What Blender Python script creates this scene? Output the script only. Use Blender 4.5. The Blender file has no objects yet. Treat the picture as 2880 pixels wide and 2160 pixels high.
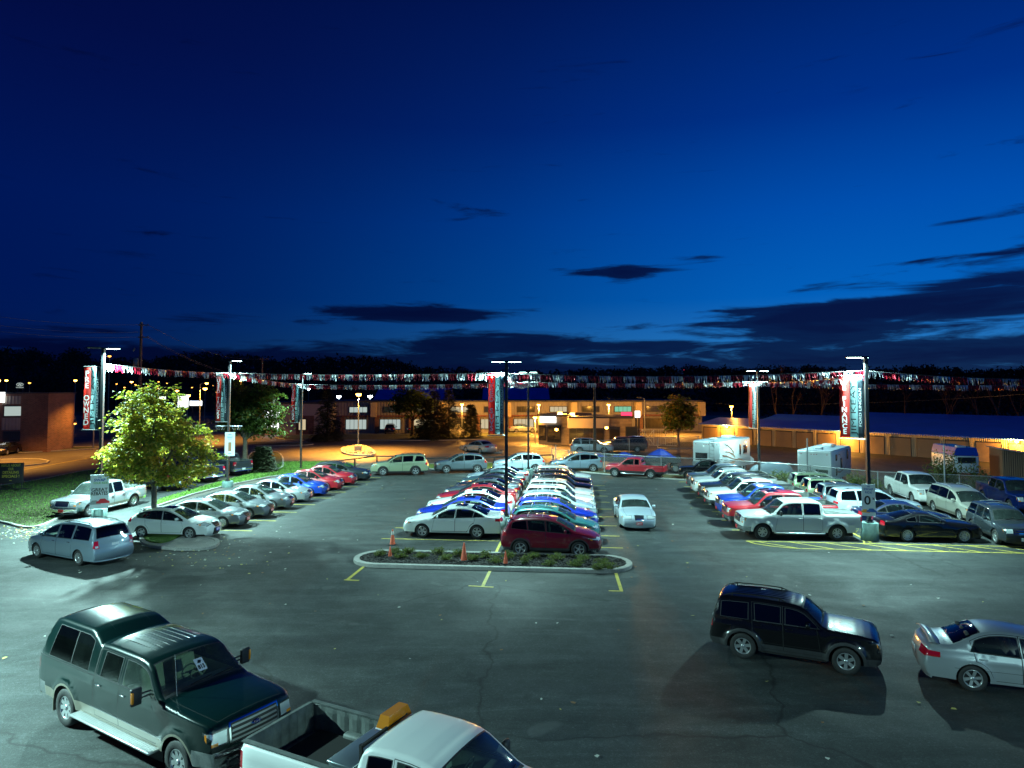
import bpy, bmesh, math, random
from math import sin, cos, tan, atan2, pi, sqrt, radians, hypot, exp
from mathutils import Vector, Matrix
from mathutils.geometry import delaunay_2d_cdt, tessellate_polygon

SC = bpy.context.scene
COL = SC.collection

# ------------------------------------------------------------------ camera
CAM_H, F_PX, TILT = 7.65, 1920.0, radians(2.5)
CY = 1095 - F_PX * tan(TILT)          # optical centre row (the photo is cropped a little low)
cam_d = bpy.data.cameras.new("camera")
cam_d.lens, cam_d.sensor_width = 24, 36
cam_d.clip_start, cam_d.clip_end = 0.1, 6000
cam = bpy.data.objects.new("camera", cam_d)
COL.objects.link(cam)
cam.location = (0, 0, CAM_H)
cam.rotation_euler = (pi / 2 + TILT, 0, 0)
SC.camera = cam
cam_d.shift_y = (CY - 1080) / 2880


def ray(px, py):
    a, b = (px - 1440) / F_PX, (CY - py) / F_PX
    return Vector((a, cos(TILT) - b * sin(TILT), sin(TILT) + b * cos(TILT)))


def G(px, py, z=0.0):
    """ground (or height z) point seen at a photo pixel"""
    r = ray(px, py)
    k = (z - CAM_H) / r.z
    return Vector((r.x * k, r.y * k, z))


def AT(px, py, Y):
    """point seen at a photo pixel, Y metres away"""
    r = ray(px, py)
    k = Y / r.y
    return Vector((r.x * k, Y, CAM_H + r.z * k))


# ------------------------------------------------------------------ world: dusk sky
SC.view_settings.view_transform = 'Standard'
SC.view_settings.look = 'None'
SC.view_settings.exposure = 0
SC.view_settings.gamma = 1
SC.cycles.max_bounces = 6
SC.cycles.transparent_max_bounces = 12
SC.cycles.sample_clamp_indirect = 4
SC.cycles.use_light_tree = True


class N:
    """tiny node-graph helper"""
    def __init__(s, nt):
        s.nt = nt

    def new(s, typ, **kw):
        n = s.nt.nodes.new(typ)
        for k, v in kw.items():
            if k.startswith('i_'):
                n.inputs[k[2:].replace('_', ' ')].default_value = v
            else:
                setattr(n, k, v)
        return n

    def L(s, a, b):
        s.nt.links.new(a, b)

    def math(s, op, a, b=None, c=None, clamp=False):
        n = s.nt.nodes.new('ShaderNodeMath')
        n.operation = op
        n.use_clamp = clamp
        for i, v in enumerate((a, b, c)):
            if v is None:
                continue
            if hasattr(v, 'links'):
                s.L(v, n.inputs[i])
            else:
                n.inputs[i].default_value = v
        return n.outputs[0]

    def ramp(s, fac, stops, interp='LINEAR'):
        n = s.nt.nodes.new('ShaderNodeValToRGB')
        cr = n.color_ramp
        cr.interpolation = interp
        while len(cr.elements) > 1:
            cr.elements.remove(cr.elements[-1])
        for i, (p, c) in enumerate(stops):
            e = cr.elements[0] if i == 0 else cr.elements.new(p)
            e.position = p
            e.color = (c, c, c, 1) if not hasattr(c, '__len__') else (*c[:3], 1)
        s.L(fac, n.inputs[0])
        return n.outputs[0]

    def mix(s, fac, a, b, mode='MIX'):
        n = s.nt.nodes.new('ShaderNodeMix')
        n.data_type = 'RGBA'
        n.blend_type = mode
        for k, v in ((0, fac), (6, a), (7, b)):
            if hasattr(v, 'links'):
                s.L(v, n.inputs[k])
            else:
                n.inputs[k].default_value = v if k == 0 else (*v[:3], 1)
        return n.outputs[2]

    def noise(s, vec, scale, detail=4, rough=.5, dist=0):
        n = s.nt.nodes.new('ShaderNodeTexNoise')
        n.inputs['Scale'].default_value = scale
        n.inputs['Detail'].default_value = detail
        n.inputs['Roughness'].default_value = rough
        n.inputs['Distortion'].default_value = dist
        if vec is not None:
            s.L(vec, n.inputs['Vector'])
        return n.outputs['Fac']


def lin(r, g, b):
    f = lambda c: (c / 255 / 12.92) if c <= 10 else ((c / 255 + .055) / 1.055) ** 2.4
    return (f(r), f(g), f(b))


def build_world():
    w = bpy.data.worlds.new("World")
    SC.world = w
    w.use_nodes = True
    nt = w.node_tree
    nt.nodes.clear()
    n = N(nt)
    tc = n.new('ShaderNodeTexCoord')
    sep = n.new('ShaderNodeSeparateXYZ')
    n.L(tc.outputs['Generated'], sep.inputs[0])
    X, Y, Z = sep.outputs
    el = n.math('ARCSINE', Z)                       # elevation, radians
    az = n.math('ARCTAN2', X, Y)                    # azimuth from +Y, right positive
    # dark upper sky falling to a brighter band low in the right hand (west) side
    e01 = n.math('MULTIPLY', el, 1 / 0.8, clamp=True)
    left = n.ramp(e01, [(0, lin(2, 8, 50)), (.12, lin(0, 18, 80)), (.3, lin(0, 20, 84)), (.55, lin(2, 12, 66)), (1, lin(0, 7, 44))])
    right = n.ramp(e01, [(0, lin(70, 145, 205)), (.07, lin(38, 124, 200)), (.16, lin(2, 98, 190)), (.30, lin(0, 80, 176)), (.46, lin(0, 50, 138)), (.7, lin(0, 26, 92)), (1, lin(0, 12, 60))])
    a01 = n.ramp(n.math('MULTIPLY_ADD', az, 1 / 1.5, .5, clamp=True), [(0, 0), (.26, .06), (.50, .46), (.68, .84), (.82, 1), (1, .95)], 'B_SPLINE')
    base = n.mix(a01, left, right)
    # cloud layer: direction projected on a plane gives the stretched look near the horizon
    zz = n.math('MAXIMUM', n.math('ADD', Z, .035), .02)
    cu = n.math('DIVIDE', X, zz)
    cv = n.math('DIVIDE', Y, zz)
    cmb = n.new('ShaderNodeCombineXYZ')
    n.L(n.math('MULTIPLY', az, 4.6), cmb.inputs[0])
    n.L(n.math('MULTIPLY', el, 34.0), cmb.inputs[1])
    cmb.inputs[2].default_value = 3.7
    nz = n.noise(cmb.outputs[0], 1.5, 8, .60, .45)

    def blob(a0, e0, sa, se, amp, slope=0.0):
        da = n.math('SUBTRACT', az, a0)
        de = n.math('SUBTRACT', n.math('SUBTRACT', el, e0), n.math('MULTIPLY', da, slope))
        q = n.math('ADD', n.math('POWER', n.math('ABSOLUTE', n.math('DIVIDE', da, sa)), 2.0), n.math('POWER', n.math('ABSOLUTE', n.math('DIVIDE', de, se)), 2.0))
        return n.math('MULTIPLY', n.math('EXPONENT', n.math('MULTIPLY', q, -1)), amp)

    def azel(px, py):
        r = ray(px, py).normalized()
        return atan2(r.x, r.y), math.asin(r.z)
    cov = None
    for px, py, sa, se, amp, sl in (
            (1100, 880, .12, .013, .66, .01), (1330, 890, .13, .010, .52, .04), (980, 868, .05, .008, .3, 0), (570, 888, .07, .010, .42, -.06), (1320, 935, .12, .006, .3, 0),
            (1840, 752, .09, .012, .50, .05), (1770, 768, .04, .008, .3, 0), (2000, 728, .03, .006, .22, 0), (1630, 768, .05, .006, .34, 0),
            (2700, 815, .19, .016, .50, .16), (2780, 858, .18, .015, .64, .06), (2400, 862, .17, .010, .50, .06), (2150, 868, .13, .009, .46, 0), (2350, 790, .10, .009, .36, .15), (2100, 905, .2, .006, .42, .02), (2500, 880, .12, .012, .3, 0),
            (2860, 700, .05, .010, .55, .1), (2760, 612, .08, .008, .34, .12), (2620, 730, .05, .006, .2, 0), (2380, 930, .06, .008, .42, 0),
            (1440, 1046, 1.5, .036, .80, 0), (1900, 960, .38, .012, .34, .01), (1400, 965, .30, .010, .22, -.02), (2750, 985, .22, .014, .36, 0), (30, 780, .05, .008, .30, 0)):
        a0, e0 = azel(px, py)
        b = blob(a0, e0, sa, se, amp, sl)
        cov = b if cov is None else n.math('ADD', cov, b)
    dens = n.math('ADD', cov, n.math('MULTIPLY', n.math('SUBTRACT', nz, .5), 1.75))
    cl = n.ramp(dens, [(0, 0), (.20, 0), (.58, .93), (1, .97)], 'EASE')
    ccol = n.mix(a01, lin(1, 7, 42), lin(6, 13, 56))
    sky = n.mix(cl, base, ccol)
    # below the horizon: dark ground tone
    bg = n.new('ShaderNodeBackground')
    n.L(sky, bg.inputs[0])
    bg.inputs[1].default_value = 1.0
    sk = n.new('ShaderNodeTexSky')
    sk.sky_type = 'NISHITA'
    sk.sun_disc = False
    sk.sun_elevation = radians(-9)
    sk.sun_rotation = radians(60)
    bg2 = n.new('ShaderNodeBackground')
    n.L(sk.outputs[0], bg2.inputs[0])
    bg2.inputs[1].default_value = 0.05
    add = n.new('ShaderNodeAddShader')
    n.L(bg.outputs[0], add.inputs[0])
    n.L(bg2.outputs[0], add.inputs[1])
    out = n.new('ShaderNodeOutputWorld')
    n.L(add.outputs[0], out.inputs[0])


build_world()
# ------------------------------------------------------------------ materials
MATS = {}


def pbsdf(name, col, rough=.5, metal=0., coat=0., spec=.5, emit=None, es=0., alpha=None):
    m = bpy.data.materials.new(name)
    m.use_nodes = True
    b = m.node_tree.nodes['Principled BSDF']
    b.inputs['Base Color'].default_value = (*col, 1)
    b.inputs['Roughness'].default_value = rough
    b.inputs['Metallic'].default_value = metal
    b.inputs['Coat Weight'].default_value = coat
    b.inputs['Coat Roughness'].default_value = .04
    b.inputs['Specular IOR Level'].default_value = spec
    if emit:
        b.inputs['Emission Color'].default_value = (*emit, 1)
        b.inputs['Emission Strength'].default_value = es
    MATS[name] = m
    return m


def vary(name, amt=.25, scale=3., bump=0., bscale=40., rough=None):
    """procedural variation of colour / roughness / bump on a flat material"""
    m = MATS[name]
    nt = m.node_tree
    n = N(nt)
    b = nt.nodes['Principled BSDF']
    tc = n.new('ShaderNodeTexCoord')
    f = n.noise(tc.outputs['Object'], scale, 5, .6)
    c = b.inputs['Base Color'].default_value[:3]
    lo = tuple(x * (1 - amt) for x in c)
    hi = tuple(min(1, x * (1 + amt)) for x in c)
    n.L(n.ramp(f, [(.3, lo), (.7, hi)]), b.inputs['Base Color'])
    if bump:
        g = n.noise(tc.outputs['Object'], bscale, 3, .6)
        bp = n.new('ShaderNodeBump')
        bp.inputs['Strength'].default_value = bump
        bp.inputs['Distance'].default_value = .02
        n.L(g, bp.inputs['Height'])
        n.L(bp.outputs[0], b.inputs['Normal'])
    if rough:
        n.L(n.ramp(f, [(.3, rough[0]), (.7, rough[1])]), b.inputs['Roughness'])
    return m


pbsdf('paint', (.5,.5,.5), .4, 0, 1)
PAINTS = dict(white=(.72, .74, .72), pearl=(.55, .60, .58), silver=(.30, .33, .35), grey=(.13, .145, .16), slate=(.10, .13, .15), steelblue=(.16, .22, .27),
              black=(.004, .004, .005), navy=(.006, .010, .035), blue=(.010, .035, .42), truckblue=(.01, .06, .45), dkblue=(.006, .02, .13),
              red=(.36, .012, .022), maroon=(.13, .006, .018), teal=(.05, .22, .22), sage=(.26, .31, .20), mint=(.38, .50, .30), dkgreen=(.002, .012, .011),
              charcoal=(.022, .028, .034), champagne=(.42, .42, .36), brown=(.10, .06, .05), bluewhite=(.42, .50, .56), tealgrey=(.10, .17, .18))
for k, c in PAINTS.items():
    met = .0 if k in ('white', 'red', 'black', 'pearl', 'dkgreen', 'navy', 'charcoal', 'maroon') else .35
    dark = max(c) < .15
    m = pbsdf('paint_' + k, c, .30 if dark else .38, met, 1.0, spec=.12 if dark else .4)
    nt = m.node_tree
    n = N(nt)
    tc = n.new('ShaderNodeTexCoord')
    f = n.noise(tc.outputs['Object'], 2.2, 4, .6)
    n.L(n.ramp(f, [(.35, .015), (.7, .06)]), nt.nodes['Principled BSDF'].inputs['Coat Roughness'])
    if met:   # metallic flake
        fl = n.noise(tc.outputs['Object'], 260, 2, .5)
        n.L(n.mix(fl, tuple(x * .75 for x in c), tuple(x * 1.25 for x in c)), nt.nodes['Principled BSDF'].inputs['Base Color'])

pbsdf('seam', (.006, .006, .006), .7)
pbsdf('trim', (.022, .023, .025), .55)
vary('trim', .3, 6, .15, 90)
pbsdf('gold_trim', (.20, .18, .14), .4, .3, .6)
pbsdf('tyre', (.018, .018, .018), .75)
vary('tyre', .35, 12, .3, 60)
pbsdf('rim', (.52, .54, .55), .28, .75)
pbsdf('rim_dark', (.03, .03, .033), .5, .4)
pbsdf('chrome', (.75, .77, .78), .10, 1.0)
pbsdf('lamp_clear', (.50, .56, .57), .10, .25, 1.0)
pbsdf('lamp_bezel', (.10, .11, .12), .15, .6, 1.0)
pbsdf('amber', (.80, .25, .01), .15, 0, 1.0)
pbsdf('tail_red', (.40, .004, .012), .12, 0, 1.0)
pbsdf('plate_red', (.55, .02, .03), .45)
pbsdf('plate_blue', (.02, .06, .45), .45)
pbsdf('plate_white', (.62, .66, .70), .45)
pbsdf('text_white', (.85, .86, .86), .5)
pbsdf('text_black', (.01, .01, .012), .5)
pbsdf('interior_dark', (.035, .037, .04), .8)
vary('interior_dark', .3, 8)
pbsdf('interior_tan', (.46, .44, .30), .75)
vary('interior_tan', .15, 6)
pbsdf('interior_grey', (.20, .21, .20), .8)
vary('interior_grey', .2, 8)
pbsdf('liner', (.09, .105, .10), .6)
vary('liner', .45, 3, .2, 30)
pbsdf('chassis', (.008, .008, .008), .9)


def glass(name, tint, gl=.9, dirt=.0):
    m = bpy.data.materials.new(name)
    m.use_nodes = True
    nt = m.node_tree
    nt.nodes.clear()
    n = N(nt)
    tr = n.new('ShaderNodeBsdfTransparent')
    tr.inputs[0].default_value = (*tint, 1)
    g = n.new('ShaderNodeBsdfGlossy')
    g.inputs['Roughness'].default_value = .05
    g.inputs['Color'].default_value = (gl, gl, gl, 1)
    fr = n.new('ShaderNodeFresnel')
    fr.inputs[0].default_value = 1.55
    mx = n.new('ShaderNodeMixShader')
    n.L(n.math('MULTIPLY_ADD', fr.outputs[0], 1.1, .02, clamp=True), mx.inputs[0])
    n.L(tr.outputs[0], mx.inputs[1])
    n.L(g.outputs[0], mx.inputs[2])
    last = mx.outputs[0]
    if dirt:     # thin dusty film that catches the lamps
        d = n.new('ShaderNodeBsdfDiffuse')
        d.inputs[0].default_value = (.45, .62, .56, 1)
        m2 = n.new('ShaderNodeMixShader')
        tc = n.new('ShaderNodeTexCoord')
        f = n.noise(tc.outputs['Object'], 2.5, 4, .6)
        n.L(n.math('MULTIPLY', f, dirt * 2), m2.inputs[0])
        n.L(last, m2.inputs[1])
        n.L(d.outputs[0], m2.inputs[2])
        last = m2.outputs[0]
    out = n.new('ShaderNodeOutputMaterial')
    n.L(last, out.inputs[0])
    MATS[name] = m
    return m


glass('glass_front', (.74, .92, .84), .9, .035)
glass('glass_side', (.40, .50, .46), .9, .008)
glass('glass_dark', (.035, .04, .045), .9, .002)
# ------------------------------------------------------------------ scene graph helpers
def mesh_obj(name, verts, faces, mats, parent=None, fmat=None, smooth=False, normals=None):
    me = bpy.data.meshes.new(name)
    me.from_pydata([tuple(v) for v in verts], [], faces)
    for m in (mats if isinstance(mats, (list, tuple)) else [mats]):
        me.materials.append(MATS[m] if isinstance(m, str) else m)
    if fmat:
        me.polygons.foreach_set('material_index', fmat)
    if smooth:
        me.polygons.foreach_set('use_smooth', [True] * len(me.polygons))
    me.update()
    if normals:
        me.normals_split_custom_set_from_vertices([tuple(q) for q in normals])
    o = bpy.data.objects.new(name, me)
    COL.objects.link(o)
    if parent:
        o.parent = parent
    return o


def empty(name, loc=(0, 0, 0), rz=0.0):
    o = bpy.data.objects.new(name, None)
    o.empty_display_size = .3
    COL.objects.link(o)
    o.location = loc
    o.rotation_euler = (0, 0, rz)
    return o


def tag(o, label=None, cat=None, group=None, kind=None):
    if label:
        o['label'] = label
    if cat:
        o['category'] = cat
    if group:
        o['group'] = group
    if kind:
        o['kind'] = kind
    return o


class MB:
    """collects simple shapes into one mesh"""
    def __init__(s):
        s.v, s.f, s.m, s.cur, s.sm = [], [], [], 0, []

    def add(s, vs, fs, smooth=False):
        b = len(s.v)
        s.v += [Vector(v) for v in vs]
        for f in fs:
            s.f.append([b + i for i in f])
            s.m.append(s.cur)
            s.sm.append(smooth)
        return s

    def box(s, c, d, rz=0.0, M=None, taper=1.0):
        x, y, z = d[0] / 2, d[1] / 2, d[2] / 2
        vs = []
        for k in (-1, 1):
            q = 1 if k < 0 else taper
            for a, b in ((-1, -1), (1, -1), (1, 1), (-1, 1)):
                p = Vector((a * x * q, b * y * q, k * z))
                if M is not None:
                    p = M @ p
                elif rz:
                    p = Vector((p.x * cos(rz) - p.y * sin(rz), p.x * sin(rz) + p.y * cos(rz), p.z))
                vs.append(p + Vector(c))
        return s.add(vs, [(3, 2, 1, 0), (4, 5, 6, 7), (0, 1, 5, 4), (1, 2, 6, 5), (2, 3, 7, 6), (3, 0, 4, 7)])

    def rbox(s, c, d, r=.03, rz=0.0, M=None):
        """box with chamfered edges (all 12)"""
        X, Y, Z = d[0] / 2, d[1] / 2, d[2] / 2
        bm = bmesh.new()
        bmesh.ops.create_cube(bm, size=1)
        for v in bm.verts:
            v.co = Vector((v.co.x * d[0], v.co.y * d[1], v.co.z * d[2]))
        bmesh.ops.bevel(bm, geom=bm.edges[:], offset=min(r, X, Y, Z) * .98, segments=2, affect='EDGES', profile=.5)
        vs = []
        for v in bm.verts:
            p = v.co.copy()
            if M is not None:
                p = M @ p
            elif rz:
                p = Vector((p.x * cos(rz) - p.y * sin(rz), p.x * sin(rz) + p.y * cos(rz), p.z))
            vs.append(p + Vector(c))
        fs = [[v.index for v in f.verts] for f in bm.faces]
        bm.free()
        return s.add(vs, fs, True)

    def tube(s, pts, r, n=8, cap=True, r2=None):
        pts = [Vector(p) for p in pts]
        vs, fs = [], []
        up = None
        for i, p in enumerate(pts):
            d = (pts[min(i + 1, len(pts) - 1)] - pts[max(i - 1, 0)]).normalized()
            a = d.orthogonal().normalized() if up is None else (up - d * up.dot(d)).normalized()
            up = a
            b = d.cross(a)
            rr = r if r2 is None else r + (r2 - r) * i / (len(pts) - 1)
            for k in range(n):
                t = 2 * pi * k / n
                vs.append(p + a * cos(t) * rr + b * sin(t) * rr)
        for i in range(len(pts) - 1):
            for k in range(n):
                fs.append((i * n + k, i * n + (k + 1) % n, (i + 1) * n + (k + 1) % n, (i + 1) * n + k))
        s.add(vs, fs, True)
        if cap:
            s.add(vs[:n][::-1], [tuple(range(n))])
            s.add(vs[-n:], [tuple(range(n))])
        return s

    def lathe(s, prof, n=24, axis='Z', c=(0, 0, 0), smooth=True):
        """prof: list of (radius, height)"""
        vs, fs = [], []
        for r, h in prof:
            for k in range(n):
                t = 2 * pi * k / n
                p = (r * cos(t), r * sin(t), h) if axis == 'Z' else (r * cos(t), h, r * sin(t))
                vs.append(Vector(p) + Vector(c))
        m = len(prof)
        for i in range(m - 1):
            for k in range(n):
                q = (i * n + k, i * n + (k + 1) % n, (i + 1) * n + (k + 1) % n, (i + 1) * n + k)
                fs.append(q if axis == 'Z' else q[::-1])
        return s.add(vs, fs, smooth)

    def prism(s, poly, z0, z1, M=None):
        """vertical prism of a 2-D polygon (x,y)"""
        n = len(poly)
        vs = [Vector((p[0], p[1], z0)) for p in poly] + [Vector((p[0], p[1], z1)) for p in poly]
        if M is not None:
            vs = [M @ v for v in vs]
        tri = tessellate_polygon([[Vector((p[0], p[1], 0)) for p in poly]])
        a = sum(poly[i][0] * poly[(i + 1) % n][1] - poly[(i + 1) % n][0] * poly[i][1] for i in range(n))
        fs = []
        for t in tri:
            p = [poly[i] for i in t]
            ar = (p[1][0] - p[0][0]) * (p[2][1] - p[0][1]) - (p[2][0] - p[0][0]) * (p[1][1] - p[0][1])
            t = tuple(t) if ar > 0 else tuple(reversed(t))
            fs.append(tuple(i + n for i in t))
            fs.append(tuple(reversed(t)))
        for i in range(n):
            j = (i + 1) % n
            fs.append((i, j, j + n, i + n) if a > 0 else (j, i, i + n, j + n))
        return s.add(vs, fs)

    def build(s, name, mats, parent=None, M=None):
        vs = s.v if M is None else [M @ v for v in s.v]
        o = mesh_obj(name, vs, s.f, mats, parent, s.m)
        o.data.polygons.foreach_set('use_smooth', s.sm)
        if any(s.sm) and not all(s.sm):
            pass
        return o


def copy_tree(o, parent=None):
    c = o.copy()
    COL.objects.link(c)
    c.parent = parent
    for ch in o.children:
        copy_tree(ch, c)
    return c


def walk(o):
    yield o
    for ch in o.children:
        yield from walk(ch)


def text_mesh(s, size=1.0, depth=0.0, bold=0.0, sx=1.0, align='CENTER', space=1.0):
    """verts, faces of a text centred on the origin in the XY plane (built-in font)"""
    cu = bpy.data.curves.new('txt', 'FONT')
    cu.body = s
    cu.size = size
    cu.align_x = align
    cu.align_y = 'CENTER'
    cu.offset = bold
    cu.extrude = depth
    cu.space_character = space
    cu.resolution_u = 3
    ob = bpy.data.objects.new('txt', cu)
    COL.objects.link(ob)
    dg = bpy.context.evaluated_depsgraph_get()
    me = ob.evaluated_get(dg).to_mesh()
    vs = [Vector((v.co.x * sx, v.co.y, v.co.z)) for v in me.vertices]
    fs = [list(p.vertices) for p in me.polygons]
    ob.evaluated_get(dg).to_mesh_clear()
    bpy.data.objects.remove(ob)
    bpy.data.curves.remove(cu)
    return vs, fs


def frame(origin, right, up):
    """matrix taking (x,y,z) -> origin + right*x + up*y + normal*z"""
    r = Vector(right).normalized()
    u = Vector(up).normalized()
    nn = r.cross(u)
    m = Matrix((r, u, nn)).transposed().to_4x4()
    m.translation = Vector(origin)
    return m


# ------------------------------------------------------------------ vehicles
def chaikin(pts, it=2):
    for _ in range(it):
        q = [pts[0]]
        for a, b in zip(pts, pts[1:]):
            k = .25
            if hypot(b[0] - a[0], b[1] - a[1]) > .4:
                k = .25 * .4 / hypot(b[0] - a[0], b[1] - a[1])
            q.append((a[0] + (b[0] - a[0]) * k, a[1] + (b[1] - a[1]) * k))
            q.append((b[0] + (a[0] - b[0]) * k, b[1] + (a[1] - b[1]) * k))
        q.append(pts[-1])
        pts = q
    return pts


def inpoly(x, y, P):
    c = False
    j = len(P) - 1
    for i in range(len(P)):
        xi, yi = P[i]
        xj, yj = P[j]
        if (yi > y) != (yj > y) and x < (xj - xi) * (y - yi) / (yj - yi) + xi:
            c = not c
        j = i
    return c


def densify(P, d=.12, closed=True):
    out = []
    n = len(P)
    for i in range(n if closed else n - 1):
        a, b = P[i], P[(i + 1) % n]
        k = max(1, int(hypot(b[0] - a[0], b[1] - a[1]) / d))
        for j in range(k):
            out.append((a[0] + (b[0] - a[0]) * j / k, a[1] + (b[1] - a[1]) * j / k))
    if not closed:
        out.append(P[-1])
    return out


def cdt(outline, polys, step):
    """triangulate the outline with constraint polygons and a grid of inner points"""
    V, E = [], []

    def loop(P):
        b = len(V)
        V.extend(Vector(p) for p in P)
        for i in range(len(P)):
            E.append((b + i, b + (i + 1) % len(P)))
    loop(outline)
    for P in polys:
        loop(P)
    xs = [p[0] for p in outline]
    ys = [p[1] for p in outline]
    allp = [v.copy() for v in V]
    cell = {}
    for p in allp:
        cell.setdefault((int(p.x / step), int(p.y / step)), []).append(p)
    x = min(xs) + step / 2
    while x < max(xs):
        y = min(ys) + step / 2
        while y < max(ys):
            if inpoly(x, y, outline):
                ci, cj = int(x / step), int(y / step)
                ok = True
                for a in (-1, 0, 1):
                    for b in (-1, 0, 1):
                        for p in cell.get((ci + a, cj + b), ()):
                            if abs(p.x - x) + abs(p.y - y) < step * .45:
                                ok = False
                if ok:
                    V.append(Vector((x, y)))
            y += step
        x += step
    r = delaunay_2d_cdt(V, E, [], 0, 1e-5)
    vs, fs = r[0], r[2]
    tris = []
    for f in fs:
        if len(f) != 3:
            continue
        cx = sum(vs[i].x for i in f) / 3
        cy = sum(vs[i].y for i in f) / 3
        if inpoly(cx, cy, outline):
            a, b, c = (vs[i] for i in f)
            ar = (b.x - a.x) * (c.y - a.y) - (c.x - a.x) * (b.y - a.y)
            if abs(ar) > 1e-9:
                tris.append((tuple(f) if ar > 0 else (f[0], f[2], f[1]), cx, cy))
    return vs, tris


def sm(t):
    t = max(0., min(1., t))
    return t * t * (3 - 2 * t)


class CarShell:
    def __init__(s, sp):
        s.sp = sp
        pts = sp['prof']
        s.tags = {p[2]: (p[0], p[1]) for p in pts if len(p) > 2}
        s.P = densify(chaikin([(p[0], p[1]) for p in pts], sp.get('smooth', 2)), .09, False)
        s.L = max(p[0] for p in s.P)
        s.S = [0.]
        for a, b in zip(s.P, s.P[1:]):
            s.S.append(s.S[-1] + hypot(b[0] - a[0], b[1] - a[1]))
        s.step = .01
        n = int(s.L / s.step) + 3
        s.top = [-1.] * n
        for a, b in zip(s.P, s.P[1:]):
            i0, i1 = sorted((a[0] / s.step, b[0] / s.step))
            for i in range(int(math.floor(i0)), int(math.ceil(i1)) + 1):
                if 0 <= i < n:
                    x = min(max(i * s.step, min(a[0], b[0])), max(a[0], b[0]))
                    t = 0 if b[0] == a[0] else (x - a[0]) / (b[0] - a[0])
                    z = max(a[1], b[1]) if b[0] == a[0] else a[1] + (b[1] - a[1]) * t
                    s.top[i] = max(s.top[i], z)
        s.belt = sp['belt']           # [(x,z),...]
        s.W = sp['W'] / 2
        s.sT = {k: s.s_near(*v) for k, v in s.tags.items()}
        s.zmid = sp.get('zmid', .62)

    def zp(s, x):
        i = max(0, min(len(s.top) - 2, x / s.step))
        k = int(i)
        return s.top[k] + (s.top[k + 1] - s.top[k]) * (i - k) if s.top[k + 1] > 0 else s.top[k]

    def bz(s, x):
        B = s.belt
        if x <= B[0][0]:
            return B[0][1]
        for a, b in zip(B, B[1:]):
            if x <= b[0]:
                return a[1] + (b[1] - a[1]) * (x - a[0]) / (b[0] - a[0])
        return B[-1][1]

    def s_near(s, x, z):
        k = min(range(len(s.P)), key=lambda i: (s.P[i][0] - x) ** 2 + (s.P[i][1] - z) ** 2)
        return s.S[k]

    def prof(s, t):
        t = max(0, min(s.S[-1], t))
        lo, hi = 0, len(s.S) - 1
        while hi - lo > 1:
            m = (lo + hi) // 2
            if s.S[m] <= t:
                lo = m
            else:
                hi = m
        k = (t - s.S[lo]) / max(1e-9, s.S[hi] - s.S[lo])
        a, b = s.P[lo], s.P[hi]
        return a[0] + (b[0] - a[0]) * k, a[1] + (b[1] - a[1]) * k

    def sF(s, z):
        """arc position on the front face at height z"""
        for i in range(1, len(s.P)):
            if s.P[i][1] >= z:
                k = (z - s.P[i - 1][1]) / max(1e-6, s.P[i][1] - s.P[i - 1][1])
                return s.S[i - 1] + max(0, k) * (s.S[i] - s.S[i - 1])
        return s.S[0]

    def sR(s, z):
        for i in range(len(s.P) - 2, -1, -1):
            if s.P[i][1] >= z:
                k = (z - s.P[i + 1][1]) / max(1e-6, s.P[i][1] - s.P[i + 1][1])
                return s.S[i + 1] - max(0, k) * (s.S[i + 1] - s.S[i])
        return s.S[-1]

    def sX(s, x):
        c = [i for i in range(len(s.P)) if abs(s.P[i][1] - s.zp(s.P[i][0])) < .02]
        k = min(c, key=lambda i: abs(s.P[i][0] - x))
        return s.S[k]

    def y(s, x, z):
        sp = s.sp
        w = s.W
        lf, tf = sp.get('lf', 1.0), sp.get('tf', .17)
        lr, tr = sp.get('lr', .8), sp.get('tr', .11)
        if x < lf:
            w *= 1 - tf * ((lf - x) / lf) ** 2.4
        if x > s.L - lr:
            w *= 1 - tr * ((x - s.L + lr) / lr) ** 2.4
        b = s.bz(x)
        if z < s.zmid:
            w -= sp.get('sill_in', .05) * ((s.zmid - z) / .45) ** 2
        elif z < b:
            w -= .035 * ((z - s.zmid) / max(.1, b - s.zmid)) ** 2
        else:
            w -= .035
        # character crease
        w += .012 * exp(-((z - (b - .17)) / .045) ** 2)
        if z > b:
            h = z - b
            k = sp.get('tumble', .36)
            w -= sp.get('ledge', .02) * sm(h / .05) + k * h + .10 * h * h
        d = s.zp(x) - z
        rd = sp.get('rd', .09)
        if d < rd:
            w -= sp.get('rr', .055) * (1 - max(0, d) / rd) ** 2
        # flared arches
        fl = sp.get('flare', .02)
        if fl:
            for xw in sp['wheels']:
                q = hypot(x - xw, z - sp['rw']) / (sp['ra'] + .02)
                if q < 1.35 and z < b:
                    w += fl * sm((1.35 - q) / .3)
        return w

    def bow(s, t):
        """crown height along the profile normal"""
        sp, T = s.sp, s.sT
        bw = sp.get('bow', {})
        keys = [(0, bw.get('nose', .16)), (T['H'] - .12, bw.get('nose', .16)), (T['H'] + .1, bw.get('hood', .06)), (T['C'] - .03, bw.get('hood', .06)),
                (T['C'] + .1, bw.get('ws', .11)), (T['W'] - .05, bw.get('ws', .09)), (T['W'] + .25, bw.get('roof', .05)), (T['R'] - .1, bw.get('roof', .05)),
                (T['R'] + .1, bw.get('back', .07)), (T['B'], bw.get('back', .07)), (T['D'] - .02, bw.get('deck', .04)), (T['D'] + .15, bw.get('tail', .10)), (s.S[-1], bw.get('tail', .10))]
        v = keys[0][1]
        for a, b in zip(keys, keys[1:]):
            if a[0] <= t <= b[0]:
                k = sm((t - a[0]) / max(1e-4, b[0] - a[0]))
                v = a[1] + (b[1] - a[1]) * k
        return v

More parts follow.
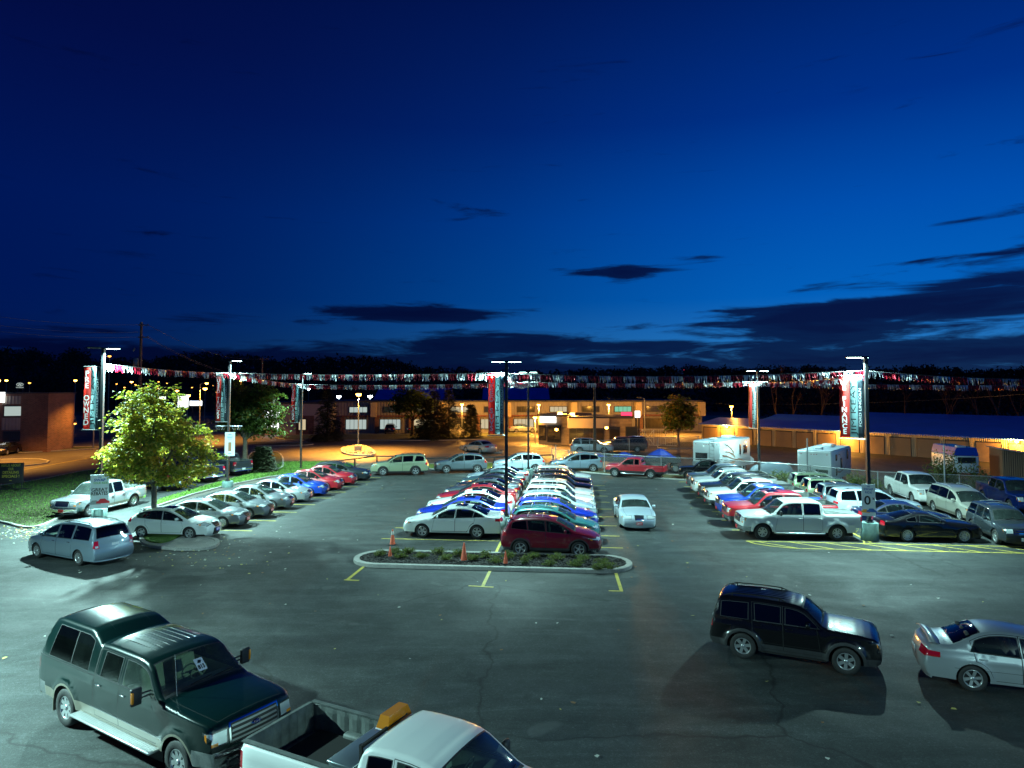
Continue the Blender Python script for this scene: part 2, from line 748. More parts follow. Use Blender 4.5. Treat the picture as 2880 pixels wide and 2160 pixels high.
    def top3(s, t, u):
        x, z = s.prof(t)
        a, b = s.prof(t - .03), s.prof(t + .03)
        dx, dz = b[0] - a[0], b[1] - a[1]
        l = hypot(dx, dz) or 1
        nx, nz = -dz / l, dx / l
        k = s.bow(t) * (1 - abs(u) ** 2.3)
        pk = s.sp.get('hood_ridge', 0)
        X, Z = x + nx * k, z + nz * k
        return Vector((s.L / 2 - X, u * s.y(x, z), Z))

    def side3(s, x, z, sg):
        return Vector((s.L / 2 - x, sg * s.y(x, z), z))


def num_normal(f, a, b, e=.012):
    du = f(a + e, b) - f(a - e, b)
    dv = f(a, b + e) - f(a, b - e)
    n = du.cross(dv)
    return n.normalized() if n.length > 1e-9 else Vector((0, 0, 1))


class Parts:
    def __init__(s):
        s.d = {}

    def get(s, k):
        return s.d.setdefault(k, dict(v=[], n=[], f=[], m=[], mats=[], idx={}))

    def tri(s, key, mat, pid, tri, P, Nn):
        g = s.get(key)
        if mat not in g['mats']:
            g['mats'].append(mat)
        f = []
        for i in tri:
            k = (pid, i)
            if k not in g['idx']:
                g['idx'][k] = len(g['v'])
                g['v'].append(P[i])
                g['n'].append(Nn[i])
            f.append(g['idx'][k])
        g['f'].append(f)
        g['m'].append(g['mats'].index(mat))


def wheel_meshes(sp):
    """tyre + rim around the Y axis, outer face at +Y"""
    R, w = sp['rw'], sp.get('tw', .22)
    rr = R * sp.get('rim', .66)
    t = MB()
    t.lathe([(rr, -w / 2), (R * .93, -w / 2), (R * .985, -w * .40), (R, -w * .3), (R, w * .3), (R * .985, w * .40), (R * .93, w / 2), (rr + .02, w / 2), (rr, w * .44)], 30, 'Y')
    t.f = [f[::-1] for f in t.f]
    r = MB()
    y0 = w * .44
    r.lathe([(rr, y0), (rr * .93, y0 + .006), (rr * .90, y0 - .03), (rr * .88, -w * .3)], 30, 'Y')
    r.f = [f[::-1] for f in r.f]
    st = sp.get('spokes', 5)
    kind = sp.get('rimkind', 'spoke')
    r.cur = 0
    if kind == 'cover':            # wheel cover with slots
        n = st
        for k in range(n):
            a = 2 * pi * k / n
            for (ra, rb, wa, wb) in ((.12, .9, .10, .20),):
                A = Vector((cos(a), 0, sin(a)))
                B = Vector((-sin(a), 0, cos(a)))
                vs = []
                for q, ww in ((ra * rr, wa * rr), (rb * rr, wb * rr * 1.2)):
                    for sg in (-1, 1):
                        vs.append(A * q + B * sg * ww + Vector((0, y0 - .004 - (.0 if q < rr * .5 else .012), 0)))
                r.add(vs, [(0, 1, 3, 2)])
    else:
        for k in range(st):
            offs = (0,) if kind != 'split' else (-.13, .13)
            for of in offs:
                a = 2 * pi * k / st + .2
                A = Vector((cos(a), 0, sin(a)))
                B = Vector((-sin(a), 0, cos(a)))
                A2 = Vector((cos(a + of * 1.5), 0, sin(a + of * 1.5)))
                wa, wb = sp.get('spw', (.13, .10))
                vs = []
                for q, ww, yy, D, o in ((rr * .16, wa * rr, y0 - .02, A, of * .6 * rr), (rr * .94, wb * rr, y0 - .005, A2, 0)):
                    for yo in (0, -.03):
                        for sg in (-1, 1):
                            vs.append(D * q + B * (sg * ww + o * .4) + Vector((0, yy + yo, 0)))
                r.add(vs, [(0, 1, 5, 4), (0, 4, 6, 2), (1, 3, 7, 5)])
    r.lathe([(rr * .24, y0 - .03), (rr * .22, y0 - .004), (rr * .10, y0 + .004), (0.001, y0 + .004)], 14, 'Y')
    r.f[-42:] = [f[::-1] for f in r.f[-42:]]
    r.cur = 1
    r.lathe([(rr * .89, y0 - .06), (0.001, y0 - .07)], 20, 'Y')
    r.f[-20:] = [f[::-1] for f in r.f[-20:]]
    return t, r


def build_car(sp, name):
    """a vehicle from its side-view drawing; returns the root empty. forward is +X, ground z=0"""
    c = CarShell(sp)
    L, W = c.L, c.W
    root = empty(name)
    pr = Parts()
    sill, rw, ra = sp.get('sill', .27), sp['rw'], sp['ra']
    wx = sp['wheels']
    # ---- side outline
    P = c.P
    low = []
    zc = rw
    for xw in (wx[1], wx[0]):
        h = sill - zc
        a0 = math.asin(max(-1, min(1, h / ra)))
        arc = [(xw + ra * cos(a0 + (pi - 2 * a0) * k / 14), zc + ra * sin(a0 + (pi - 2 * a0) * k / 14)) for k in range(15)]
        low += arc
    outline = list(P) + [(P[-1][0] - .05, sill)] * 0
    bottom = densify([(P[-1][0], P[-1][1])] + [(min(P[-1][0] - .02, L - .1), sill)] + low + [(max(P[0][0] + .02, .1), sill)] + [P[0]], .14, False)[1:-1]
    so = list(P) + bottom
    mg = sp.get('pillar', .085)
    top = lambda x, m: c.zp(x) - m
    SR, TR = [], []       # regions: (key, mat, poly)

    def archz(x, pad):
        z = sill + pad
        for xw in wx:
            d = ra + pad - abs(x - xw)
            if abs(x - xw) < ra + pad:
                z = max(z, zc + sqrt((ra + pad) ** 2 - (x - xw) ** 2))
        return z

    def band(xa, xb, lo, hi, slA=0., slB=0., n=None):
        """polygon between two curves; slA/slB lean the ends"""
        n = n or max(4, int((xb - xa) / .07))
        lo_p, hi_p = [], []
        for i in range(n + 1):
            t = i / n
            x = xa + (xb - xa) * t
            xl = x
            zl = lo(xl)
            xh = x + slA * (1 - t) + slB * t
            zh = hi(xh)
            if zh > zl + .012:
                lo_p.append((xl, zl))
                hi_p.append((xh, zh))
        return lo_p + hi_p[::-1]
    # lower cladding / two tone
    if sp.get('clad'):
        z1, mat = sp['clad']
        SR.append(('body', mat, [(-.5, -.1), (L + .5, -.1), (L + .5, z1), (-.5, z1)]))
    if sp.get('archclad'):
        wd = sp['archclad']
        for xw in wx:
            SR.append(('body', sp.get('archmat', 'trim'), [(xw + (ra + wd) * cos(pi * k / 16 * 1.3 - .15 * pi), zc + (ra + wd) * sin(pi * k / 16 * 1.3 - .15 * pi)) for k in range(17)] ))
    if sp.get('bumper'):
        z0, z1, mat, dx = sp['bumper']
        SR.append(('bumper#F', mat, [(-.5, z0), (dx, z0), (dx, z1), (-.5, z1)]))
        if not sp.get('no_rear_bumper'):
            SR.append(('bumper#R', mat, [(L - dx * .8, z0), (L + .5, z0), (L + .5, z1), (L - dx * .8, z1)]))
    # doors and windows
    bt = lambda x: c.bz(x) + .025
    wt = lambda x: top(x, mg)
    for i, d in enumerate(sp['doors']):
        xa, xb, la, lb = d
        lo1 = lambda x: archz(x, .07)
        dpoly = band(xa, xb, lo1, lambda x: top(x, mg - .045), la, lb)
        SR.append(('body', 'seam', dpoly))
        ci = .011
        dp2 = band(xa + ci, xb - ci, lambda x: archz(x, .07 + ci), lambda x: top(x, mg - .045 + ci), la, lb)
        SR.append(('door#%d' % i, 'paint', dp2))
        if sp.get('clad'):
            SR.append(('door#%d' % i, sp['clad'][1], band(xa + ci, xb - ci, lambda x: archz(x, .07 + ci), lambda x: max(archz(x, .07 + ci) + .02, sp['clad'][0]), 0, 0)))
        SR.append(('door#%d' % i, 'trim', [(xa + .03, c.bz(xa)), (xb - .02, c.bz(xb)), (xb - .02, c.bz(xb) + .03), (xa + .03, c.bz(xa) + .03)]))
    for i, wdw in enumerate(sp['windows']):
        xa, xb, la, lb = wdw[:4]
        mat = wdw[4] if len(wdw) > 4 else 'glass_side'
        if sp.get('blackout', True):
            SR.append(('body' if not sp['doors'] else 'body', 'trim', band(xa - .02, xb + .02, lambda x: c.bz(x) + .012, lambda x: top(x, mg - .016), la, lb)))
        SR.append(('side_window#%d' % i, mat, band(xa, xb, bt, wt, la, lb)))
    for key, mat, poly in sp.get('side_regions', ()):
        SR.append((key, mat, poly))
    # lamps
    hl = sp.get('head')      # z0,z1, side length, t0
    if hl:
        SR.append(('headlight', 'lamp_bezel', [(-.3, hl[0]), (hl[2], hl[1] - .05), (hl[2] * 1.05, hl[1]), (-.3, hl[1] + .01)]))
        SR.append(('headlight', 'lamp_clear', [(-.3, hl[0] + .02), (hl[2] * .8, hl[1] - .05), (hl[2] * .85, hl[1] - .02), (-.3, hl[1] - .02)]))
        if sp.get('side_amber', True):
            SR.append(('headlight', 'amber', [(hl[2] * .6, hl[0] + (hl[1] - hl[0]) * .3), (hl[2] * .78, hl[0] + (hl[1] - hl[0]) * .5), (hl[2] * .84, hl[1] - .03), (hl[2] * .62, hl[1] - .03)]))
    tl = sp.get('tail')
    if tl:
        SR.append(('tail_light', 'tail_red', [(L + .3, tl[0]), (L - tl[2], tl[0] + .03), (L - tl[2], tl[1] - .02), (L + .3, tl[1])]))
    # ---- top skin regions (s, t)
    T = c.sT
    Wt = W

    def rect(s0, s1, t0, t1, in0=0., in1=0.):
        return [(s0, t0 + in0), (s0, t1 - in0), (s1, t1 - in1), (s1, t0 + in1)]

    def sym(key, mat, s0, s1, t0, t1, in0=0, in1=0):
        TR.append((key + '#L', mat, [(a, b) for a, b in rect(s0, s1, t0, t1, in0, in1)]))
        TR.append((key + '#R', mat, [(a, -b) for a, b in rect(s0, s1, t0, t1, in0, in1)][::-1]))
    if sp.get('bumper'):
        z0, z1, mat, dx = sp['bumper']
        TR.append(('bumper#F', mat, rect(c.sF(z0), c.sF(z1), -1.1, 1.1)))
        if not sp.get('no_rear_bumper'):
            TR.append(('bumper#R', mat, rect(c.sR(z1), c.sR(z0), -1.1, 1.1)))
    if sp.get('clad'):
        TR.append(('body', sp['clad'][1], rect(-.1, c.sF(sp.get('cladF', .36)), -1.1, 1.1)))
        TR.append(('body', sp['clad'][1], rect(c.sR(sp['clad'][0]), c.S[-1] + .1, -1.1, 1.1)))
    if sp.get('deckclad'):
        pass
    # hood with shut line
    TR.append(('body', 'seam', rect(T['H'] + .03, T['C'] - .02, -.86, .86, .05)))
    TR.append(('hood', 'paint', rect(T['H'] + .042, T['C'] - .03, -.85, .85, .05)))
    for g in sp.get('grille', ()):
        z0, z1, t1, mat, bars, frm = g[:6]
        s0, s1 = c.sF(z0), c.sF(z1)
        tk = g[6] if len(g) > 6 else 0
        if frm:
            TR.append(('grille', frm, rect(s0 - .025, s1 + .025, -t1 - .035, t1 + .035, tk)))
        TR.append(('grille', mat, rect(s0, s1, -t1, t1, tk)))
        for k in range(bars):
            q = s0 + (s1 - s0) * (k + .5) / bars
            hw = (s1 - s0) / bars * .22
            TR.append(('grille', (g[7] if len(g) > 7 else frm) or 'trim', rect(q - hw, q + hw, -t1 + .02 + tk * .5, t1 - .02 - tk * .5)))
    if hl:
        s0, s1 = c.sF(hl[0]), c.sF(hl[1])
        sym('headlight', 'lamp_bezel', s0, s1, hl[3], 1.1)
        sym('headlight', 'lamp_clear', s0 + .02, s1 - .02, hl[3] + .03, 1.1)
        if sp.get('lamp_amber'):
            sym('headlight', 'amber', s0 + .01, s0 + .07, .86, 1.1)
    if tl and len(tl) > 3:
        sym('tail_light', 'tail_red', c.sR(tl[1]), c.sR(tl[0]), tl[3], 1.1)
        if len(tl) > 4:
            sym('tail_light', 'lamp_clear', c.sR(tl[1] * .35 + tl[0] * .65), c.sR(tl[0] + .03), tl[3] + .03, .97)
    # windshield, roof, rear glass
    TR.append(('body', 'trim', rect(T['C'] + .0, T['W'] + .0, -.955, .955, 0, .0)))
    TR.append(('windshield', 'glass_front', rect(T['C'] + .06, T['W'] - .03, -.93, .93)))
    if sp.get('sunroof'):
        a, b = sp['sunroof']
        TR.append(('sunroof', 'glass_dark', rect(c.sX(a), c.sX(b), -.62, .62)))
    rg = sp.get('rear_glass', (.05, .05, .9, 'glass_dark'))
    if rg:
        TR.append(('body', 'trim', rect(T['R'] + rg[0] - .02, T['B'] - rg[1] + .02, -rg[2] - .03, rg[2] + .03)))
        TR.append(('rear_window', rg[3], rect(T['R'] + rg[0], T['B'] - rg[1], -rg[2], rg[2])))
    for key, mat, poly in sp.get('top_regions', lambda c, rect: ())(c, rect):
        TR.append((key, mat, poly))
    bed = sp.get('bed')
    if bed and not sp.get('tonneau'):
        TR.append(('drop', 'paint', rect(c.sX(bed[0] + .07), c.sX(bed[1] - .07), -.90, .90)))
        TR.append(('bed_rail', 'trim', []))
    if sp.get('tonneau'):
        TR.append(('tonneau_cover', 'liner', rect(c.sX(bed[0] + .06), c.sX(bed[1] - .04), -.95, .95)))

    def clean(P):
        return [p for i, p in enumerate(P) if hypot(p[0] - P[i - 1][0], p[1] - P[i - 1][1]) > 1e-4]
    SR = [(k, m, clean(p)) for k, m, p in SR if len(p) > 2]
    TR = [(k, m, clean(p)) for k, m, p in TR if len(p) > 2]
    stp = sp.get('step', .13)
    bl = [clean(band(.6, L - .4, lambda x: c.bz(x), lambda x: min(c.bz(x) + .05, c.zp(x) - .01)))]
    vs, tris = cdt(so, [densify(p, .15) for _, _, p in SR] + [densify(p, .12) for p in bl if len(p) > 3], stp)
    edge = {(round(a, 4), round(b, 4)): c.S[i] for i, (a, b) in enumerate(P)}
    for sg, sd in ((1, 'L'), (-1, 'R')):
        P3 = [c.side3(v.x, v.y, sg) for v in vs]
        f = lambda a, b: c.side3(a, b, sg)
        Nn = []
        for v in vs:
            e = .012
            n0 = num_normal(f, v.x, v.y - .004, e)
            if n0.y * sg < 0:
                n0 = -n0
            k = (round(v.x, 4), round(v.y, 4))
            if k in edge:
                st = edge[k]
                n1 = num_normal(lambda a, b: c.top3(a, b), st, sg * .97, .02)
                x0, z0 = c.prof(st - .03)
                x1, z1 = c.prof(st + .03)
                ref = Vector((z1 - z0, 0, x1 - x0))
                if n1.dot(ref) < 0:
                    n1 = -n1
                n0 = (n0 + n1 * 1.1).normalized()
            Nn.append(n0)
        for t, cx, cy in tris:
            key, mat = 'body', 'paint'
            for k, m, p in SR:
                if inpoly(cx, cy, p):
                    key, mat = k, m
            if key in ('headlight', 'tail_light'):
                key += '#' + sd
            elif '#' in key and not key.startswith('bumper'):
                key += sd
            # x is mirrored to car space, so +y side keeps winding reversed twice
            tt = t if sg < 0 else (t[0], t[2], t[1])
            tt = (tt[0], tt[2], tt[1])
            pr.tri(key, mat, sd, tt, P3, Nn)
    # top skin in metric (s, t*W)
    us = [-1 + 2 * k / 16 for k in range(17)]
    o2 = [(q, -Wt) for q in c.S] + [(c.S[-1], u * Wt) for u in us[1:-1]] + [(q, Wt) for q in reversed(c.S)] + [(c.S[0], u * Wt) for u in reversed(us[1:-1])]
    cl = lambda p: (min(max(p[0], 0), c.S[-1]), min(max(p[1], -1), 1) * Wt)
    vs, tris = cdt(o2, [densify(clean([cl(q) for q in p]), .15) for _, _, p in TR if len(clean([cl(q) for q in p])) > 2], stp)
    P3, Nn = [], []
    for v in vs:
        P3.append(c.top3(v.x, v.y / Wt))
        n0 = num_normal(c.top3, v.x, max(-.985, min(.985, v.y / Wt)), .02)
        x0, z0 = c.prof(v.x - .03)
        x1, z1 = c.prof(v.x + .03)
        ref = Vector((z1 - z0, 0, x1 - x0))
        if n0.dot(ref) < 0:
            n0 = -n0
        if abs(abs(v.y) - Wt) < 1e-4:
            sg = 1 if v.y > 0 else -1
            x, z = c.prof(v.x)
            n1 = num_normal(lambda a, b: c.side3(a, b, sg), x, z - .004)
            if n1.y * sg < 0:
                n1 = -n1
            n0 = (n0 * 1.1 + n1).normalized()
        Nn.append(n0)
    for t, cx, cy in tris:
        key, mat = 'body', 'paint'
        for k, m, p in TR:
            if inpoly(cx, cy / Wt, p):
                key, mat = k, m
        if key == 'drop':
            continue
        pr.tri(key, mat, 'T', t, P3, Nn)
    objs = {}
    cnt = {}
    for key in sorted(pr.d):
        g = pr.d[key]
        # fix winding against the stored normals
        fs = []
        for f in g['f']:
            a, b, d = (g['v'][i] for i in f)
            n0 = (b - a).cross(d - a)
            if n0.dot(g['n'][f[0]] + g['n'][f[1]] + g['n'][f[2]]) < 0:
                f = f[::-1]
            fs.append(f)
        mats = g['mats']
        objs[key] = mesh_obj(key.split('#')[0], g['v'], fs, mats, root, g['m'], True, g['n'])
    body = objs['body']
    # ---- wheels
    t, r = wheel_meshes(sp)
    tyre = t.build('tyre', 'tyre')
    rim = r.build('rim', [sp.get('rimmat', 'rim'), 'rim_dark'])
    first = True
    tw = sp.get('tw', .22)
    for xw in wx:
        for sg in (1, -1):
            wh = empty('wheel', (L / 2 - xw, sg * (W - tw / 2 - .015 - sp.get('inset', 0) + sp.get('flare', .02) * .5), rw), 0 if sg > 0 else pi)
            wh.parent = root
            a, b = (tyre, rim) if first else (tyre.copy(), rim.copy())
            if not first:
                COL.objects.link(a)
                COL.objects.link(b)
            first = False
            a.parent = wh
            b.parent = wh
            a.rotation_euler = b.rotation_euler = (0, .7 * xw + sg, 0)
    # ---- chassis (fills the arches and the underside)
    m = MB()
    wi = W - .30
    zt = min(c.bz(L * .5) - .12, .95)
    m.box((0, 0, (.20 + zt) / 2 + .0), (L - .75, wi * 2, zt - .20 + .0))
    m.box((L / 2 - (wx[0] + wx[1]) / 2, 0, (.21 + .5) / 2), (wx[1] - wx[0] - 2 * ra - .1, (W - .06) * 2, .22))
    m.build('chassis', 'chassis', root)
    # ---- cabin
    im = sp.get('interior', 'interior_dark')
    xc, zcw = c.tags['C']
    cab0, cab1 = xc + .15, sp.get('cab_end', c.tags['R'][0] + .1)
    zb = c.bz((cab0 + cab1) / 2)
    m = MB()
    yb = c.y((cab0 + cab1) / 2, zb - .02) - .06
    X = lambda x: L / 2 - x
    zf = zb - .45
    m.add([(X(cab0), -yb, zf), (X(cab1), -yb, zf), (X(cab1), yb, zf), (X(cab0), yb, zf)], [(0, 1, 2, 3)])
    for sg in (-1, 1):
        m.add([(X(cab0), sg * yb, zf), (X(cab1), sg * yb, zf), (X(cab1), sg * yb, zb - .01), (X(cab0), sg * yb, zb - .01)], [(0, 1, 2, 3)])
    m.add([(X(cab1), -yb, zf), (X(cab1), yb, zf), (X(cab1), yb, zb), (X(cab1), -yb, zb)], [(0, 1, 2, 3)])
    # dashboard
    yd = yb - .03
    m.add([(X(xc - .02), -yd, zcw - .02), (X(xc - .02), yd, zcw - .02), (X(cab0 + .42), yd, zcw - .03), (X(cab0 + .42), -yd, zcw - .03), (X(cab0 + .47), yd, zcw - .18), (X(cab0 + .47), -yd, zcw - .18)], [(0, 1, 2, 3), (3, 2, 4, 5)])
    m.build('dashboard', sp.get('dash', im), root)
    m = MB()
    for xr, n in sp.get('seats', ()):
        ys = [-.37, .37] if n == 2 else [-.40, 0, .40]
        for y0 in ys:
            wd = .48 if n == 2 else .38
            M = Matrix.Rotation(radians(-14), 3, 'Y')
            m.rbox((X(xr - .22), y0, zf + .06), (.5, wd, .14), .05)
            m.rbox((X(xr + .02), y0, zf + .40), (.13, wd, .62), .05, M=M)
            m.rbox((X(xr + .10), y0, zf + .80), (.09, wd * .5, .18), .04, M=M)
    if m.v:
        m.build('seats', im, root)
    if sp.get('seats'):
        m = MB()
        x0 = X(sp['seats'][0][0] - .50)
        ring = [(x0 + sin(a) * .07, .37 + cos(a) * .18, zcw + .0 + sin(a) * .17) for a in [2 * pi * k / 18 for k in range(19)]]
        m.tube(ring, .015, 6, False)
        m.tube([(x0, .37, zcw), (x0 + .2, .37, zcw - .1)], .03, 6)
        m.tube([(x0, .20, zcw), (x0, .54, zcw)], .018, 6)
        m.build('steering_wheel', 'interior_dark' if im != 'interior_tan' else im, root)
    # ---- mirrors, handles, rails, plates, wipers
    xm = sp.get('mirror_x', xc + .42)
    zm = c.bz(xm) + .07
    big = sp.get('mirror_big', 0)
    for sg in (1, -1):
        y0 = c.y(xm, zm)
        m = MB()
        if big:
            m.rbox((X(xm), sg * (y0 + .30), zm + .06), (.10, .22, .34), .03)
            m.tube([(X(xm) - .02, sg * (y0 - .02), zm + .0), (X(xm), sg * (y0 + .22), zm + .0)], .018, 6)
            m.tube([(X(xm) - .02, sg * (y0 - .02), zm + .07), (X(xm), sg * (y0 + .22), zm + .09)], .018, 6)
        else:
            m.rbox((X(xm), sg * (y0 + .15), zm + .04), (.12, .20, .15 + sp.get('mirror_tall', 0)), .05)
            m.tube([(X(xm) - .01, sg * (y0 - .02), zm - .02), (X(xm), sg * (y0 + .09), zm)], .022, 6)
        m.cur = 1
        m.box((X(xm) - (.052 if big else .062), sg * (y0 + (.30 if big else .15)), zm + (.06 if big else .04)), (.004, .17, .26 if big else .11))
        mo = m.build('side_mirror', [sp.get('mirror_mat', 'paint'), 'chrome'], root)
        if big:
            a = MB()
            a.rbox((X(xm) + .04, sg * (y0 + .39), zm + .06), (.05, .05, .22), .015)
            a.build('indicator', 'amber', mo)
        for i, d in enumerate(sp['doors']):
            xh = d[1] - .16
            zh = c.bz(xh) - sp.get('handle_dz', .13)
            h = MB()
            h.rbox((X(xh), sg * (c.y(xh, zh) + .016), zh), (.19, .03, .035), .012)
            h.build('handle', sp.get('handle_mat', 'paint'), objs['door#%d%s' % (i, 'L' if sg > 0 else 'R')])
    if sp.get('rails'):
        a, b = sp['rails']
        for sg in (1, -1):
            m = MB()
            pts = []
            for k in range(9):
                x = a + (b - a) * k / 8
                st = c.sX(x)
                p = c.top3(st, sg * .90)
                lift = .055 if 0 < k < 8 else -.01
                pts.append((p.x, p.y, p.z + lift))
            m.tube(pts, .017, 6)
            for k in (1, 7):
                m.tube([pts[k], (pts[k][0], pts[k][1], pts[k][2] - .07)], .02, 6)
            m.build('roof_rail', sp.get('rail_mat', 'trim'), root)
        for k in sp.get('crossbars', ()):
            st = c.sX(k)
            m = MB()
            pts = [c.top3(st, u) + Vector((0, 0, .075)) for u in (-.88, -.5, 0, .5, .88)]
            m.tube(pts, .018, 6)
            m.build('crossbar', 'rim', root)
    pl = sp.get('plate')
    if pl:
        st = c.sF(pl[0])
        p = c.top3(st, 0)
        m = MB()
        m.box((p.x + .015, 0, pl[0]), (.012, pl[3] if len(pl) > 3 else .32, .16))
        po = m.build('license_plate', pl[1], root)
        if len(pl) > 2 and pl[2]:
            tv, tf = text_mesh(pl[2], .14, 0, .003)
            MB().add([Vector((p.x + .0225, v.x, pl[0] + v.y)) for v in tv], tf).build('year_digits', 'text_white', po)
    if sp.get('rplate'):
        z = sp['rplate']
        p = c.top3(c.sR(z), 0)
        MB().box((p.x - .008, 0, z), (.012, .32, .16)).build('license_plate', 'plate_white', root)
    if sp.get('spoiler'):
        x, z, w_, lift = sp['spoiler']
        m = MB()
        pts = []
        for k in range(11):
            u = -1 + 2 * k / 10
            dz = lift * (1 - abs(u) ** 4)
            pts.append(Vector((X(x) + .10 * (1 - u * u) * 0, u * w_, z + dz)))
        vs2, fs2 = [], []
        for q in pts:
            vs2 += [q + Vector((.12, 0, .0)), q + Vector((.02, 0, .028)), q + Vector((-.13, 0, .03)), q + Vector((-.12, 0, .005))]
        for k in range(10):
            for j in range(4):
                fs2.append((k * 4 + j, k * 4 + (j + 1) % 4, (k + 1) * 4 + (j + 1) % 4, (k + 1) * 4 + j))
        m.add(vs2, fs2, True)
        m.build('spoiler', 'paint', root)
    if bed and not sp.get('tonneau'):
        xa, xb = bed[0] + .07, bed[1] - .07
        zr, zfl = bed[2], sp.get('bed_floor', .78)
        ya = c.y((xa + xb) / 2, zr - .01) * .90
        m = MB()
        m.cur = 0
        nrib = 13
        ribs = []
        for k in range(nrib * 4 + 1):
            yy = -ya + 2 * ya * k / (nrib * 4)
            ribs.append((yy, zfl + (.018 if (k % 4) in (1, 2) else 0)))
        vs2, fs2 = [], []
        for yy, zz in ribs:
            vs2 += [(X(xa), yy, zz), (X(xb), yy, zz)]
        for k in range(len(ribs) - 1):
            fs2.append((2 * k, 2 * k + 1, 2 * k + 3, 2 * k + 2))
        m.add(vs2, fs2)
        # walls with vertical ribs
        def wall(p0, p1, inn):
            n = 24
            vs3, fs3 = [], []
            for k in range(n + 1):
                o = Vector(inn) * (.02 if (k % 3) else 0)
                q = Vector(p0).lerp(Vector(p1), k / n) + o
                vs3.extend([(q.x, q.y, zfl - .01), (q.x, q.y, zr - .10), ((q - o).x, (q - o).y, zr + .012)])
            for k in range(n):
                for j in (0, 1):
                    a = k * 3 + j
                    fs3.append((a, a + 1, a + 4, a + 3))
            m.add(vs3, fs3)
        wall((X(xa), ya, 0), (X(xb), ya, 0), (0, -1, 0))
        wall((X(xa), -ya, 0), (X(xb), -ya, 0), (0, 1, 0))
        wall((X(xa), ya, 0), (X(xa), -ya, 0), (-1, 0, 0))
        wall((X(xb), ya, 0), (X(xb), -ya, 0), (1, 0, 0))
        xw = wx[1]
        for sg in (1, -1):
            m.rbox((X(xw), sg * (ya - .10), zfl + .10), (.75, .20, .26), .06)
            # rail cap
            m.box((X((xa + xb) / 2), sg * (ya + .03), zr + .022), (xb - xa + .1, .10, .02))
        m.box((X(xb + .035), 0, zr + .022), (.07, ya * 1.9, .02))
        m.build('bed_liner', 'liner', root)
    if sp.get('steps'):
        z = sill - .06
        for sg in (1, -1):
            m = MB()
            x0, x1 = wx[0] + ra + .12, wx[1] - ra - .12
            if sp['steps'] == 'board':
                m.rbox((X((x0 + x1) / 2), sg * (W + .08), z + .05), (x1 - x0, .24, .05), .02)
                for k in range(5):
                    m.box((X((x0 + x1) / 2), sg * (W + .01 + .04 * k), z + .079), (x1 - x0 - .1, .015, .006))
            else:
                m.tube([(X(x0), sg * (W - .05), z + .02), (X(x0 + .1), sg * (W + .03), z), (X(x1 - .1), sg * (W + .03), z), (X(x1), sg * (W - .05), z + .02)], .045, 8)
            m.build('running_board', 'rim' if sp['steps'] != 'black' else 'trim', root)
    if sp.get('wipers', 1):
        m = MB()
        for y0 in (.15, -.45):
            a = c.top3(T['C'] + .05, (y0 + .1) / W)
            b = c.top3(T['C'] + .12, (y0 + .62 if y0 < 0 else y0 + .6) / W)
            m.tube([a + Vector((.02, 0, .015)), b + Vector((.02, 0, .02))], .010, 4)
        m.build('wiper', 'seam', root)
    for fn in sp.get('extra', ()):
        fn(c, root, objs)
    root['sp'] = name
    return root, c
def roof_ribs(c, root, objs):
    m = MB()
    a, b = c.sp['ribx']
    for u in (-.62, -.42, -.21, 0, .21, .42, .62):
        pts = [c.top3(c.sX(a + (b - a) * k / 6), u) + Vector((0, 0, .004 if 0 < k < 6 else -.01)) for k in range(7)]
        m.tube(pts, .012, 5)
    m.build('roof_ribs', 'paint', root)


# ------------------------------------------------------------------ vehicle drawings (side profile front->rear, metres)
SP = {}
SP['sedan'] = dict(W=1.92, sunroof=(2.65, 3.25), wheels=(1.02, 3.88), rw=.345, ra=.40, sill=.26, belt=[(1.2, .96), (4.4, 1.08)],
    prof=[(.16, .20), (.03, .32), (0, .52), (.05, .68), (.16, .78, 'H'), (.5, .89), (1.0, .97), (1.42, 1.02, 'C'), (1.75, 1.20), (2.22, 1.44, 'W'), (2.6, 1.52), (3.1, 1.535), (3.55, 1.49, 'R'),
          (3.95, 1.34), (4.38, 1.14, 'B'), (4.7, 1.12), (4.98, 1.13, 'D'), (5.07, 1.02), (5.14, .74), (5.13, .45), (4.98, .24)],
    doors=[(1.50, 2.72, .18, .03), (2.72, 3.72, .03, .12)], windows=[(1.62, 2.68, 0, .03), (2.78, 3.62, .03, .08), (3.67, 4.25, .08, 0)],
    head=(.64, .80, .42, .60), tail=(.86, 1.04, .32, .55), grille=[(.52, .70, .50, 'seam', 4, 'chrome', .08), (.26, .42, .62, 'seam', 0, None, .05)],
    seats=[(2.65, 2), (3.55, 3)], spokes=5, rimkind='split', spw=(.10, .07), plate=(.47, 'plate_white'), rplate=.80, clad=(.29, 'trim'), cladF=.26)
SP['midsedan'] = dict(SP['sedan'], W=1.84, sunroof=None, wheels=(.95, 3.72), rw=.325, ra=.375, belt=[(1.2, .90), (4.2, .99)],
    prof=[(.14, .20), (.03, .32), (0, .50), (.05, .64), (.16, .73, 'H'), (.5, .84), (1.0, .91), (1.36, .95, 'C'), (1.7, 1.14), (2.12, 1.36, 'W'), (2.5, 1.45), (2.95, 1.46), (3.35, 1.42, 'R'),
          (3.75, 1.26), (4.10, 1.06, 'B'), (4.4, 1.04), (4.68, 1.04, 'D'), (4.78, .94), (4.85, .70), (4.84, .44), (4.70, .24)],
    doors=[(1.44, 2.58, .16, .03), (2.58, 3.52, .03, .12)], windows=[(1.55, 2.54, 0, .03), (2.63, 3.44, .03, .06), (3.48, 3.98, .06, 0)],
    head=(.56, .74, .40, .62), tail=(.78, .96, .30, .6), grille=[(.46, .66, .46, 'seam', 3, 'chrome', .06), (.26, .38, .60, 'seam', 0, None, .05)], seats=[(2.5, 2), (3.4, 3)])
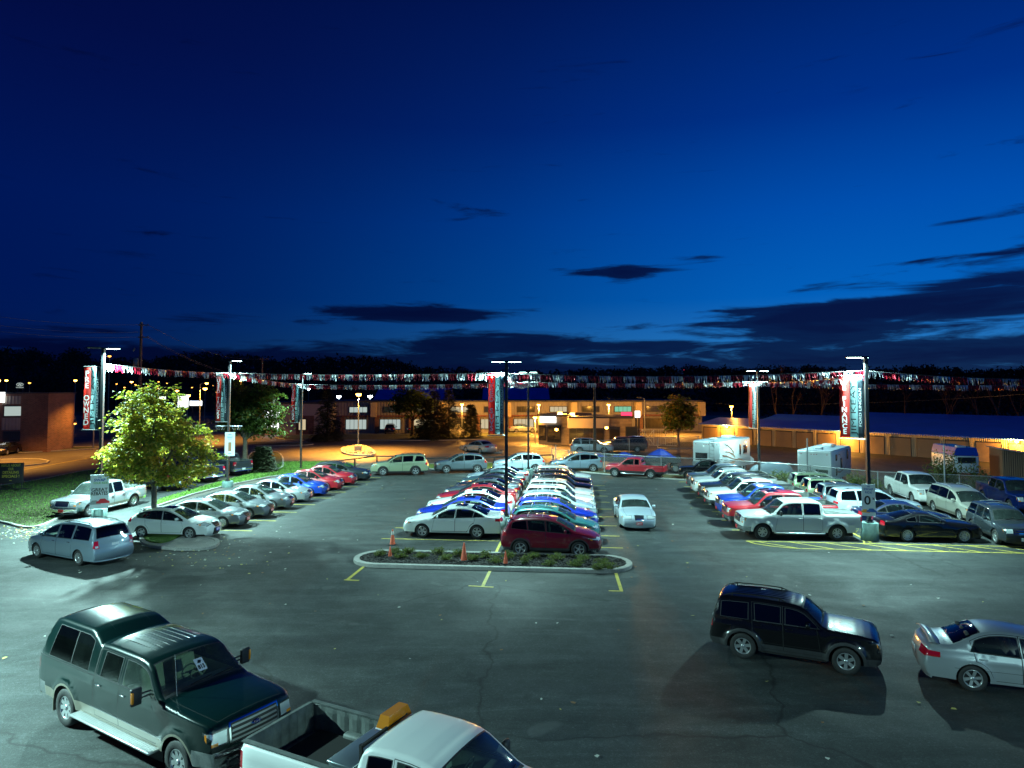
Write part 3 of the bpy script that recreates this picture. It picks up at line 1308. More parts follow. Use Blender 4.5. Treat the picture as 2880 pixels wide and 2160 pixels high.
SP['compact'] = dict(SP['midsedan'], W=1.76, tf=.19, wheels=(.90, 3.52), rw=.315, ra=.36, belt=[(1.1, .90), (3.9, 1.03)],
    prof=[(.14, .20), (.03, .30), (0, .48), (.05, .62), (.15, .72, 'H'), (.45, .84), (.85, .92), (1.12, .97, 'C'), (1.6, 1.22), (1.98, 1.38, 'W'), (2.4, 1.47), (2.8, 1.475), (3.2, 1.43, 'R'),
          (3.6, 1.27), (3.98, 1.08, 'B'), (4.2, 1.07), (4.38, 1.07, 'D'), (4.46, .96), (4.52, .70), (4.50, .44), (4.36, .24)],
    doors=[(1.22, 2.42, .24, .03), (2.42, 3.30, .03, .10)], windows=[(1.32, 2.38, 0, .03), (2.47, 3.20, .03, .05), (3.24, 3.86, .05, 0)],
    head=(.64, .80, .52, .58), tail=(.84, 1.02, .30, .6), grille=[(.54, .68, .36, 'seam', 2, 'trim', .10), (.28, .48, .40, 'seam', 3, 'trim', .0), (.30, .46, .82, 'seam', 0, None, .06)][:2],
    seats=[(2.3, 2), (3.15, 3)], rimkind='cover', spokes=9, plate=(.42, 'plate_red', '2012'), clad=None)
SP['hatch'] = dict(SP['compact'],
    prof=[(.14, .20), (.03, .30), (0, .48), (.05, .62), (.15, .72, 'H'), (.45, .84), (.85, .92), (1.12, .97, 'C'), (1.6, 1.22), (1.98, 1.38, 'W'), (2.4, 1.47), (2.9, 1.475), (3.55, 1.40, 'R'),
          (3.95, 1.22), (4.20, 1.03, 'B'), (4.26, .98, 'D'), (4.34, .86), (4.36, .66), (4.34, .44), (4.22, .24)],
    windows=[(1.32, 2.38, 0, .03), (2.47, 3.26, .03, .05), (3.30, 3.80, .05, .05)], tail=(.80, 1.08, .24, .66), rimkind='split', spokes=5, plate=(.42, 'plate_blue', '2013'), sunroof=(2.1, 2.75), spoiler=(3.72, 1.40, .55, .03))
SP['oldcompact'] = dict(SP['compact'], W=1.72, belt=[(1.1, .91), (3.9, .99)], wheels=(.88, 3.50),
    prof=[(.12, .20), (.03, .30), (0, .50), (.04, .64), (.12, .74, 'H'), (.5, .88), (.95, .94), (1.22, .97, 'C'), (1.6, 1.20), (1.96, 1.40, 'W'), (2.4, 1.48), (2.8, 1.48), (3.15, 1.44, 'R'),
          (3.45, 1.30), (3.78, 1.08, 'B'), (4.1, 1.06), (4.32, 1.06, 'D'), (4.40, .96), (4.45, .70), (4.43, .44), (4.30, .24)],
    windows=[(1.34, 2.34, 0, .03), (2.43, 3.10, .03, .05), (3.14, 3.60, .05, 0)], plate=(.44, 'plate_red', '2010'), head=(.58, .76, .34, .52), grille=[(.60, .72, .34, 'seam', 2, 'chrome', .04), (.30, .42, .50, 'seam', 0, None, .04)])
SP['wagon'] = dict(SP['midsedan'],
    prof=[(.14, .20), (.03, .32), (0, .50), (.05, .64), (.16, .73, 'H'), (.5, .84), (1.0, .91), (1.36, .95, 'C'), (1.7, 1.16), (2.08, 1.38, 'W'), (2.5, 1.47), (3.2, 1.48), (4.2, 1.44, 'R'),
          (4.45, 1.22), (4.62, 1.00, 'B'), (4.66, .96, 'D'), (4.74, .86), (4.80, .66), (4.78, .44), (4.66, .24)],
    windows=[(1.55, 2.50, 0, .03), (2.58, 3.40, .03, .03), (3.48, 4.42, .03, 0)], rails=(2.4, 4.1), tail=(.78, .98, .3, .7), plate=(.42, 'plate_red', ''))
SP['towncar'] = dict(SP['sedan'], W=1.99, wheels=(1.05, 4.04), rw=.335, ra=.38, belt=[(1.2, .90), (5.0, .96)], bow=dict(nose=.10),
    prof=[(.10, .22), (.02, .34), (0, .52), (.03, .66), (.10, .78, 'H'), (.5, .87), (1.1, .93), (1.55, .96, 'C'), (1.85, 1.12), (2.20, 1.33, 'W'), (2.6, 1.44), (3.1, 1.46), (3.55, 1.43, 'R'),
          (3.85, 1.25), (4.15, 1.04, 'B'), (4.7, 1.02), (5.25, .99, 'D'), (5.38, .86), (5.45, .66), (5.44, .44), (5.3, .26)],
    doors=[(1.62, 2.78, .10, .02), (2.78, 3.80, .02, .06)], windows=[(1.72, 2.74, 0, .02), (2.84, 3.60, .02, .02), (3.63, 3.95, .02, 0)],
    head=(.62, .78, .30, .50), grille=[(.60, .76, .28, 'seam', 5, 'chrome', .03)], plate=(.42, 'plate_red', '2011'), sunroof=None, seats=[(2.75, 2), (3.7, 3)], clad=None, rimkind='spoke', spokes=8, spw=(.06, .08), tail=(.68, .90, .2, .5))
SP['optima'] = dict(SP['midsedan'], spokes=6, belt=[(1.2, .92), (4.2, 1.02)])
SP['corolla'] = dict(SP['midsedan'], W=1.70, wheels=(.90, 3.50), rw=.33, ra=.375, belt=[(1.1, .91), (3.9, .98)], tr=.12,
    prof=[(.12, .18), (.03, .28), (0, .48), (.04, .62), (.12, .72, 'H'), (.5, .86), (.95, .94), (1.22, .98, 'C'), (1.6, 1.20), (1.98, 1.40, 'W'), (2.4, 1.47), (2.8, 1.48), (3.18, 1.43, 'R'),
          (3.52, 1.27), (3.86, 1.07, 'B'), (4.15, 1.05), (4.38, 1.04, 'D'), (4.48, .92), (4.55, .68), (4.53, .42), (4.40, .20)],
    doors=[(1.30, 2.42, .22, .03), (2.42, 3.42, .03, .10)], windows=[(1.40, 2.38, 0, .03), (2.46, 3.52, .03, -.12)], rear_glass=(.02, .04, .90, 'glass_dark'), spokes=6, rimkind='spoke', spw=(.13, .17),
    tail=(.74, .92, .34, .52), head=(.58, .78, .5, .56), plate=(.42, 'plate_white'), spoiler=(4.30, 1.08, .74, .09), rplate=.72, step=.10, clad=None,
    side_regions=[('body', 'seam', [(.95, .56), (3.9, .56), (3.9, .568), (.95, .568)])])
SP['coupe'] = dict(SP['sedan'], W=1.88, wheels=(.94, 3.66), rw=.345, ra=.39, belt=[(1.3, .93), (4.1, 1.02)], tumble=.42,
    prof=[(.14, .20), (.03, .32), (0, .50), (.03, .68), (.10, .80, 'H'), (.5, .90), (1.2, .97), (1.68, 1.00, 'C'), (2.0, 1.16), (2.38, 1.33, 'W'), (2.7, 1.39), (3.0, 1.38), (3.25, 1.34, 'R'),
          (3.75, 1.20), (4.15, 1.06, 'B'), (4.4, 1.05), (4.64, 1.05, 'D'), (4.70, .96), (4.76, .70), (4.75, .45), (4.62, .24)],
    doors=[(1.85, 3.12, .12, .04)], windows=[(1.95, 3.04, 0, -.05, 'glass_side'), (3.20, 3.62, .02, .05, 'glass_dark')], head=(.62, .78, .22, .62), grille=[(.56, .76, .60, 'seam', 0, 'trim', .03)],
    tail=(.78, .98, .05, .55), sunroof=None, seats=[(2.95, 2)], spokes=9, rimkind='split', spw=(.06, .05), rim=.72, clad=None, plate=None, rear_glass=(.06, .05, .84, 'glass_dark'))
SP['cuv'] = dict(W=1.84, wheels=(.92, 3.60), rw=.36, ra=.42, sill=.30, belt=[(1.1, 1.02), (4.2, 1.24)], tf=.2, tumble=.34,
    prof=[(.14, .24), (.03, .36), (0, .55), (.03, .72), (.10, .84, 'H'), (.4, .98), (.85, 1.08), (1.12, 1.13, 'C'), (1.55, 1.38), (1.92, 1.56, 'W'), (2.3, 1.65), (2.9, 1.68), (3.6, 1.64), (3.98, 1.58, 'R'),
          (4.16, 1.42), (4.30, 1.18, 'B'), (4.33, 1.12, 'D'), (4.44, .95), (4.52, .72), (4.50, .50), (4.38, .32)],
    doors=[(1.25, 2.42, .24, .04), (2.42, 3.36, .04, .10)], windows=[(1.36, 2.38, 0, .04), (2.47, 3.22, .04, .06), (3.30, 4.02, .06, -.05, 'glass_dark')],
    head=(.70, .86, .50, .60), tail=(.88, 1.12, .26, .66), grille=[(.62, .74, .48, 'seam', 2, 'chrome', .05), (.34, .54, .50, 'seam', 3, 'trim', .02)],
    clad=(.40, 'trim'), cladF=.32, archclad=.055, rails=(2.15, 3.75), crossbars=(2.55, 3.35), seats=[(2.35, 2), (3.2, 3)], spokes=5, spw=(.14, .12), rimkind='spoke', spoiler=(4.02, 1.60, .58, .02), rear_glass=(.05, .04, .86, 'glass_dark'), rplate=.86, plate=(.52, 'plate_white'))
SP['boxsuv'] = dict(SP['cuv'], W=1.80, tf=.14, tumble=.26, belt=[(1.1, 1.00), (4.2, 1.06)], wheels=(.88, 3.50), rw=.355, ra=.41, lr=.5, tr=.08, bow=dict(nose=.12, tail=.06, back=.05),
    prof=[(.10, .26), (.03, .36), (0, .56), (.02, .78), (.08, .92, 'H'), (.5, .99), (.95, 1.03), (1.25, 1.06, 'C'), (1.55, 1.32), (1.82, 1.56, 'W'), (2.2, 1.64), (3.0, 1.66), (3.9, 1.64), (4.12, 1.60, 'R'),
          (4.22, 1.40), (4.32, 1.08, 'B'), (4.34, 1.00, 'D'), (4.38, .85), (4.44, .66), (4.43, .48), (4.34, .32)],
    doors=[(1.34, 2.36, .16, .02), (2.36, 3.22, .02, .04)], windows=[(1.42, 2.32, 0, .02), (2.41, 3.12, .02, .02), (3.24, 4.12, .03, -.04, 'glass_dark')],
    head=(.68, .88, .22, .62), tail=(.80, 1.02, .10, .72, 1), grille=[(.66, .86, .56, 'seam', 2, 'chrome', .03), (.36, .50, .5, 'seam', 0, None, .02)], clad=(.42, 'gold_trim'), cladF=.40, archclad=.07, archmat='gold_trim', rails=(2.1, 3.95),
    spoiler=None, rear_glass=(.05, .06, .86, 'glass_dark'), plate=(.44, 'plate_red', ''), sunroof=None)
SP['darksuv'] = dict(SP['boxsuv'], archmat='paint', clad=(.42, 'rim_dark'), plate=(.44, 'plate_white'), spokes=6)
SP['patriot'] = dict(SP['boxsuv'], smooth=1, rr=.035, bow=dict(nose=.06, tail=.05, back=.04, hood=.04), lf=.5, extra=(roof_ribs,), ribx=(2.1, 4.0), W=1.76, tf=.08, tumble=.20, sill=.31, wheels=(.86, 3.50), rw=.36, ra=.425, tw=.225, belt=[(1.2, 1.13), (1.5, 1.09), (4.2, 1.10)], ledge=0, flare=.06, step=.10,
    prof=[(.10, .34), (.02, .42), (0, .58), (.05, .74), (.07, .99, 'H'), (.5, 1.06), (1.0, 1.09), (1.36, 1.11, 'C'), (1.62, 1.34), (1.86, 1.56, 'W'), (2.15, 1.65), (3.0, 1.685), (4.0, 1.66), (4.16, 1.62, 'R'),
          (4.24, 1.40), (4.32, 1.10, 'B'), (4.34, 1.02, 'D'), (4.37, .82), (4.42, .66), (4.42, .46), (4.34, .34)],
    doors=[(1.46, 2.42, .12, .02), (2.42, 3.24, .02, .03)], windows=[(1.56, 2.36, 0, .0, 'glass_dark'), (2.50, 3.16, .0, .02, 'glass_dark'), (3.36, 4.10, .0, -.02, 'glass_dark')],
    head=(.74, .94, .14, .66), lamp_amber=True, tail=(.78, 1.04, .08, .78), grille=[(.74, .94, .52, 'seam', 0, None, 0)] + [], clad=(.50, 'trim'), archclad=.085, archmat='trim', rails=(2.3, 4.0), crossbars=(), pillar=.13,
    rail_mat='seam', spokes=6, rimkind='spoke', spw=(.17, .20), rim=.62, plate=None, handle_dz=.10,
    side_regions=[('body', 'seam', [(1.3, .545), (3.2, .545), (3.2, .553), (1.3, .553)])])
SP['explorer'] = dict(SP['cuv'], W=2.0, wheels=(1.02, 3.88), rw=.385, ra=.44, belt=[(1.2, 1.14), (4.6, 1.24)], tumble=.32, step=.16,
    prof=[(.12, .28), (.03, .38), (0, .60), (.03, .80), (.10, .95, 'H'), (.5, 1.06), (1.1, 1.13), (1.42, 1.18, 'C'), (1.8, 1.44), (2.15, 1.66, 'W'), (2.6, 1.76), (3.4, 1.79), (4.3, 1.76), (4.62, 1.70, 'R'),
          (4.74, 1.50), (4.84, 1.24, 'B'), (4.86, 1.16, 'D'), (4.94, .98), (5.00, .74), (4.98, .50), (4.88, .34)],
    doors=[(1.52, 2.72, .2, .02), (2.72, 3.72, .02, .08)], windows=[(1.62, 2.66, 0, .02), (2.78, 3.62, .02, .05, 'glass_dark'), (3.80, 4.66, .16, -.04, 'glass_dark')], rails=(2.5, 4.4), crossbars=(),
    head=(.78, .94, .42, .62), grille=[(.66, .92, .52, 'seam', 3, 'chrome', .04)], seats=[(2.65, 2), (3.6, 3)], plate=None, archclad=.05)
SP['edge'] = dict(SP['explorer'], W=1.93, wheels=(.96, 3.78), rw=.37, ra=.43, belt=[(1.1, 1.04), (4.3, 1.20)], tumble=.36,
    prof=[(.12, .28), (.03, .38), (0, .58), (.03, .78), (.10, .90, 'H'), (.5, 1.02), (.95, 1.08), (1.25, 1.12, 'C'), (1.7, 1.38), (2.08, 1.58, 'W'), (2.5, 1.68), (3.1, 1.70), (3.8, 1.64), (4.18, 1.56, 'R'),
          (4.38, 1.38), (4.54, 1.18, 'B'), (4.57, 1.12, 'D'), (4.66, .95), (4.72, .72), (4.70, .50), (4.60, .34)],
    doors=[(1.38, 2.58, .2, .02), (2.58, 3.54, .02, .08)], windows=[(1.46, 2.53, 0, .02), (2.63, 3.48, .02, .05, 'glass_dark'), (3.53, 4.28, .05, -.04, 'glass_dark')], rails=None, head=(.74, .90, .40, .60), clad=(.42, 'trim'), archclad=0, grille=[(.62, .86, .56, 'seam', 4, 'chrome', .04)], seats=[(2.5, 2), (3.4, 3)])
SP['fourrunner'] = dict(SP['explorer'], W=1.9, belt=[(1.2, 1.12), (4.6, 1.16)], clad=(.52, 'rim_dark'), archclad=0, flare=.05,
    windows=[(1.62, 2.66, 0, .02, 'glass_dark'), (2.78, 3.62, .02, .05, 'glass_dark'), (3.74, 4.60, .06, -.06, 'glass_dark')], spokes=6, rails=(2.4, 4.4), tail=(.92, 1.10, .2, .7), rplate=.9)
SP['flex'] = dict(SP['explorer'], belt=[(1.2, 1.12), (4.6, 1.14)], archclad=0)
SP['minivan'] = dict(SP['explorer'], W=1.96, wheels=(.98, 4.06), rw=.335, ra=.385, sill=.25, belt=[(1.0, 1.02), (4.8, 1.12)], tumble=.27, tf=.18, lr=.6, tr=.09, step=.11, flare=.015,
    prof=[(.14, .20), (.03, .32), (0, .52), (.03, .70), (.12, .82, 'H'), (.4, .93), (.75, 1.00), (1.02, 1.06, 'C'), (1.5, 1.34), (1.95, 1.56, 'W'), (2.4, 1.68), (3.2, 1.735), (4.3, 1.72), (4.72, 1.68, 'R'),
          (4.86, 1.44), (4.98, 1.14, 'B'), (5.00, 1.08, 'D'), (5.04, .86), (5.12, .66), (5.12, .42), (5.02, .24)],
    doors=[(1.30, 2.42, .28, .02), (2.42, 3.52, .02, .04)], windows=[(1.46, 2.36, 0, .02), (2.50, 3.46, .02, .03, 'glass_dark'), (3.60, 4.72, .03, -.06, 'glass_dark')],
    head=(.62, .80, .44, .62), tail=(.78, 1.10, .12, .80, 1), grille=[(.58, .76, .46, 'seam', 3, 'chrome', .05)], clad=None, archclad=0, rails=(2.5, 4.5), rail_mat='seam', crossbars=(), seats=[(2.4, 2), (3.3, 2), (4.2, 3)],
    spokes=9, rimkind='spoke', spw=(.07, .09), rear_glass=(.06, .06, .90, 'glass_dark'), spoiler=None, rplate=.86, plate=None, handle_mat='chrome')
SP['montana'] = dict(SP['minivan'], clad=(.42, 'gold_trim'), cladF=.36, rails=(2.5, 4.5), rail_mat='rim', spokes=5, spw=(.13, .12), handle_mat='paint', windows=[(1.46, 2.36, 0, .02), (2.46, 3.50, .02, .03, 'glass_dark'), (3.54, 4.72, .03, -.10, 'glass_dark')], rplate=None,
    head=(.64, .82, .36, .62), step=.14)


def truck(L=5.9, cab=(2.0, 4.05), W=2.0, wb=(.98, 4.66), hood=1.18, roof=1.93, rail=1.32, **kw):
    a, b = cab
    d = dict(W=W, wheels=wb, rw=.395, ra=.47, sill=.42, tw=.27, belt=[(1.2, hood + .07), (b, hood + .09), (b + .02, rail + .03), (L, rail + .03)], tf=.10, lf=.8, tr=.05, lr=.4, tumble=.24, sill_in=.04, zmid=.8,
        bow=dict(nose=.09, hood=.05, ws=.09, roof=.04, back=.02, deck=.0, tail=.02),
        prof=[(.12, .36), (.03, .42), (0, .55), (.02, .74), (.05, hood - .12), (.12, hood - .02, 'H'), (.6, hood + .03), (1.2, hood + .06), (a - .52, hood + .10, 'C'), (a - .2, hood + .36), (a + .12, roof - .08, 'W'), (a + .5, roof - .01),
              (b - .5, roof), (b - .12, roof - .04, 'R'), (b - .02, roof - .22), (b, hood + .16), (b + .01, rail + .04, 'B'), (b + .10, rail), (L - .3, rail), (L - .05, rail, 'D'), (L - .02, rail - .10), (L - .02, .72), (L, .60), (L, .50), (L - .06, .42)],
        doors=[(a - .40, (a + b) / 2 - .02, .22, .02), ((a + b) / 2 - .02, b - .10, .02, .0)], windows=[(a - .28, (a + b) / 2 - .07, 0, .01), ((a + b) / 2 + .05, b - .18, .01, -.02, 'glass_dark')],
        head=(hood - .36, hood - .08, .20, .68), lamp_amber=True, side_amber=True, tail=(rail - .36, rail - .06, .10, .82), grille=[(hood - .36, hood - .08, .58, 'seam', 4, 'chrome', .03)],
        bumper=(.40, .66, 'chrome', .42), seats=[(a + .75, 2), (b - .35, 3)] if b - a > 1.8 else [(a + .75, 2)], bed=(b, L, rail), cab_end=b - .12, rear_glass=(.08, .12, .70, 'glass_dark'),
        rimkind='split', spokes=6, spw=(.09, .07), rim=.60, plate=(.50, 'plate_red', ''), steps='tube', mirror_tall=.10, pillar=.11, rd=.07, rr=.035, flare=.035, mirror_x=a - .12, handle_dz=.16, step=.15, smooth=1, mirror_mat='trim')
    d.update(kw)
    return d


def emblem(c, root, objs):
    z = c.tags['H'][1] - .20
    p = c.top3(c.sF(z), 0)
    m = MB()
    ring = [(0, cos(t) * .115, sin(t) * .045) for t in [2 * pi * k / 20 for k in range(20)]]
    vs = [Vector((p.x + .012, q[1], z + q[2])) for q in ring] + [Vector((p.x + .03, q[1] * .85, z + q[2] * .85)) for q in ring]
    m.add(vs, [(k, (k + 1) % 20, 20 + (k + 1) % 20, 20 + k) for k in range(20)])
    m.cur = 1
    m.add([Vector((v.x + .001, v.y, v.z)) for v in vs[20:]], [tuple(range(20))])
    m.cur = 0
    tv, tf = text_mesh('Ford', .07, 0, .001, 1.1)
    m.add([Vector((p.x + .033, v.x, z + v.y)) for v in tv], tf)
    m.build('emblem', ['chrome', 'emblem_blue'], root)


pbsdf('emblem_blue', (.01, .02, .16), .25, .2, 1)
SP['crewtruck'] = truck(tonneau=True, extra=(emblem,))
SP['crewopen'] = truck(extra=(emblem,), sunroof=(2.3, 2.9))
SP['exttruck'] = truck(cab=(2.0, 3.75), wb=(.98, 4.50), L=5.75, extra=(emblem,), bumper=(.40, .66, 'paint', .42))
SP['darkliner'] = truck(steps='black', extra=(), rplate=.62, tail=(.92, 1.26, .16, .80, 1), handle_mat='trim')
SP['oldtruck'] = truck(L=5.9, cab=(2.0, 3.95), hood=1.08, roof=1.88, rail=1.24, W=1.98, bow=dict(nose=.14, hood=.07, ws=.10, roof=.04, back=.02, deck=0, tail=.02), clad=(.56, 'gold_trim'), plate=(.50, 'plate_red', ''), steps='tube', mirror_mat='paint',
    grille=[(.76, .98, .50, 'seam', 6, 'chrome', .05)], head=(.76, .98, .34, .58), extra=())
SP['gmtruck'] = truck(hood=1.16, roof=1.90, mirror_mat='trim', extra=(), bumper=(.40, .66, 'paint', .42))
SP['ranger'] = truck(L=5.15, cab=(1.80, 3.15), W=1.82, wb=(.86, 4.0), hood=1.04, roof=1.70, rail=1.12, rw=.365, ra=.43, doors=[(1.40, 2.55, .22, .02)], windows=[(1.52, 2.50, 0, .01), (2.60, 2.98, .01, -.02, 'glass_dark')],
    clad=(.60, 'rim_dark'), archclad=.07, archmat='rim_dark', flare=.06, bumper=(.40, .62, 'rim_dark', .4), grille=[(.74, .96, .5, 'seam', 1, 'trim', .03)], head=(.72, .96, .22, .66), plate=None, tail=(.78, 1.06, .08, .82), seats=[(2.45, 2)], step=.13, extra=())


def cap_prof(L, a, b, hood, roof, caproof):
    return [(.12, .40), (.03, .46), (0, .60), (.02, .80), (.05, hood - .12), (.12, hood - .02, 'H'), (.6, hood + .03), (1.2, hood + .06), (a - .52, hood + .10, 'C'), (a - .2, hood + .36), (a + .12, roof - .08, 'W'), (a + .5, roof - .01),
            (b - .3, roof), (b - .03, roof - .02), (b + .03, roof - .05), (b + .10, roof - .01), (b + .5, caproof), (L - .55, caproof), (L - .34, caproof - .05, 'R'), (L - .16, caproof - .38), (L - .05, hood + .16, 'B'), (L - .03, hood + .08, 'D'), (L - .02, .80), (L, .66), (L, .52), (L - .06, .44)]


def cap_top(c, rect):
    b = c.sp['capx']
    s0 = c.sX(b)
    R = [('body', 'seam', rect(s0 - .012, s0 + .03, -1.1, 1.1))]
    s1, s2 = c.sX(b + .35), c.sX(c.L - .6)
    for u in (-.55, .55):
        R.append(('body', 'trim', rect(s1, s2, u - .003, u + .003)))
    return R


def mudflaps(c, root, objs):
    for sg in (1, -1):
        m = MB()
        m.box((c.L / 2 - c.sp['wheels'][1] - c.sp['ra'] - .01, sg * (c.W - .14), .50), (.012, .30, .52))
        m.build('mud_flap', 'mud', root)


def stock_sticker(c, root, objs):
    T = c.sT
    s0 = T['C'] + (T['W'] - T['C']) * .52
    o = c.top3(s0, .06)
    right = (c.top3(s0, .10) - c.top3(s0, .02)).normalized()
    up = (c.top3(s0 + .1, .06) - c.top3(s0 - .1, .06)).normalized()
    nn = right.cross(up)
    M = frame(o + nn * .012, right, up)
    m = MB()
    m.add([M @ Vector(p) for p in ((-.10, -.15, 0), (.10, -.15, 0), (.10, .15, 0), (-.10, .15, 0))], [(0, 1, 2, 3)])
    b = m.build('window_sticker', 'text_white', root)
    tv, tf = text_mesh('813', .13, 0, .006, .8)
    m = MB().add([M @ Vector((v.x, v.y - .06, .003)) for v in tv], tf)
    m.add([M @ Vector(p) for p in ((-.05, .04, .003), (.02, .03, .003), (.06, .09, .003), (-.01, .11, .003))], [(0, 1, 2, 3)])
    m.build('number', 'text_black', b)
    a = c.top3(T['C'] - .05, -.72)
    MB().tube([a, a + Vector((-.10, 0, .80))], .005, 4).build('antenna', 'rim', root)


def plow_hoops(c, root, objs):
    m = MB()
    x = c.L / 2 + .02
    for y0 in (.52, -.52):
        m.tube([(x, y0 - .1, .46), (x + .05, y0 - .1, .60), (x + .05, y0 + .1, .60), (x, y0 + .1, .46)], .02, 8)
    m.build('tow_hook', 'trim', root)


pbsdf('mud', (.14, .12, .08), .9)
vary('mud', .5, 9)
_L, _a, _b = 6.65, 2.12, 4.12
SP['superduty'] = truck(L=_L, cab=(_a, _b), W=2.03, wb=(.98, 5.30), hood=1.30, roof=2.04, rail=1.44, rw=.42, ra=.50, sill=.50, tw=.29, tonneau=None, bed=None, smooth=1, step=.10,
    prof=cap_prof(_L, _a, _b, 1.30, 2.04, 2.22), belt=[(1.30, 1.46), (1.75, 1.40), (_L, 1.41)], ledge=0, capx=_b, ribx=(_a + .45, _b - .25), zmid=.9, tumble=.22,
    bow=dict(nose=.10, hood=.07, ws=.09, roof=.06, back=.05, deck=.02, tail=.02),
    windows=[(_a - .26, 3.02, 0, .01, 'glass_front'), (3.20, 3.90, .01, -.03, 'glass_side'), (_b + .30, _b + 1.03, .03, 0, 'glass_side'), (_b + 1.06, _L - .50, .0, -.14, 'glass_dark')],
    doors=[(_a - .40, 3.10, .22, .02), (3.10, 4.06, .02, 0)], top_regions=cap_top, clad=(.72, 'gold_trim'), cladF=.44, archclad=.05, archmat='gold_trim', interior='interior_tan', dash='interior_tan',
    head=(.90, 1.16, .24, .66), grille=[(.86, 1.20, .60, 'seam', 4, 'chrome', .02, 'pole_grey')], bumper=(.44, .80, 'chrome', .50), tail=(1.0, 1.30, .08, .85), steps='board', mirror_big=1, mirror_mat='trim', rimkind='spoke', spokes=8, spw=(.17, .19), rim=.60, pillar=.13,
    seats=[(_a + .78, 2), (_b - .30, 3)], rear_glass=(.05, .10, .84, 'glass_dark'), extra=(emblem, roof_ribs, mudflaps, plow_hoops, stock_sticker), plate=None, handle_mat='chrome',
    side_regions=[('body', 'seam', [(_b - .012, .74), (_b + .012, .74), (_b + .02, 2.2), (_b - .02, 2.2)]), ('body', 'rim_dark', [(_b + .02, 1.375), (_L, 1.375), (_L, 1.395), (_b + .02, 1.395)])])
SP['captruck'] = dict(truck(L=5.8, cab=(1.9, 3.4), wb=(.95, 4.5), hood=1.12, roof=1.82, tonneau=None, bed=None, prof=cap_prof(5.8, 1.9, 3.4, 1.12, 1.84, 1.90), belt=[(1.2, 1.18), (5.8, 1.2)], capx=3.4, top_regions=cap_top,
    doors=[(1.5, 2.75, .22, .02)], windows=[(1.62, 2.7, 0, .01), (2.82, 3.3, 0, -.02, 'glass_dark'), (3.6, 5.3, .03, -.08, 'glass_dark')], rear_glass=(.05, .08, .86, 'glass_dark'), steps=None, plate=None))


def beacon(c, root, objs):
    X = lambda x: c.L / 2 - x
    xb = c.sp['bed'][0]
    # diamond-plate tool box across the front of the bed
    m = MB()
    m.box((X(xb + .36), 0, 1.36), (.50, 1.66, .16))
    m.rbox((X(xb + .36), 0, 1.455), (.54, 1.74, .035), .012)
    t = m.build('tool_box', 'diamond_plate', root)
    # headache rack and amber beacon
    m = MB()
    zr = 1.50
    for sg in (-1, 1):
        m.box((X(xb + .10), sg * .62, zr + .06), (.05, .05, .36))
    m.box((X(xb + .10), 0, zr + .20), (.05, 1.30, .05))
    m.box((X(xb + .10), 0, zr + .06), (.04, 1.24, .04))
    m.build('rack', 'seam', root)
    m = MB()
    y0 = -.30 * c.sp.get('bside', 1)
    m.box((X(xb + .20), y0, zr + .16), (.27, .74, .02))
    m.cur = 1
    m.box((X(xb + .20), y0, zr + .27), (.26, .72, .20), taper=.76)
    m.build('beacon', ['text_white', 'beacon_amber'], root)


def dented_antenna(c, root, objs):
    m = MB()
    p = c.top3(c.sX(c.tags['W'][0] + .35), 0)
    m.box((p.x, 0, p.z + .015), (.09, .03, .03))
    m.tube([(p.x, 0, p.z + .02), (p.x - .03, 0, p.z + .10)], .006, 5)
    m.build('antenna', 'trim', root)


pbsdf('beacon_amber', (.75, .25, .01), .25, 0, 1.0)
MATS['beacon_amber'].node_tree.nodes['Principled BSDF'].inputs['Transmission Weight'].default_value = .25
pbsdf('diamond_plate', (.42, .50, .52), .3, .85)
SP['worktruck'] = truck(L=6.15, bside=-1.4, cab=(1.95, 3.57), wb=(.95, 4.80), W=1.98, hood=1.14, roof=1.84, rail=1.34, doors=[(1.60, 2.85, .22, .02)], windows=[(1.72, 2.78, 0, .01, 'glass_side'), (2.90, 3.38, .01, -.02, 'glass_dark')], steps=None, extra=(beacon,), step=.09,
    seats=[(2.70, 2)], tail=(.90, 1.24, .10, .92), plate=None, interior='interior_grey', mirror_tall=.16, bed_floor=.80, rimkind='spoke')


def text_on(root, s, origin, right, up, size, mat, name='lettering', **kw):
    tv, tf = text_mesh(s, size, 0, kw.get('bold', .002), kw.get('sx', 1))
    M = frame(origin, right, up)
    MB().add([M @ v for v in tv], tf).build(name, mat, root)
# ------------------------------------------------------------------ ground, road, kerbs, markings
A_LOT = radians(5.4)


def LOT(u, v, z=0.0):
    """parking-lot frame: u across the rows (right), v along the rows (away)"""
    return Vector((u * cos(A_LOT) + v * sin(A_LOT), -u * sin(A_LOT) + v * cos(A_LOT), z))


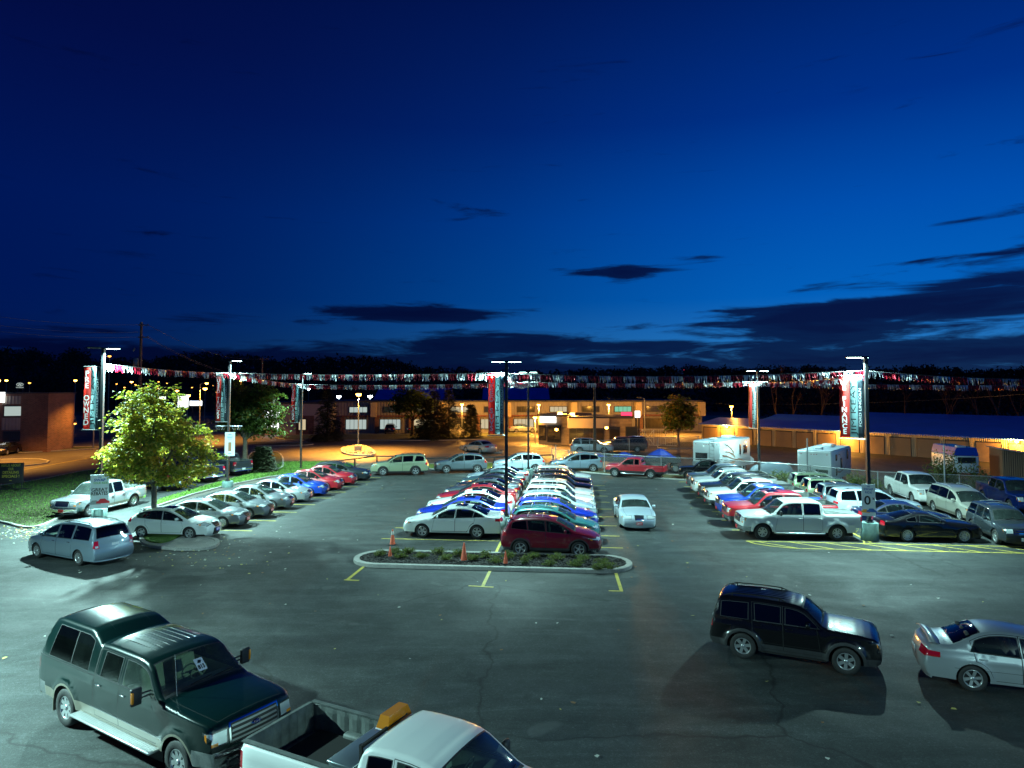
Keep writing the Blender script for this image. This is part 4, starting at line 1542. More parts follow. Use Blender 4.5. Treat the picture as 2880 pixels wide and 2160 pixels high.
def ground_mat(name, c0, c1, scale, rough, bump, bscale, patch=None, cracks=False, spec=.5, pscale=.12):
    m = pbsdf(name, c0, .6, spec=spec)
    nt = m.node_tree
    n = N(nt)
    b = nt.nodes['Principled BSDF']
    tc = n.new('ShaderNodeTexCoord')
    v = tc.outputs['Object']
    f = n.noise(v, scale, 8, .65)
    col = n.ramp(f, [(.32, c0), (.68, c1)])
    big = n.noise(v, pscale, 5, .6, .6)
    col = n.mix(n.ramp(big, [(.35, 0), (.7, .55)]), col, patch or c0)
    fine = n.noise(v, bscale, 4, .8)
    if cracks:      # worn streaks along the aisles and coarse aggregate
        mpn = n.new('ShaderNodeMapping')
        mpn.inputs['Rotation'].default_value = (0, 0, radians(25))
        mpn.inputs['Scale'].default_value = (.35, 2.2, 1)
        n.L(v, mpn.inputs[0])
        st = n.noise(mpn.outputs[0], .55, 7, .68, .8)
        col = n.mix(1.0, col, n.ramp(st, [(.30, .62), (.52, .95), (.68, 1.5)]), 'MULTIPLY')
        vg = n.new('ShaderNodeTexVoronoi')
        vg.inputs['Scale'].default_value = 26
        n.L(v, vg.inputs['Vector'])
        sp2 = n.new('ShaderNodeSeparateColor')
        n.L(vg.outputs['Color'], sp2.inputs[0])
        col = n.mix(.42, col, n.ramp(sp2.outputs[0], [(0, .45), (.75, 1.0), (.96, 1.8), (1, 2.6)]), 'MULTIPLY')
    col = n.mix(.7, col, n.ramp(fine, [(.35, .2), (.65, 1.5)]), 'MULTIPLY')
    if cracks:
        vo = n.new('ShaderNodeTexVoronoi')
        vo.feature = 'DISTANCE_TO_EDGE'
        vo.inputs['Scale'].default_value = .11
        mp = n.new('ShaderNodeMixRGB')
        nz = n.new('ShaderNodeTexNoise')
        nz.inputs['Scale'].default_value = .9
        nz.inputs['Detail'].default_value = 6
        n.L(v, nz.inputs['Vector'])
        mp.blend_type = 'ADD'
        mp.inputs[0].default_value = 1.6
        n.L(v, mp.inputs[1])
        n.L(nz.outputs['Color'], mp.inputs[2])
        n.L(mp.outputs[0], vo.inputs['Vector'])
        ck = n.ramp(vo.outputs['Distance'], [(0, 1), (.0065, 0)])
        ck = n.math('MULTIPLY', ck, n.ramp(n.noise(v, .07, 3), [(.40, 0), (.5, .9)]))
        col = n.mix(ck, col, (.008, .008, .008))
    if cracks:
        ol = n.noise(v, .9, 3, .5, .5)
        col = n.mix(n.ramp(ol, [(.66, 0), (.72, .55)]), col, (.016, .017, .017))
        ol2 = n.noise(v, .5, 2, .4, .2)
        col = n.mix(n.ramp(ol2, [(.68, 0), (.70, .45)]), col, (.085, .09, .088))
    n.L(col, b.inputs['Base Color'])
    rn = n.noise(v, .22, 6, .62, 1.2)
    n.L(n.ramp(rn, [(.30, rough[0]), (.66, rough[1])]), b.inputs['Roughness'])
    bp = n.new('ShaderNodeBump')
    bp.inputs['Strength'].default_value = bump
    bp.inputs['Distance'].default_value = .02
    n.L(fine, bp.inputs['Height'])
    n.L(bp.outputs[0], b.inputs['Normal'])
    return m


ground_mat('asphalt', (.028, .034, .034), (.052, .061, .060), 1.6, (.56, .80), .6, 45, (.040, .044, .043), True, pscale=.16, spec=.35)
ground_mat('street', (.070, .060, .050), (.105, .090, .072), .9, (.55, .8), .3, 30)
ground_mat('earth', (.020, .022, .012), (.035, .036, .020), .3, (.85, .95), .5, 8)
ground_mat('lawn', (.060, .15, .012), (.11, .22, .022), 1.8, (.8, .95), 1.0, 34, (.06, .10, .02))
ground_mat('drylawn', (.035, .045, .012), (.06, .065, .02), 1.2, (.85, .95), 1.0, 20)
ground_mat('concrete', (.26, .26, .24), (.36, .35, .32), 3, (.7, .9), .25, 40, (.20, .20, .19))
ground_mat('mulch', (.014, .012, .011), (.030, .026, .023), 8, (.85, .95), 1.2, 30)
ground_mat('gravel', (.20, .18, .15), (.40, .37, .32), 5, (.8, .9), 1.5, 9)
ground_mat('yard', (.028, .029, .030), (.045, .046, .046), .8, (.6, .85), .4, 24)
pbsdf('yellow_paint', (.44, .35, .05), .6)
vary('yellow_paint', .35, 5)
_m = MATS['concrete']


def poly_sheet(name, pts, z, mat, kind='structure', thick=0.0, parent=None):
    mb = MB()
    P = [(p[0], p[1]) for p in pts]
    mb.prism(P, z - max(thick, .003), z)
    o = mb.build(name, mat, parent)
    if kind:
        tag(o, kind=kind)
    return o


def GP(pts):
    return [G(*p) for p in pts]


mesh_obj('ground', [(-1500, -60, -.06), (1500, -60, -.06), (1500, 1500, -.06), (-1500, 1500, -.06)], [(0, 1, 2, 3)], 'earth')['kind'] = 'structure'
mesh_obj('street', [(-140, 20, -.03), (150, 20, -.03), (150, 200, -.03), (-140, 200, -.03)], [(0, 1, 2, 3)], 'street')['kind'] = 'structure'
lotp = [(-60, -30), (60, -30)] + [(62, 34), (48, 40)] + [tuple(G(2880, 1425)[:2])] + [tuple(G(*p)[:2]) for p in ((2560, 1398), (2250, 1362), (2010, 1346), (1700, 1332), (1560, 1318), (1200, 1318), (1010, 1316), (930, 1330), (640, 1372), (430, 1434))] + [(-24.6, 52), (-25.5, 64), (-31, 70), (-40, 66), (-34, 50), (-30.4, 40), (-36, 37), (-60, 40)]
poly_sheet('parking_lot', lotp, 0.0, 'asphalt')
poly_sheet('storage_yard', [tuple(G(*p)[:2]) for p in ((1700, 1331), (2250, 1361), (2560, 1397), (2880, 1424))] + [(75, 60), (60, 100), (30, 108), (22, 85), (14, 76)], -.012, 'yard')


def kerb(name, pts, w=.15, h=.13, closed=False, mat='concrete', z0=-.02):
    P = [Vector((p[0], p[1], 0)) for p in pts]
    n = len(P)
    sec = [(-w / 2, z0), (-w / 2, h - .02), (-w / 2 + .02, h), (w / 2 - .02, h), (w / 2, h - .02), (w / 2, z0)]
    vs, fs = [], []
    for i, p in enumerate(P):
        a = P[(i - 1) % n] if (closed or i > 0) else p
        b = P[(i + 1) % n] if (closed or i < n - 1) else p
        d = (b - a).normalized()
        q = Vector((-d.y, d.x, 0))
        for s, z in sec:
            vs.append(p + q * s + Vector((0, 0, z)))
    m = len(sec)
    for i in range(n if closed else n - 1):
        j = (i + 1) % n
        for k in range(m - 1):
            fs.append((i * m + k, i * m + k + 1, j * m + k + 1, j * m + k))
    if not closed:
        fs += [tuple(range(m)), tuple(range((n - 1) * m, n * m))[::-1]]
    o = mesh_obj(name, vs, fs, mat)
    bm = bmesh.new()
    bm.from_mesh(o.data)
    bmesh.ops.recalc_face_normals(bm, faces=bm.faces)
    bm.to_mesh(o.data)
    bm.free()
    tag(o, kind='structure')
    return o


def smooth_path(pts, it=2, closed=False):
    P = [Vector((p[0], p[1])) for p in pts]
    for _ in range(it):
        Q = []
        n = len(P)
        for i in range(n if closed else n - 1):
            a, b = P[i], P[(i + 1) % n]
            Q += [a.lerp(b, .25), a.lerp(b, .75)]
        P = Q if closed else [P[0]] + Q + [P[-1]]
    return P


# lawns (each with its kerb)
strip = GP([(420, 1432), (540, 1392), (640, 1366), (760, 1342), (880, 1327), (985, 1316), (1010, 1308), (940, 1298), (800, 1300), (722, 1330), (660, 1345), (540, 1378), (450, 1405)])
poly_sheet('grass_strip', strip, .06, 'lawn', thick=.10)
kerb('kerb', strip[:7], .14, .10)
lawn_l = smooth_path(GP([(-260, 1440), (0, 1466), (80, 1492), (150, 1470), (230, 1415), (330, 1375), (380, 1345), (350, 1318), (250, 1322), (110, 1352), (0, 1368), (-260, 1400)]), 2, True)
poly_sheet('lawn', lawn_l, .08, 'drylawn', thick=.12)
kerb('kerb', lawn_l, .16, .12, True)
for nm, px, mt in (('lawn', [(735, 1268), (785, 1273), (797, 1290), (795, 1322), (720, 1332), (690, 1320), (700, 1275)], 'drylawn'),
                   ('lawn', [(690, 1243), (800, 1246), (880, 1247), (878, 1252), (800, 1254), (700, 1256)], 'drylawn'),
                   ('verge', [(820, 1240), (1000, 1238), (1200, 1240), (1400, 1235), (1500, 1228), (1490, 1216), (1200, 1222), (900, 1222), (760, 1228)], 'drylawn'),
                   ('verge', [(1850, 1262), (1960, 1262), (2010, 1256), (1990, 1246), (1900, 1244), (1850, 1252)], 'drylawn'),
                   ('grass_strip', [(1185, 1322), (1400, 1322), (1575, 1320), (1570, 1304), (1400, 1303), (1190, 1304)], 'lawn'),
                   ('grass_strip', [(1575, 1321), (1690, 1334), (1900, 1350), (1990, 1352), (1985, 1340), (1850, 1335), (1700, 1318), (1580, 1300)], 'drylawn'),
                   ('verge', [(20, 1276), (210, 1266), (280, 1262), (280, 1257), (200, 1258), (20, 1266)], 'drylawn'),
                   ('sidewalk', [(-40, 1296), (100, 1290), (150, 1300), (70, 1312), (-40, 1318)], 'street')):
    P = smooth_path(GP(px), 1, True)
    poly_sheet(nm, P, .07, mt, thick=.10)
    kerb('kerb', P, .18, .10, True)

# tree island at the left row: grass end and paved end
isl = smooth_path(GP([(398, 1528), (430, 1541), (520, 1549), (590, 1546), (614, 1531), (605, 1519), (540, 1513), (470, 1500), (430, 1488), (396, 1490)]), 2, True)
poly_sheet('tree_island', isl, .10, 'concrete', thick=.14)
kerb('kerb', isl, .22, .13, True)
gi = smooth_path(GP([(402, 1524), (430, 1533), (462, 1534), (500, 1518), (512, 1511), (470, 1503), (430, 1493), (404, 1494)]), 1, True)
poly_sheet('grass_patch', gi, .15, 'lawn', thick=.06)

# planter island
u0, u1, vc, hw = -9.85, 2.25, 30.35, 1.25
pl = []
for k in range(13):
    a = -pi / 2 + pi * k / 12
    pl.append(LOT(u1 - hw + hw * cos(a), vc + hw * sin(a)))
for k in range(13):
    a = pi / 2 + pi * k / 12
    pl.append(LOT(u0 + hw + hw * cos(a), vc + hw * sin(a)))
pk = kerb('kerb', pl, .26, .15, True)
poly_sheet('planter_soil', pl, .11, 'mulch', thick=.1)

rnd = random.Random(77)
mc = MB()
PL2 = [(p.x, p.y) for p in pl]
for _ in range(5200):
    x, y = rnd.uniform(min(p[0] for p in PL2), max(p[0] for p in PL2)), rnd.uniform(min(p[1] for p in PL2), max(p[1] for p in PL2))
    if inpoly(x, y, PL2):
        s_ = rnd.uniform(.03, .07)
        mc.cur = 0 if rnd.random() < .8 else 1
        mc.box((x, y, .115 + rnd.uniform(0, .02)), (s_ * 1.6, s_ * .6, s_ * .5), rz=rnd.uniform(0, 3.1))
pbsdf('mulch_dark', (.012, .010, .009), .95)
pbsdf('mulch_pale', (.06, .05, .045), .9)
tag(mc.build('mulch_chips', ['mulch_dark', 'mulch_pale']), 'dark wood mulch chips filling the planter bed', 'mulch', kind='stuff')

# painted lines
ln = MB()


def line(a, b, w=.10, z=.006):
    a, b = Vector(a), Vector(b)
    d = (b - a)
    L_ = d.length
    ln.box(((a.x + b.x) / 2, (a.y + b.y) / 2, z - .001), (L_, w, .003), rz=atan2(d.y, d.x))


for k in range(9):
    line(LOT(-23.0, 35.8 + 2.8 * k), LOT(-17.5 + .07 * k, 35.8 + 2.8 * k))
for k in range(9):
    line(LOT(-10.0, 34.6 + 2.74 * k), LOT(-3.95, 34.6 + 2.74 * k))
for k in range(9):
    line(LOT(-3.65, 33.65 + 2.68 * k), LOT(2.2, 33.65 + 2.68 * k))
line(LOT(-3.8, 31.0), LOT(-3.8, 56), .13)
for k in range(8):
    line(LOT(8.4, 38.5 + 2.78 * k), LOT(14.5, 38.5 + 2.78 * k))
    if k < 7:
        line(LOT(14.7, 38.5 + 2.78 * k), LOT(20.7, 38.5 + 2.78 * k))
line(LOT(14.6, 36), LOT(14.6, 57), .13, .011)
# hatched nose of the right block
v0, v1 = 35.75, 34.35
line(LOT(8.5, v0), LOT(22.0, v0), .11, .007)
line(LOT(10.6, v1), LOT(21.6, v1), .11, .007)
prev = LOT(8.5, v0)
for p in ((8.8, 35.2), (9.4, 34.75), (10.0, 34.5), (10.6, v1)):
    line(prev, LOT(*p), .11, .008)
    prev = LOT(*p)
prev = LOT(22.0, v0)
for k in range(1, 7):
    a = pi / 2 - pi * k / 6
    q = LOT(21.9 + .7 * cos(a), (v0 + v1) / 2 + .7 * sin(a))
    line(prev, q, .2, .009)
    prev = q
for k in range(8):
    ua = 8.9 + 1.68 * k
    line(LOT(ua, v0), LOT(min(ua + 1.7, 21.8), v1), .10, .010)
line(LOT(14.2, 35.8), LOT(15.2, 38.5), .10, .010)
# T marks in front of the planter
for (a, b, c_, d_) in (((1038, 1582), (975, 1632), (968, 1631), (1010, 1633)), ((1380, 1602), (1358, 1648), (1318, 1648), (1388, 1652)), ((1732, 1612), (1748, 1662), (1712, 1662), (1752, 1663))):
    line(G(*a), G(*b), .13)
    line(G(*c_), G(*d_), .12, .010)
ln.build('parking_lines', 'yellow_paint')['kind'] = 'structure'
ln = MB()
pr_ = [G(*p) for p in ((-60, 1345), (60, 1322), (180, 1300), (260, 1286), (380, 1262), (520, 1238), (640, 1220))]
for a, b in zip(pr_, pr_[1:]):
    line(a, b, .14, -.02)
ln.build('road_centre_line', 'yellow_paint')['kind'] = 'structure'

# grass blades (uncountable): near strips only
random.seed(5)


def blades(name, polys, n, h, mats, z):
    vs, fs, fm = [], [], []
    for P in polys:
        P2 = [(p[0], p[1]) for p in P]
        xs, ys = [p[0] for p in P2], [p[1] for p in P2]
        k = 0
        while k < n:
            x, y = random.uniform(min(xs), max(xs)), random.uniform(min(ys), max(ys))
            if not inpoly(x, y, P2):
                continue
            k += 1
            a = random.uniform(0, pi)
            w = random.uniform(.015, .03)
            hh = h * random.uniform(.5, 1.3)
            l = Vector((random.uniform(-.5, .5), random.uniform(-.5, .5), 0)) * hh
            b = len(vs)
            vs += [(x - cos(a) * w, y - sin(a) * w, z), (x + cos(a) * w, y + sin(a) * w, z), (x + l.x, y + l.y, z + hh)]
            fs.append((b, b + 1, b + 2))
            fm.append(random.randrange(len(mats)))
    o = mesh_obj(name, vs, fs, mats, None, fm)
    return tag(o, 'short bright green grass on the strip behind the left row of cars' if name == 'grass' else 'dark mown grass on the left lawn', 'grass', kind='stuff')


pbsdf('blade_a', (.09, .22, .02), .7)
pbsdf('blade_b', (.15, .28, .03), .7)
pbsdf('blade_c', (.04, .09, .015), .7)
blades('grass', [strip, gi], 16000, .09, ['blade_a', 'blade_b', 'blade_c'], .06)
blades('lawn_grass', [lawn_l], 16000, .07, ['blade_c', 'blade_a'], .08)
o = bpy.data.objects['grass']
# fallen leaves and small litter (uncountable)
vs, fs, fm = [], [], []
for k in range(700):
    if k < 260:
        p = G(random.gauss(60, 45), random.gauss(1498, 14))
    elif k < 400:
        p = G(random.gauss(560, 120), random.gauss(1552, 26))
    else:
        p = LOT(random.uniform(-22, 24), random.uniform(12, 56))
    s_ = random.uniform(.03, .075)
    a = random.uniform(0, 6.3)
    b = len(vs)
    z = .016 + random.uniform(0, .02)
    if k < 260 and p.y < 36 and False:
        z += .1
    for q in range(5):
        t = a + 2 * pi * q / 5
        vs.append((p.x + cos(t) * s_ * random.uniform(.6, 1.2), p.y + sin(t) * s_ * random.uniform(.6, 1.2), z + random.uniform(0, .03)))
    fs.append(tuple(range(b, b + 5)))
    fm.append(random.randrange(3))
pbsdf('leaf_fallen', (.42, .36, .10), .8)
pbsdf('leaf_pale', (.45, .45, .40), .8)
pbsdf('leaf_brown', (.20, .10, .04), .8)
tag(mesh_obj('fallen_leaves', vs, fs, ['leaf_fallen', 'leaf_pale', 'leaf_brown'], None, fm), 'small dry leaves scattered over the asphalt', 'leaves', kind='stuff')
# ------------------------------------------------------------------ light poles, banners, signs, pennants
def emis(name, col, s):
    m = bpy.data.materials.new(name)
    m.use_nodes = True
    nt = m.node_tree
    nt.nodes.clear()
    n = N(nt)
    e = n.new('ShaderNodeEmission')
    e.inputs[0].default_value = (*col, 1)
    e.inputs[1].default_value = s
    o = n.new('ShaderNodeOutputMaterial')
    n.L(e.outputs[0], o.inputs[0])
    MATS[name] = m
    m.cycles.emission_sampling = 'NONE'
    return m


LED = (.56, 1.0, .95)
SOD = (1.0, .43, .06)
emis('led_panel', LED, 30)
emis('sodium_bulb', SOD, 26)
emis('sodium_far', (1, .38, .06), 6)
emis('metal_halide', (.8, .9, 1.0), 26)
emis('lit_sign', (.95, 1, 1), 2.6)
emis('lit_window', (1.0, .82, .50), .62)
emis('lit_cool', (.75, .9, .85), .55)
emis('lit_green', (.35, .95, .6), .6)
emis('lit_red', (1, .05, .12), 2.)
emis('lit_blue', (.1, .35, 1), 1.2)
pbsdf('pole_black', (.022, .024, .028), .45, .2)
pbsdf('pole_grey', (.20, .22, .22), .5, .3)
pbsdf('wood_pole', (.10, .075, .055), .9)
vary('wood_pole', .4, 5, .3, 30)
pbsdf('galvanised', (.32, .34, .35), .45, .6)
pbsdf('banner_red', (.28, .014, .010), .7)
pbsdf('banner_blue', (.18, .28, .30), .7)
pbsdf('banner_dark', (.022, .035, .05), .6)
for nm in ('banner_red', 'banner_blue', 'banner_dark'):     # cloth lets the lamp behind it through
    nt_ = MATS[nm].node_tree
    n_2 = N(nt_)
    pb = nt_.nodes['Principled BSDF']
    tl_ = n_2.new('ShaderNodeBsdfTranslucent')
    tl_.inputs[0].default_value = tuple(min(1, x * 1.4) for x in pb.inputs['Base Color'].default_value[:3]) + (1,)
    mx_ = n_2.new('ShaderNodeMixShader')
    mx_.inputs[0].default_value = .5
    n_2.L(pb.outputs[0], mx_.inputs[1])
    n_2.L(tl_.outputs[0], mx_.inputs[2])
    n_2.L(mx_.outputs[0], nt_.nodes['Material Output'].inputs[0])
pbsdf('sign_white', (.55, .62, .66), .5)
pbsdf('base_green', (.10, .17, .16), .85)
vary('base_green', .3, 4, .2, 30)
pbsdf('foil_white', (.50, .53, .55), .32, .45)
pbsdf('foil_red', (.24, .006, .02), .32, .45)
pbsdf('wire', (.06, .06, .065), .6)


def area(name, loc, target, energy, col, size, parent, spread=180):
    l = bpy.data.lights.new(name, 'AREA')
    l.shape = 'RECTANGLE'
    l.size, l.size_y = size
    l.energy = energy
    l.color = col
    l.spread = radians(spread)
    o = bpy.data.objects.new(name, l)
    COL.objects.link(o)
    o.location = loc
    d = Vector(target) - Vector(loc)
    o.rotation_euler = d.to_track_quat('-Z', 'Y').to_euler()
    if parent:
        o.parent = parent
    return o


def point(name, loc, energy, col, r, parent=None):
    l = bpy.data.lights.new(name, 'POINT')
    l.energy = energy
    l.color = col
    l.shadow_soft_size = r
    o = bpy.data.objects.new(name, l)
    COL.objects.link(o)
    o.location = loc
    if parent:
        o.parent = parent
    return o


def light_pole(base, h, heads, label, foot=None, energy=3000, footr=.42, footh=.9, dark=()):
    """square black pole with LED heads; heads = list of azimuths (0 = +X)"""
    r = empty('light_pole', base)
    tag(r, label, 'light pole', 'tall black light poles in the car lot')
    m = MB()
    m.box((0, 0, h / 2), (.16, .16, h))
    m.box((0, 0, (foot and footh or 0) + .03), (.34, .34, .05))
    m.box((0, 0, (foot and footh or 0) + .10), (.22, .22, .10))
    m.build('pole', 'pole_black', r)
    if foot:
        m = MB()
        m.lathe([(footr, -.02), (footr, footh - .03), (footr - .03, footh), (.001, footh)], 28)
        m.f[-28:] = [f for f in m.f[-28:]]
        m.build('concrete_base', foot, r)
    for az in heads:
        d = Vector((cos(az), sin(az), 0))
        c = d * .54 + Vector((0, 0, h + .02))
        m = MB()
        m.rbox(c, (.78, .34, .07), .02, rz=az)
        m.box(d * .17 + Vector((0, 0, h)), (.34, .07, .06), rz=az)
        hd = m.build('lamp_head', 'pole_black', r)
        m = MB()
        m.box(c - Vector((0, 0, .043)), (.66, .26, .016), rz=az)
        m.build('led_panel', 'seam' if az in dark else 'led_panel', hd)
        if az not in dark:
            area('led_light', c - Vector((0, 0, .07)), c + d * .9 - Vector((0, 0, 4)), energy, LED, (.62, .26), hd, 150)
    return r


def banner(base, ax, width, z0, z1, word, label, pole_r=.08, fourth='black'):
    """double-sided vertical banner on arms; ax = direction away from the pole"""
    base = Vector(base)
    ax = Vector(ax).normalized()
    r = empty('banner', base + ax * (width / 2 + .13) + Vector((0, 0, z0)))
    tag(r, label, 'banner', 'tall vertical banners on the light poles')
    o = ax * (-width / 2)
    H = z1 - z0
    nrm = Vector((ax.y, -ax.x, 0))
    if nrm.y > 0:
        nrm = -nrm          # towards the camera side
    right = ax if ax.cross(Vector((0, 0, 1))).dot(nrm) > 0 else -ax
    M = frame((0, 0, 0), right, (0, 0, 1))
    w = width
    m = MB()
    # cloth, three colour bands left to right with a shallow wave
    cuts = [-w / 2, -w * .5 + w * .42, -w * .5 + w * .76, w / 2]
    for c_ in range(3):
        m.cur = c_
        n = 14
        vs = []
        for k in range(n + 1):
            z = H * k / n
            for xx in (cuts[c_], cuts[c_ + 1]):
                vs.append(M @ Vector((xx, z, .025 * sin(z * 2.1 + xx * 2))))
        m.add(vs, [(2 * k, 2 * k + 1, 2 * k + 3, 2 * k + 2) for k in range(n)], True)
    fl = m.build('cloth', ['banner_red', 'banner_blue', 'banner_dark'], r)
    so = fl.modifiers.new('thickness', 'SOLIDIFY')
    so.thickness = .006
    # lettering
    k = len(word)
    cx = (cuts[0] + cuts[1]) / 2
    size = H * .90 / max(k, 1)
    m = MB()
    for i, ch in enumerate(word):
        if ch == ' ':
            continue
        tv, tf = text_mesh(ch, size * 1.22, 0, .030 * size)
        sx = min(1.0, w * .36 / max(.01, max(v.x for v in tv) - min(v.x for v in tv)))
        m.add([M @ Vector((cx + v.x * sx, H * .95 - size * (i + .5) + v.y, .045)) for v in tv], tf)
    m.build('lettering', 'text_white', r)
    m = MB()
    for txt, xx, sz, ht, z_ in (('JIM KEAY', (cuts[1] + cuts[2]) / 2, w * .30, H * .86, H * .48), ('FORD LINCOLN', cuts[2] + w * .10, w * .15, H * .62, H * .50)):
        tv, tf = text_mesh(txt, sz, 0, 0)
        ln_ = max(v.x for v in tv) - min(v.x for v in tv)
        s_ = ht / ln_
        m.cur = 0 if txt[0] == 'J' else 1
        m.add([M @ Vector((xx - v.y, z_ + v.x * s_, .047)) for v in tv], tf)
    m.build('side_lettering', ['text_black', 'sign_white'], r)
    # arms
    for z in (H + .06, -.06):
        m = MB()
        m.tube([o - ax * .2 + Vector((0, 0, z)), ax * (w / 2 + .05) + Vector((0, 0, z))], .03, 6)
        m.build('arm', 'galvanised', r)
    return r


def put(px, base_y):
    return G(px, base_y)


POL = {}
for key, px, by, h, heads, foot, fh, en, lab in (
        ('L1', 279, 1458, 10.1, (0.1, pi + .9), 'base_green', .6, 14500, 'light pole behind the silver minivan carrying the PRE OWNED banner'),
        ('L2', 640, 1369, 9.9, (0.1,), 'base_green', .45, 4200, 'light pole on the bright grass strip carrying the USED TRUCKS banner'),
        ('L3', 846, 1318, 9.2, (.4,), None, 0, 2500, 'light pole at the far end of the left row carrying the USED CARS banner'),
        ('C1', 1424, 1500, 9.15, (.6, pi - .6), 'base_green', .9, 1900, 'light pole between the white sedan and the maroon crossover carrying the USED SUVS banner'),
        ('C2', 1486, 1352, 9.1, (.7, pi - .7), 'base_green', 1.0, 1700, 'light pole on a round base at the far end of the middle double row'),
        ('R1', 2446, 1519, 9.3, (pi - .15, 1.15), 'base_green', .9, 2900, 'light pole beside the black coupe carrying the WE FINANCE banner'),
        ('R2', 2136, 1352, 9.2, (pi * .96, .1), None, 0, 2200, 'light pole by the chain link fence behind the row of pickups')):
    b = G(px, by)
    POL[key] = (b, h)
    light_pole(b, h, heads, lab, foot, en, .42, fh, (pi + .9,))

for x_, y_, e_, az_, lb_ in ((-21, 15, 12500, -.3, 'light pole beyond the left edge of the photo'), (14, -2, 4200, pi - .4, 'light pole beyond the right edge of the photo')):
    light_pole((x_, y_, 0), 9.2, (az_,), lb_, None, e_)

AXL = (-1, 0.04, 0)
for key, zt, zb_, w, word, ax in (('L1', 8.95, 5.3, 1.0, 'PRE OWNED', (-1, .0, 0)), ('L2', 8.65, 5.15, .90, 'USED TRUCKS', (-1, 0, 0)), ('L3', 8.1, 4.5, .88, 'USED CARS', (-1, 0, 0)),
                              ('C1', 8.35, 5.25, .84, 'USED SUVS', (-1, 0, 0)), ('R1', 8.3, 5.15, 1.15, 'WE FINANCE', (-.80, .60, 0)), ('R2', 8.1, 4.4, 1.2, '', (-.30, .95, 0))):
    banner(POL[key][0], ax, w, zb_, zt, word, {
        'L1': 'PRE OWNED banner, red with pale blue and dark bands, hung on the nearest left pole',
        'L2': 'USED TRUCKS banner, red with pale blue and dark bands, above the dark pickups',
        'L3': 'USED CARS banner, red with pale blue and dark bands, on the far left pole',
        'C1': 'USED SUVS banner, red with pale blue and dark bands, on the middle pole',
        'R1': 'WE FINANCE banner glowing orange on the pole beside the black coupe',
        'R2': 'narrow plain banner seen nearly edge-on above the motorhome'}[key])


def pole_sign(base, zc, w, h, yaw, label, paint):
    """flat sign board strapped to the camera side of a pole"""
    r = empty('pole_sign', Vector(base) + Vector((0, 0, zc)), yaw)
    tag(r, label, 'sign')
    m = MB()
    m.box((0, -.14, 0), (w, .03, h))
    m.box((0, -.11, h * .3), (.06, .06, .05))
    m.box((0, -.11, -h * .3), (.06, .06, .05))
    b = m.build('board', 'sign_white', r)
    M = frame((0, -.158, 0), (1, 0, 0), (0, 0, 1))
    paint(b, M, w, h)
    return r


def txt(parent, M, s, x, y, size, mat, sx=1., bold=.004, name='lettering'):
    tv, tf = text_mesh(s, size, 0, bold, sx)
    return MB().add([M @ Vector((v.x + x, v.y + y, 0)) for v in tv], tf).build(name, mat, parent)


def car_picture(parent, M, x, y, s, mats):
    m = MB()
    for i, (dx, dy, k) in enumerate(((-.22, -.03, .9), (.16, .02, 1.0))):
        m.cur = i
        P = [(-.3, 0), (-.3, .10), (-.2, .13), (-.12, .24), (.10, .25), (.22, .14), (.32, .11), (.33, 0)]
        pts = [M @ Vector((x + (dx + px * k) * s, y + (dy + py * k) * s, .002 + i * .002)) for px, py in P]
        m.add(pts, [tuple(range(len(pts)))[::-1]])
    m.build('picture', mats, parent)


pbsdf('print_blue', (.03, .10, .35), .5)
pbsdf('print_green', (.15, .40, .10), .5)
pbsdf('print_grey', (.22, .26, .27), .5)
pbsdf('print_orange', (.60, .28, .04), .5)
pbsdf('print_brown', (.25, .12, .05), .5)


def s1(b, M, w, h):
    txt(b, M, 'THE', 0, h * .42, .10, 'print_blue')
    txt(b, M, 'SWAP', 0, h * .34, .22, 'print_blue', 1, .008)
    txt(b, M, 'YOUR RIDE', .04, h * .25, .16, 'print_green', .9, .004)
    txt(b, M, 'GREAT', 0, h * .05, .27, 'text_black', 1, .008)
    txt(b, M, 'REBATES', 0, -h * .06, .27, 'text_black', .82, .008)
    car_picture(b, M, 0, -h * .36, 1.1, ['print_grey', 'plate_red'])


def s2(b, M, w, h):
    m = MB()
    for k, (y, ww) in enumerate(((.40, .26), (.33, .46), (.27, .40), (.21, .30), (-.40, .26))):
        m.cur = 1 if k in (1, 3) else 0
        for q in range(5):       # small print, too small to read
            x0 = -ww / 2 + ww * q / 5
            m.add([M @ Vector(p) for p in ((x0, h * y - .03, .002), (x0 + ww / 6, h * y - .03, .002), (x0 + ww / 6, h * y + .03, .002), (x0, h * y + .03, .002))], [(0, 1, 2, 3)])
    m.build('small_print', ['print_blue', 'print_grey'], b)
    m = MB()
    m.add([M @ Vector(p) for p in ((-.12, -h * .30, .002), (.12, -h * .30, .002), (.12, h * .08, .002), (-.12, h * .08, .002))], [(0, 1, 2, 3)])
    m.build('picture', 'print_brown', b)


def s3(b, M, w, h):
    txt(b, M, 'THE', 0, h * .42, .07, 'print_blue')
    txt(b, M, 'SWAP', 0, h * .34, .16, 'print_blue')
    txt(b, M, 'RIDE', 0, h * .24, .15, 'print_blue')
    txt(b, M, '0', -.05, -h * .02, .62, 'text_black', 1, .012)
    txt(b, M, '%', .22, h * .05, .16, 'text_black')
    car_picture(b, M, 0, -h * .38, .75, ['print_orange', 'print_blue'])


pole_sign(POL['L1'][0] + Vector((.12, -.2, 0)), 1.63, .95, 1.98, radians(22), 'white GREAT REBATES sign strapped to the pole behind the silver minivan', s1)
pole_sign(POL['L2'][0] + Vector((.15, 0, 0)), 3.35, .74, 1.85, radians(12), 'small white sign with a brown picture on the pole over the grass strip', s2)
pole_sign(POL['R1'][0] + Vector((-.08, -.1, 0)), 2.05, .62, 1.60, radians(-22), 'white 0 percent offer sign on the pole beside the black coupe', s3)
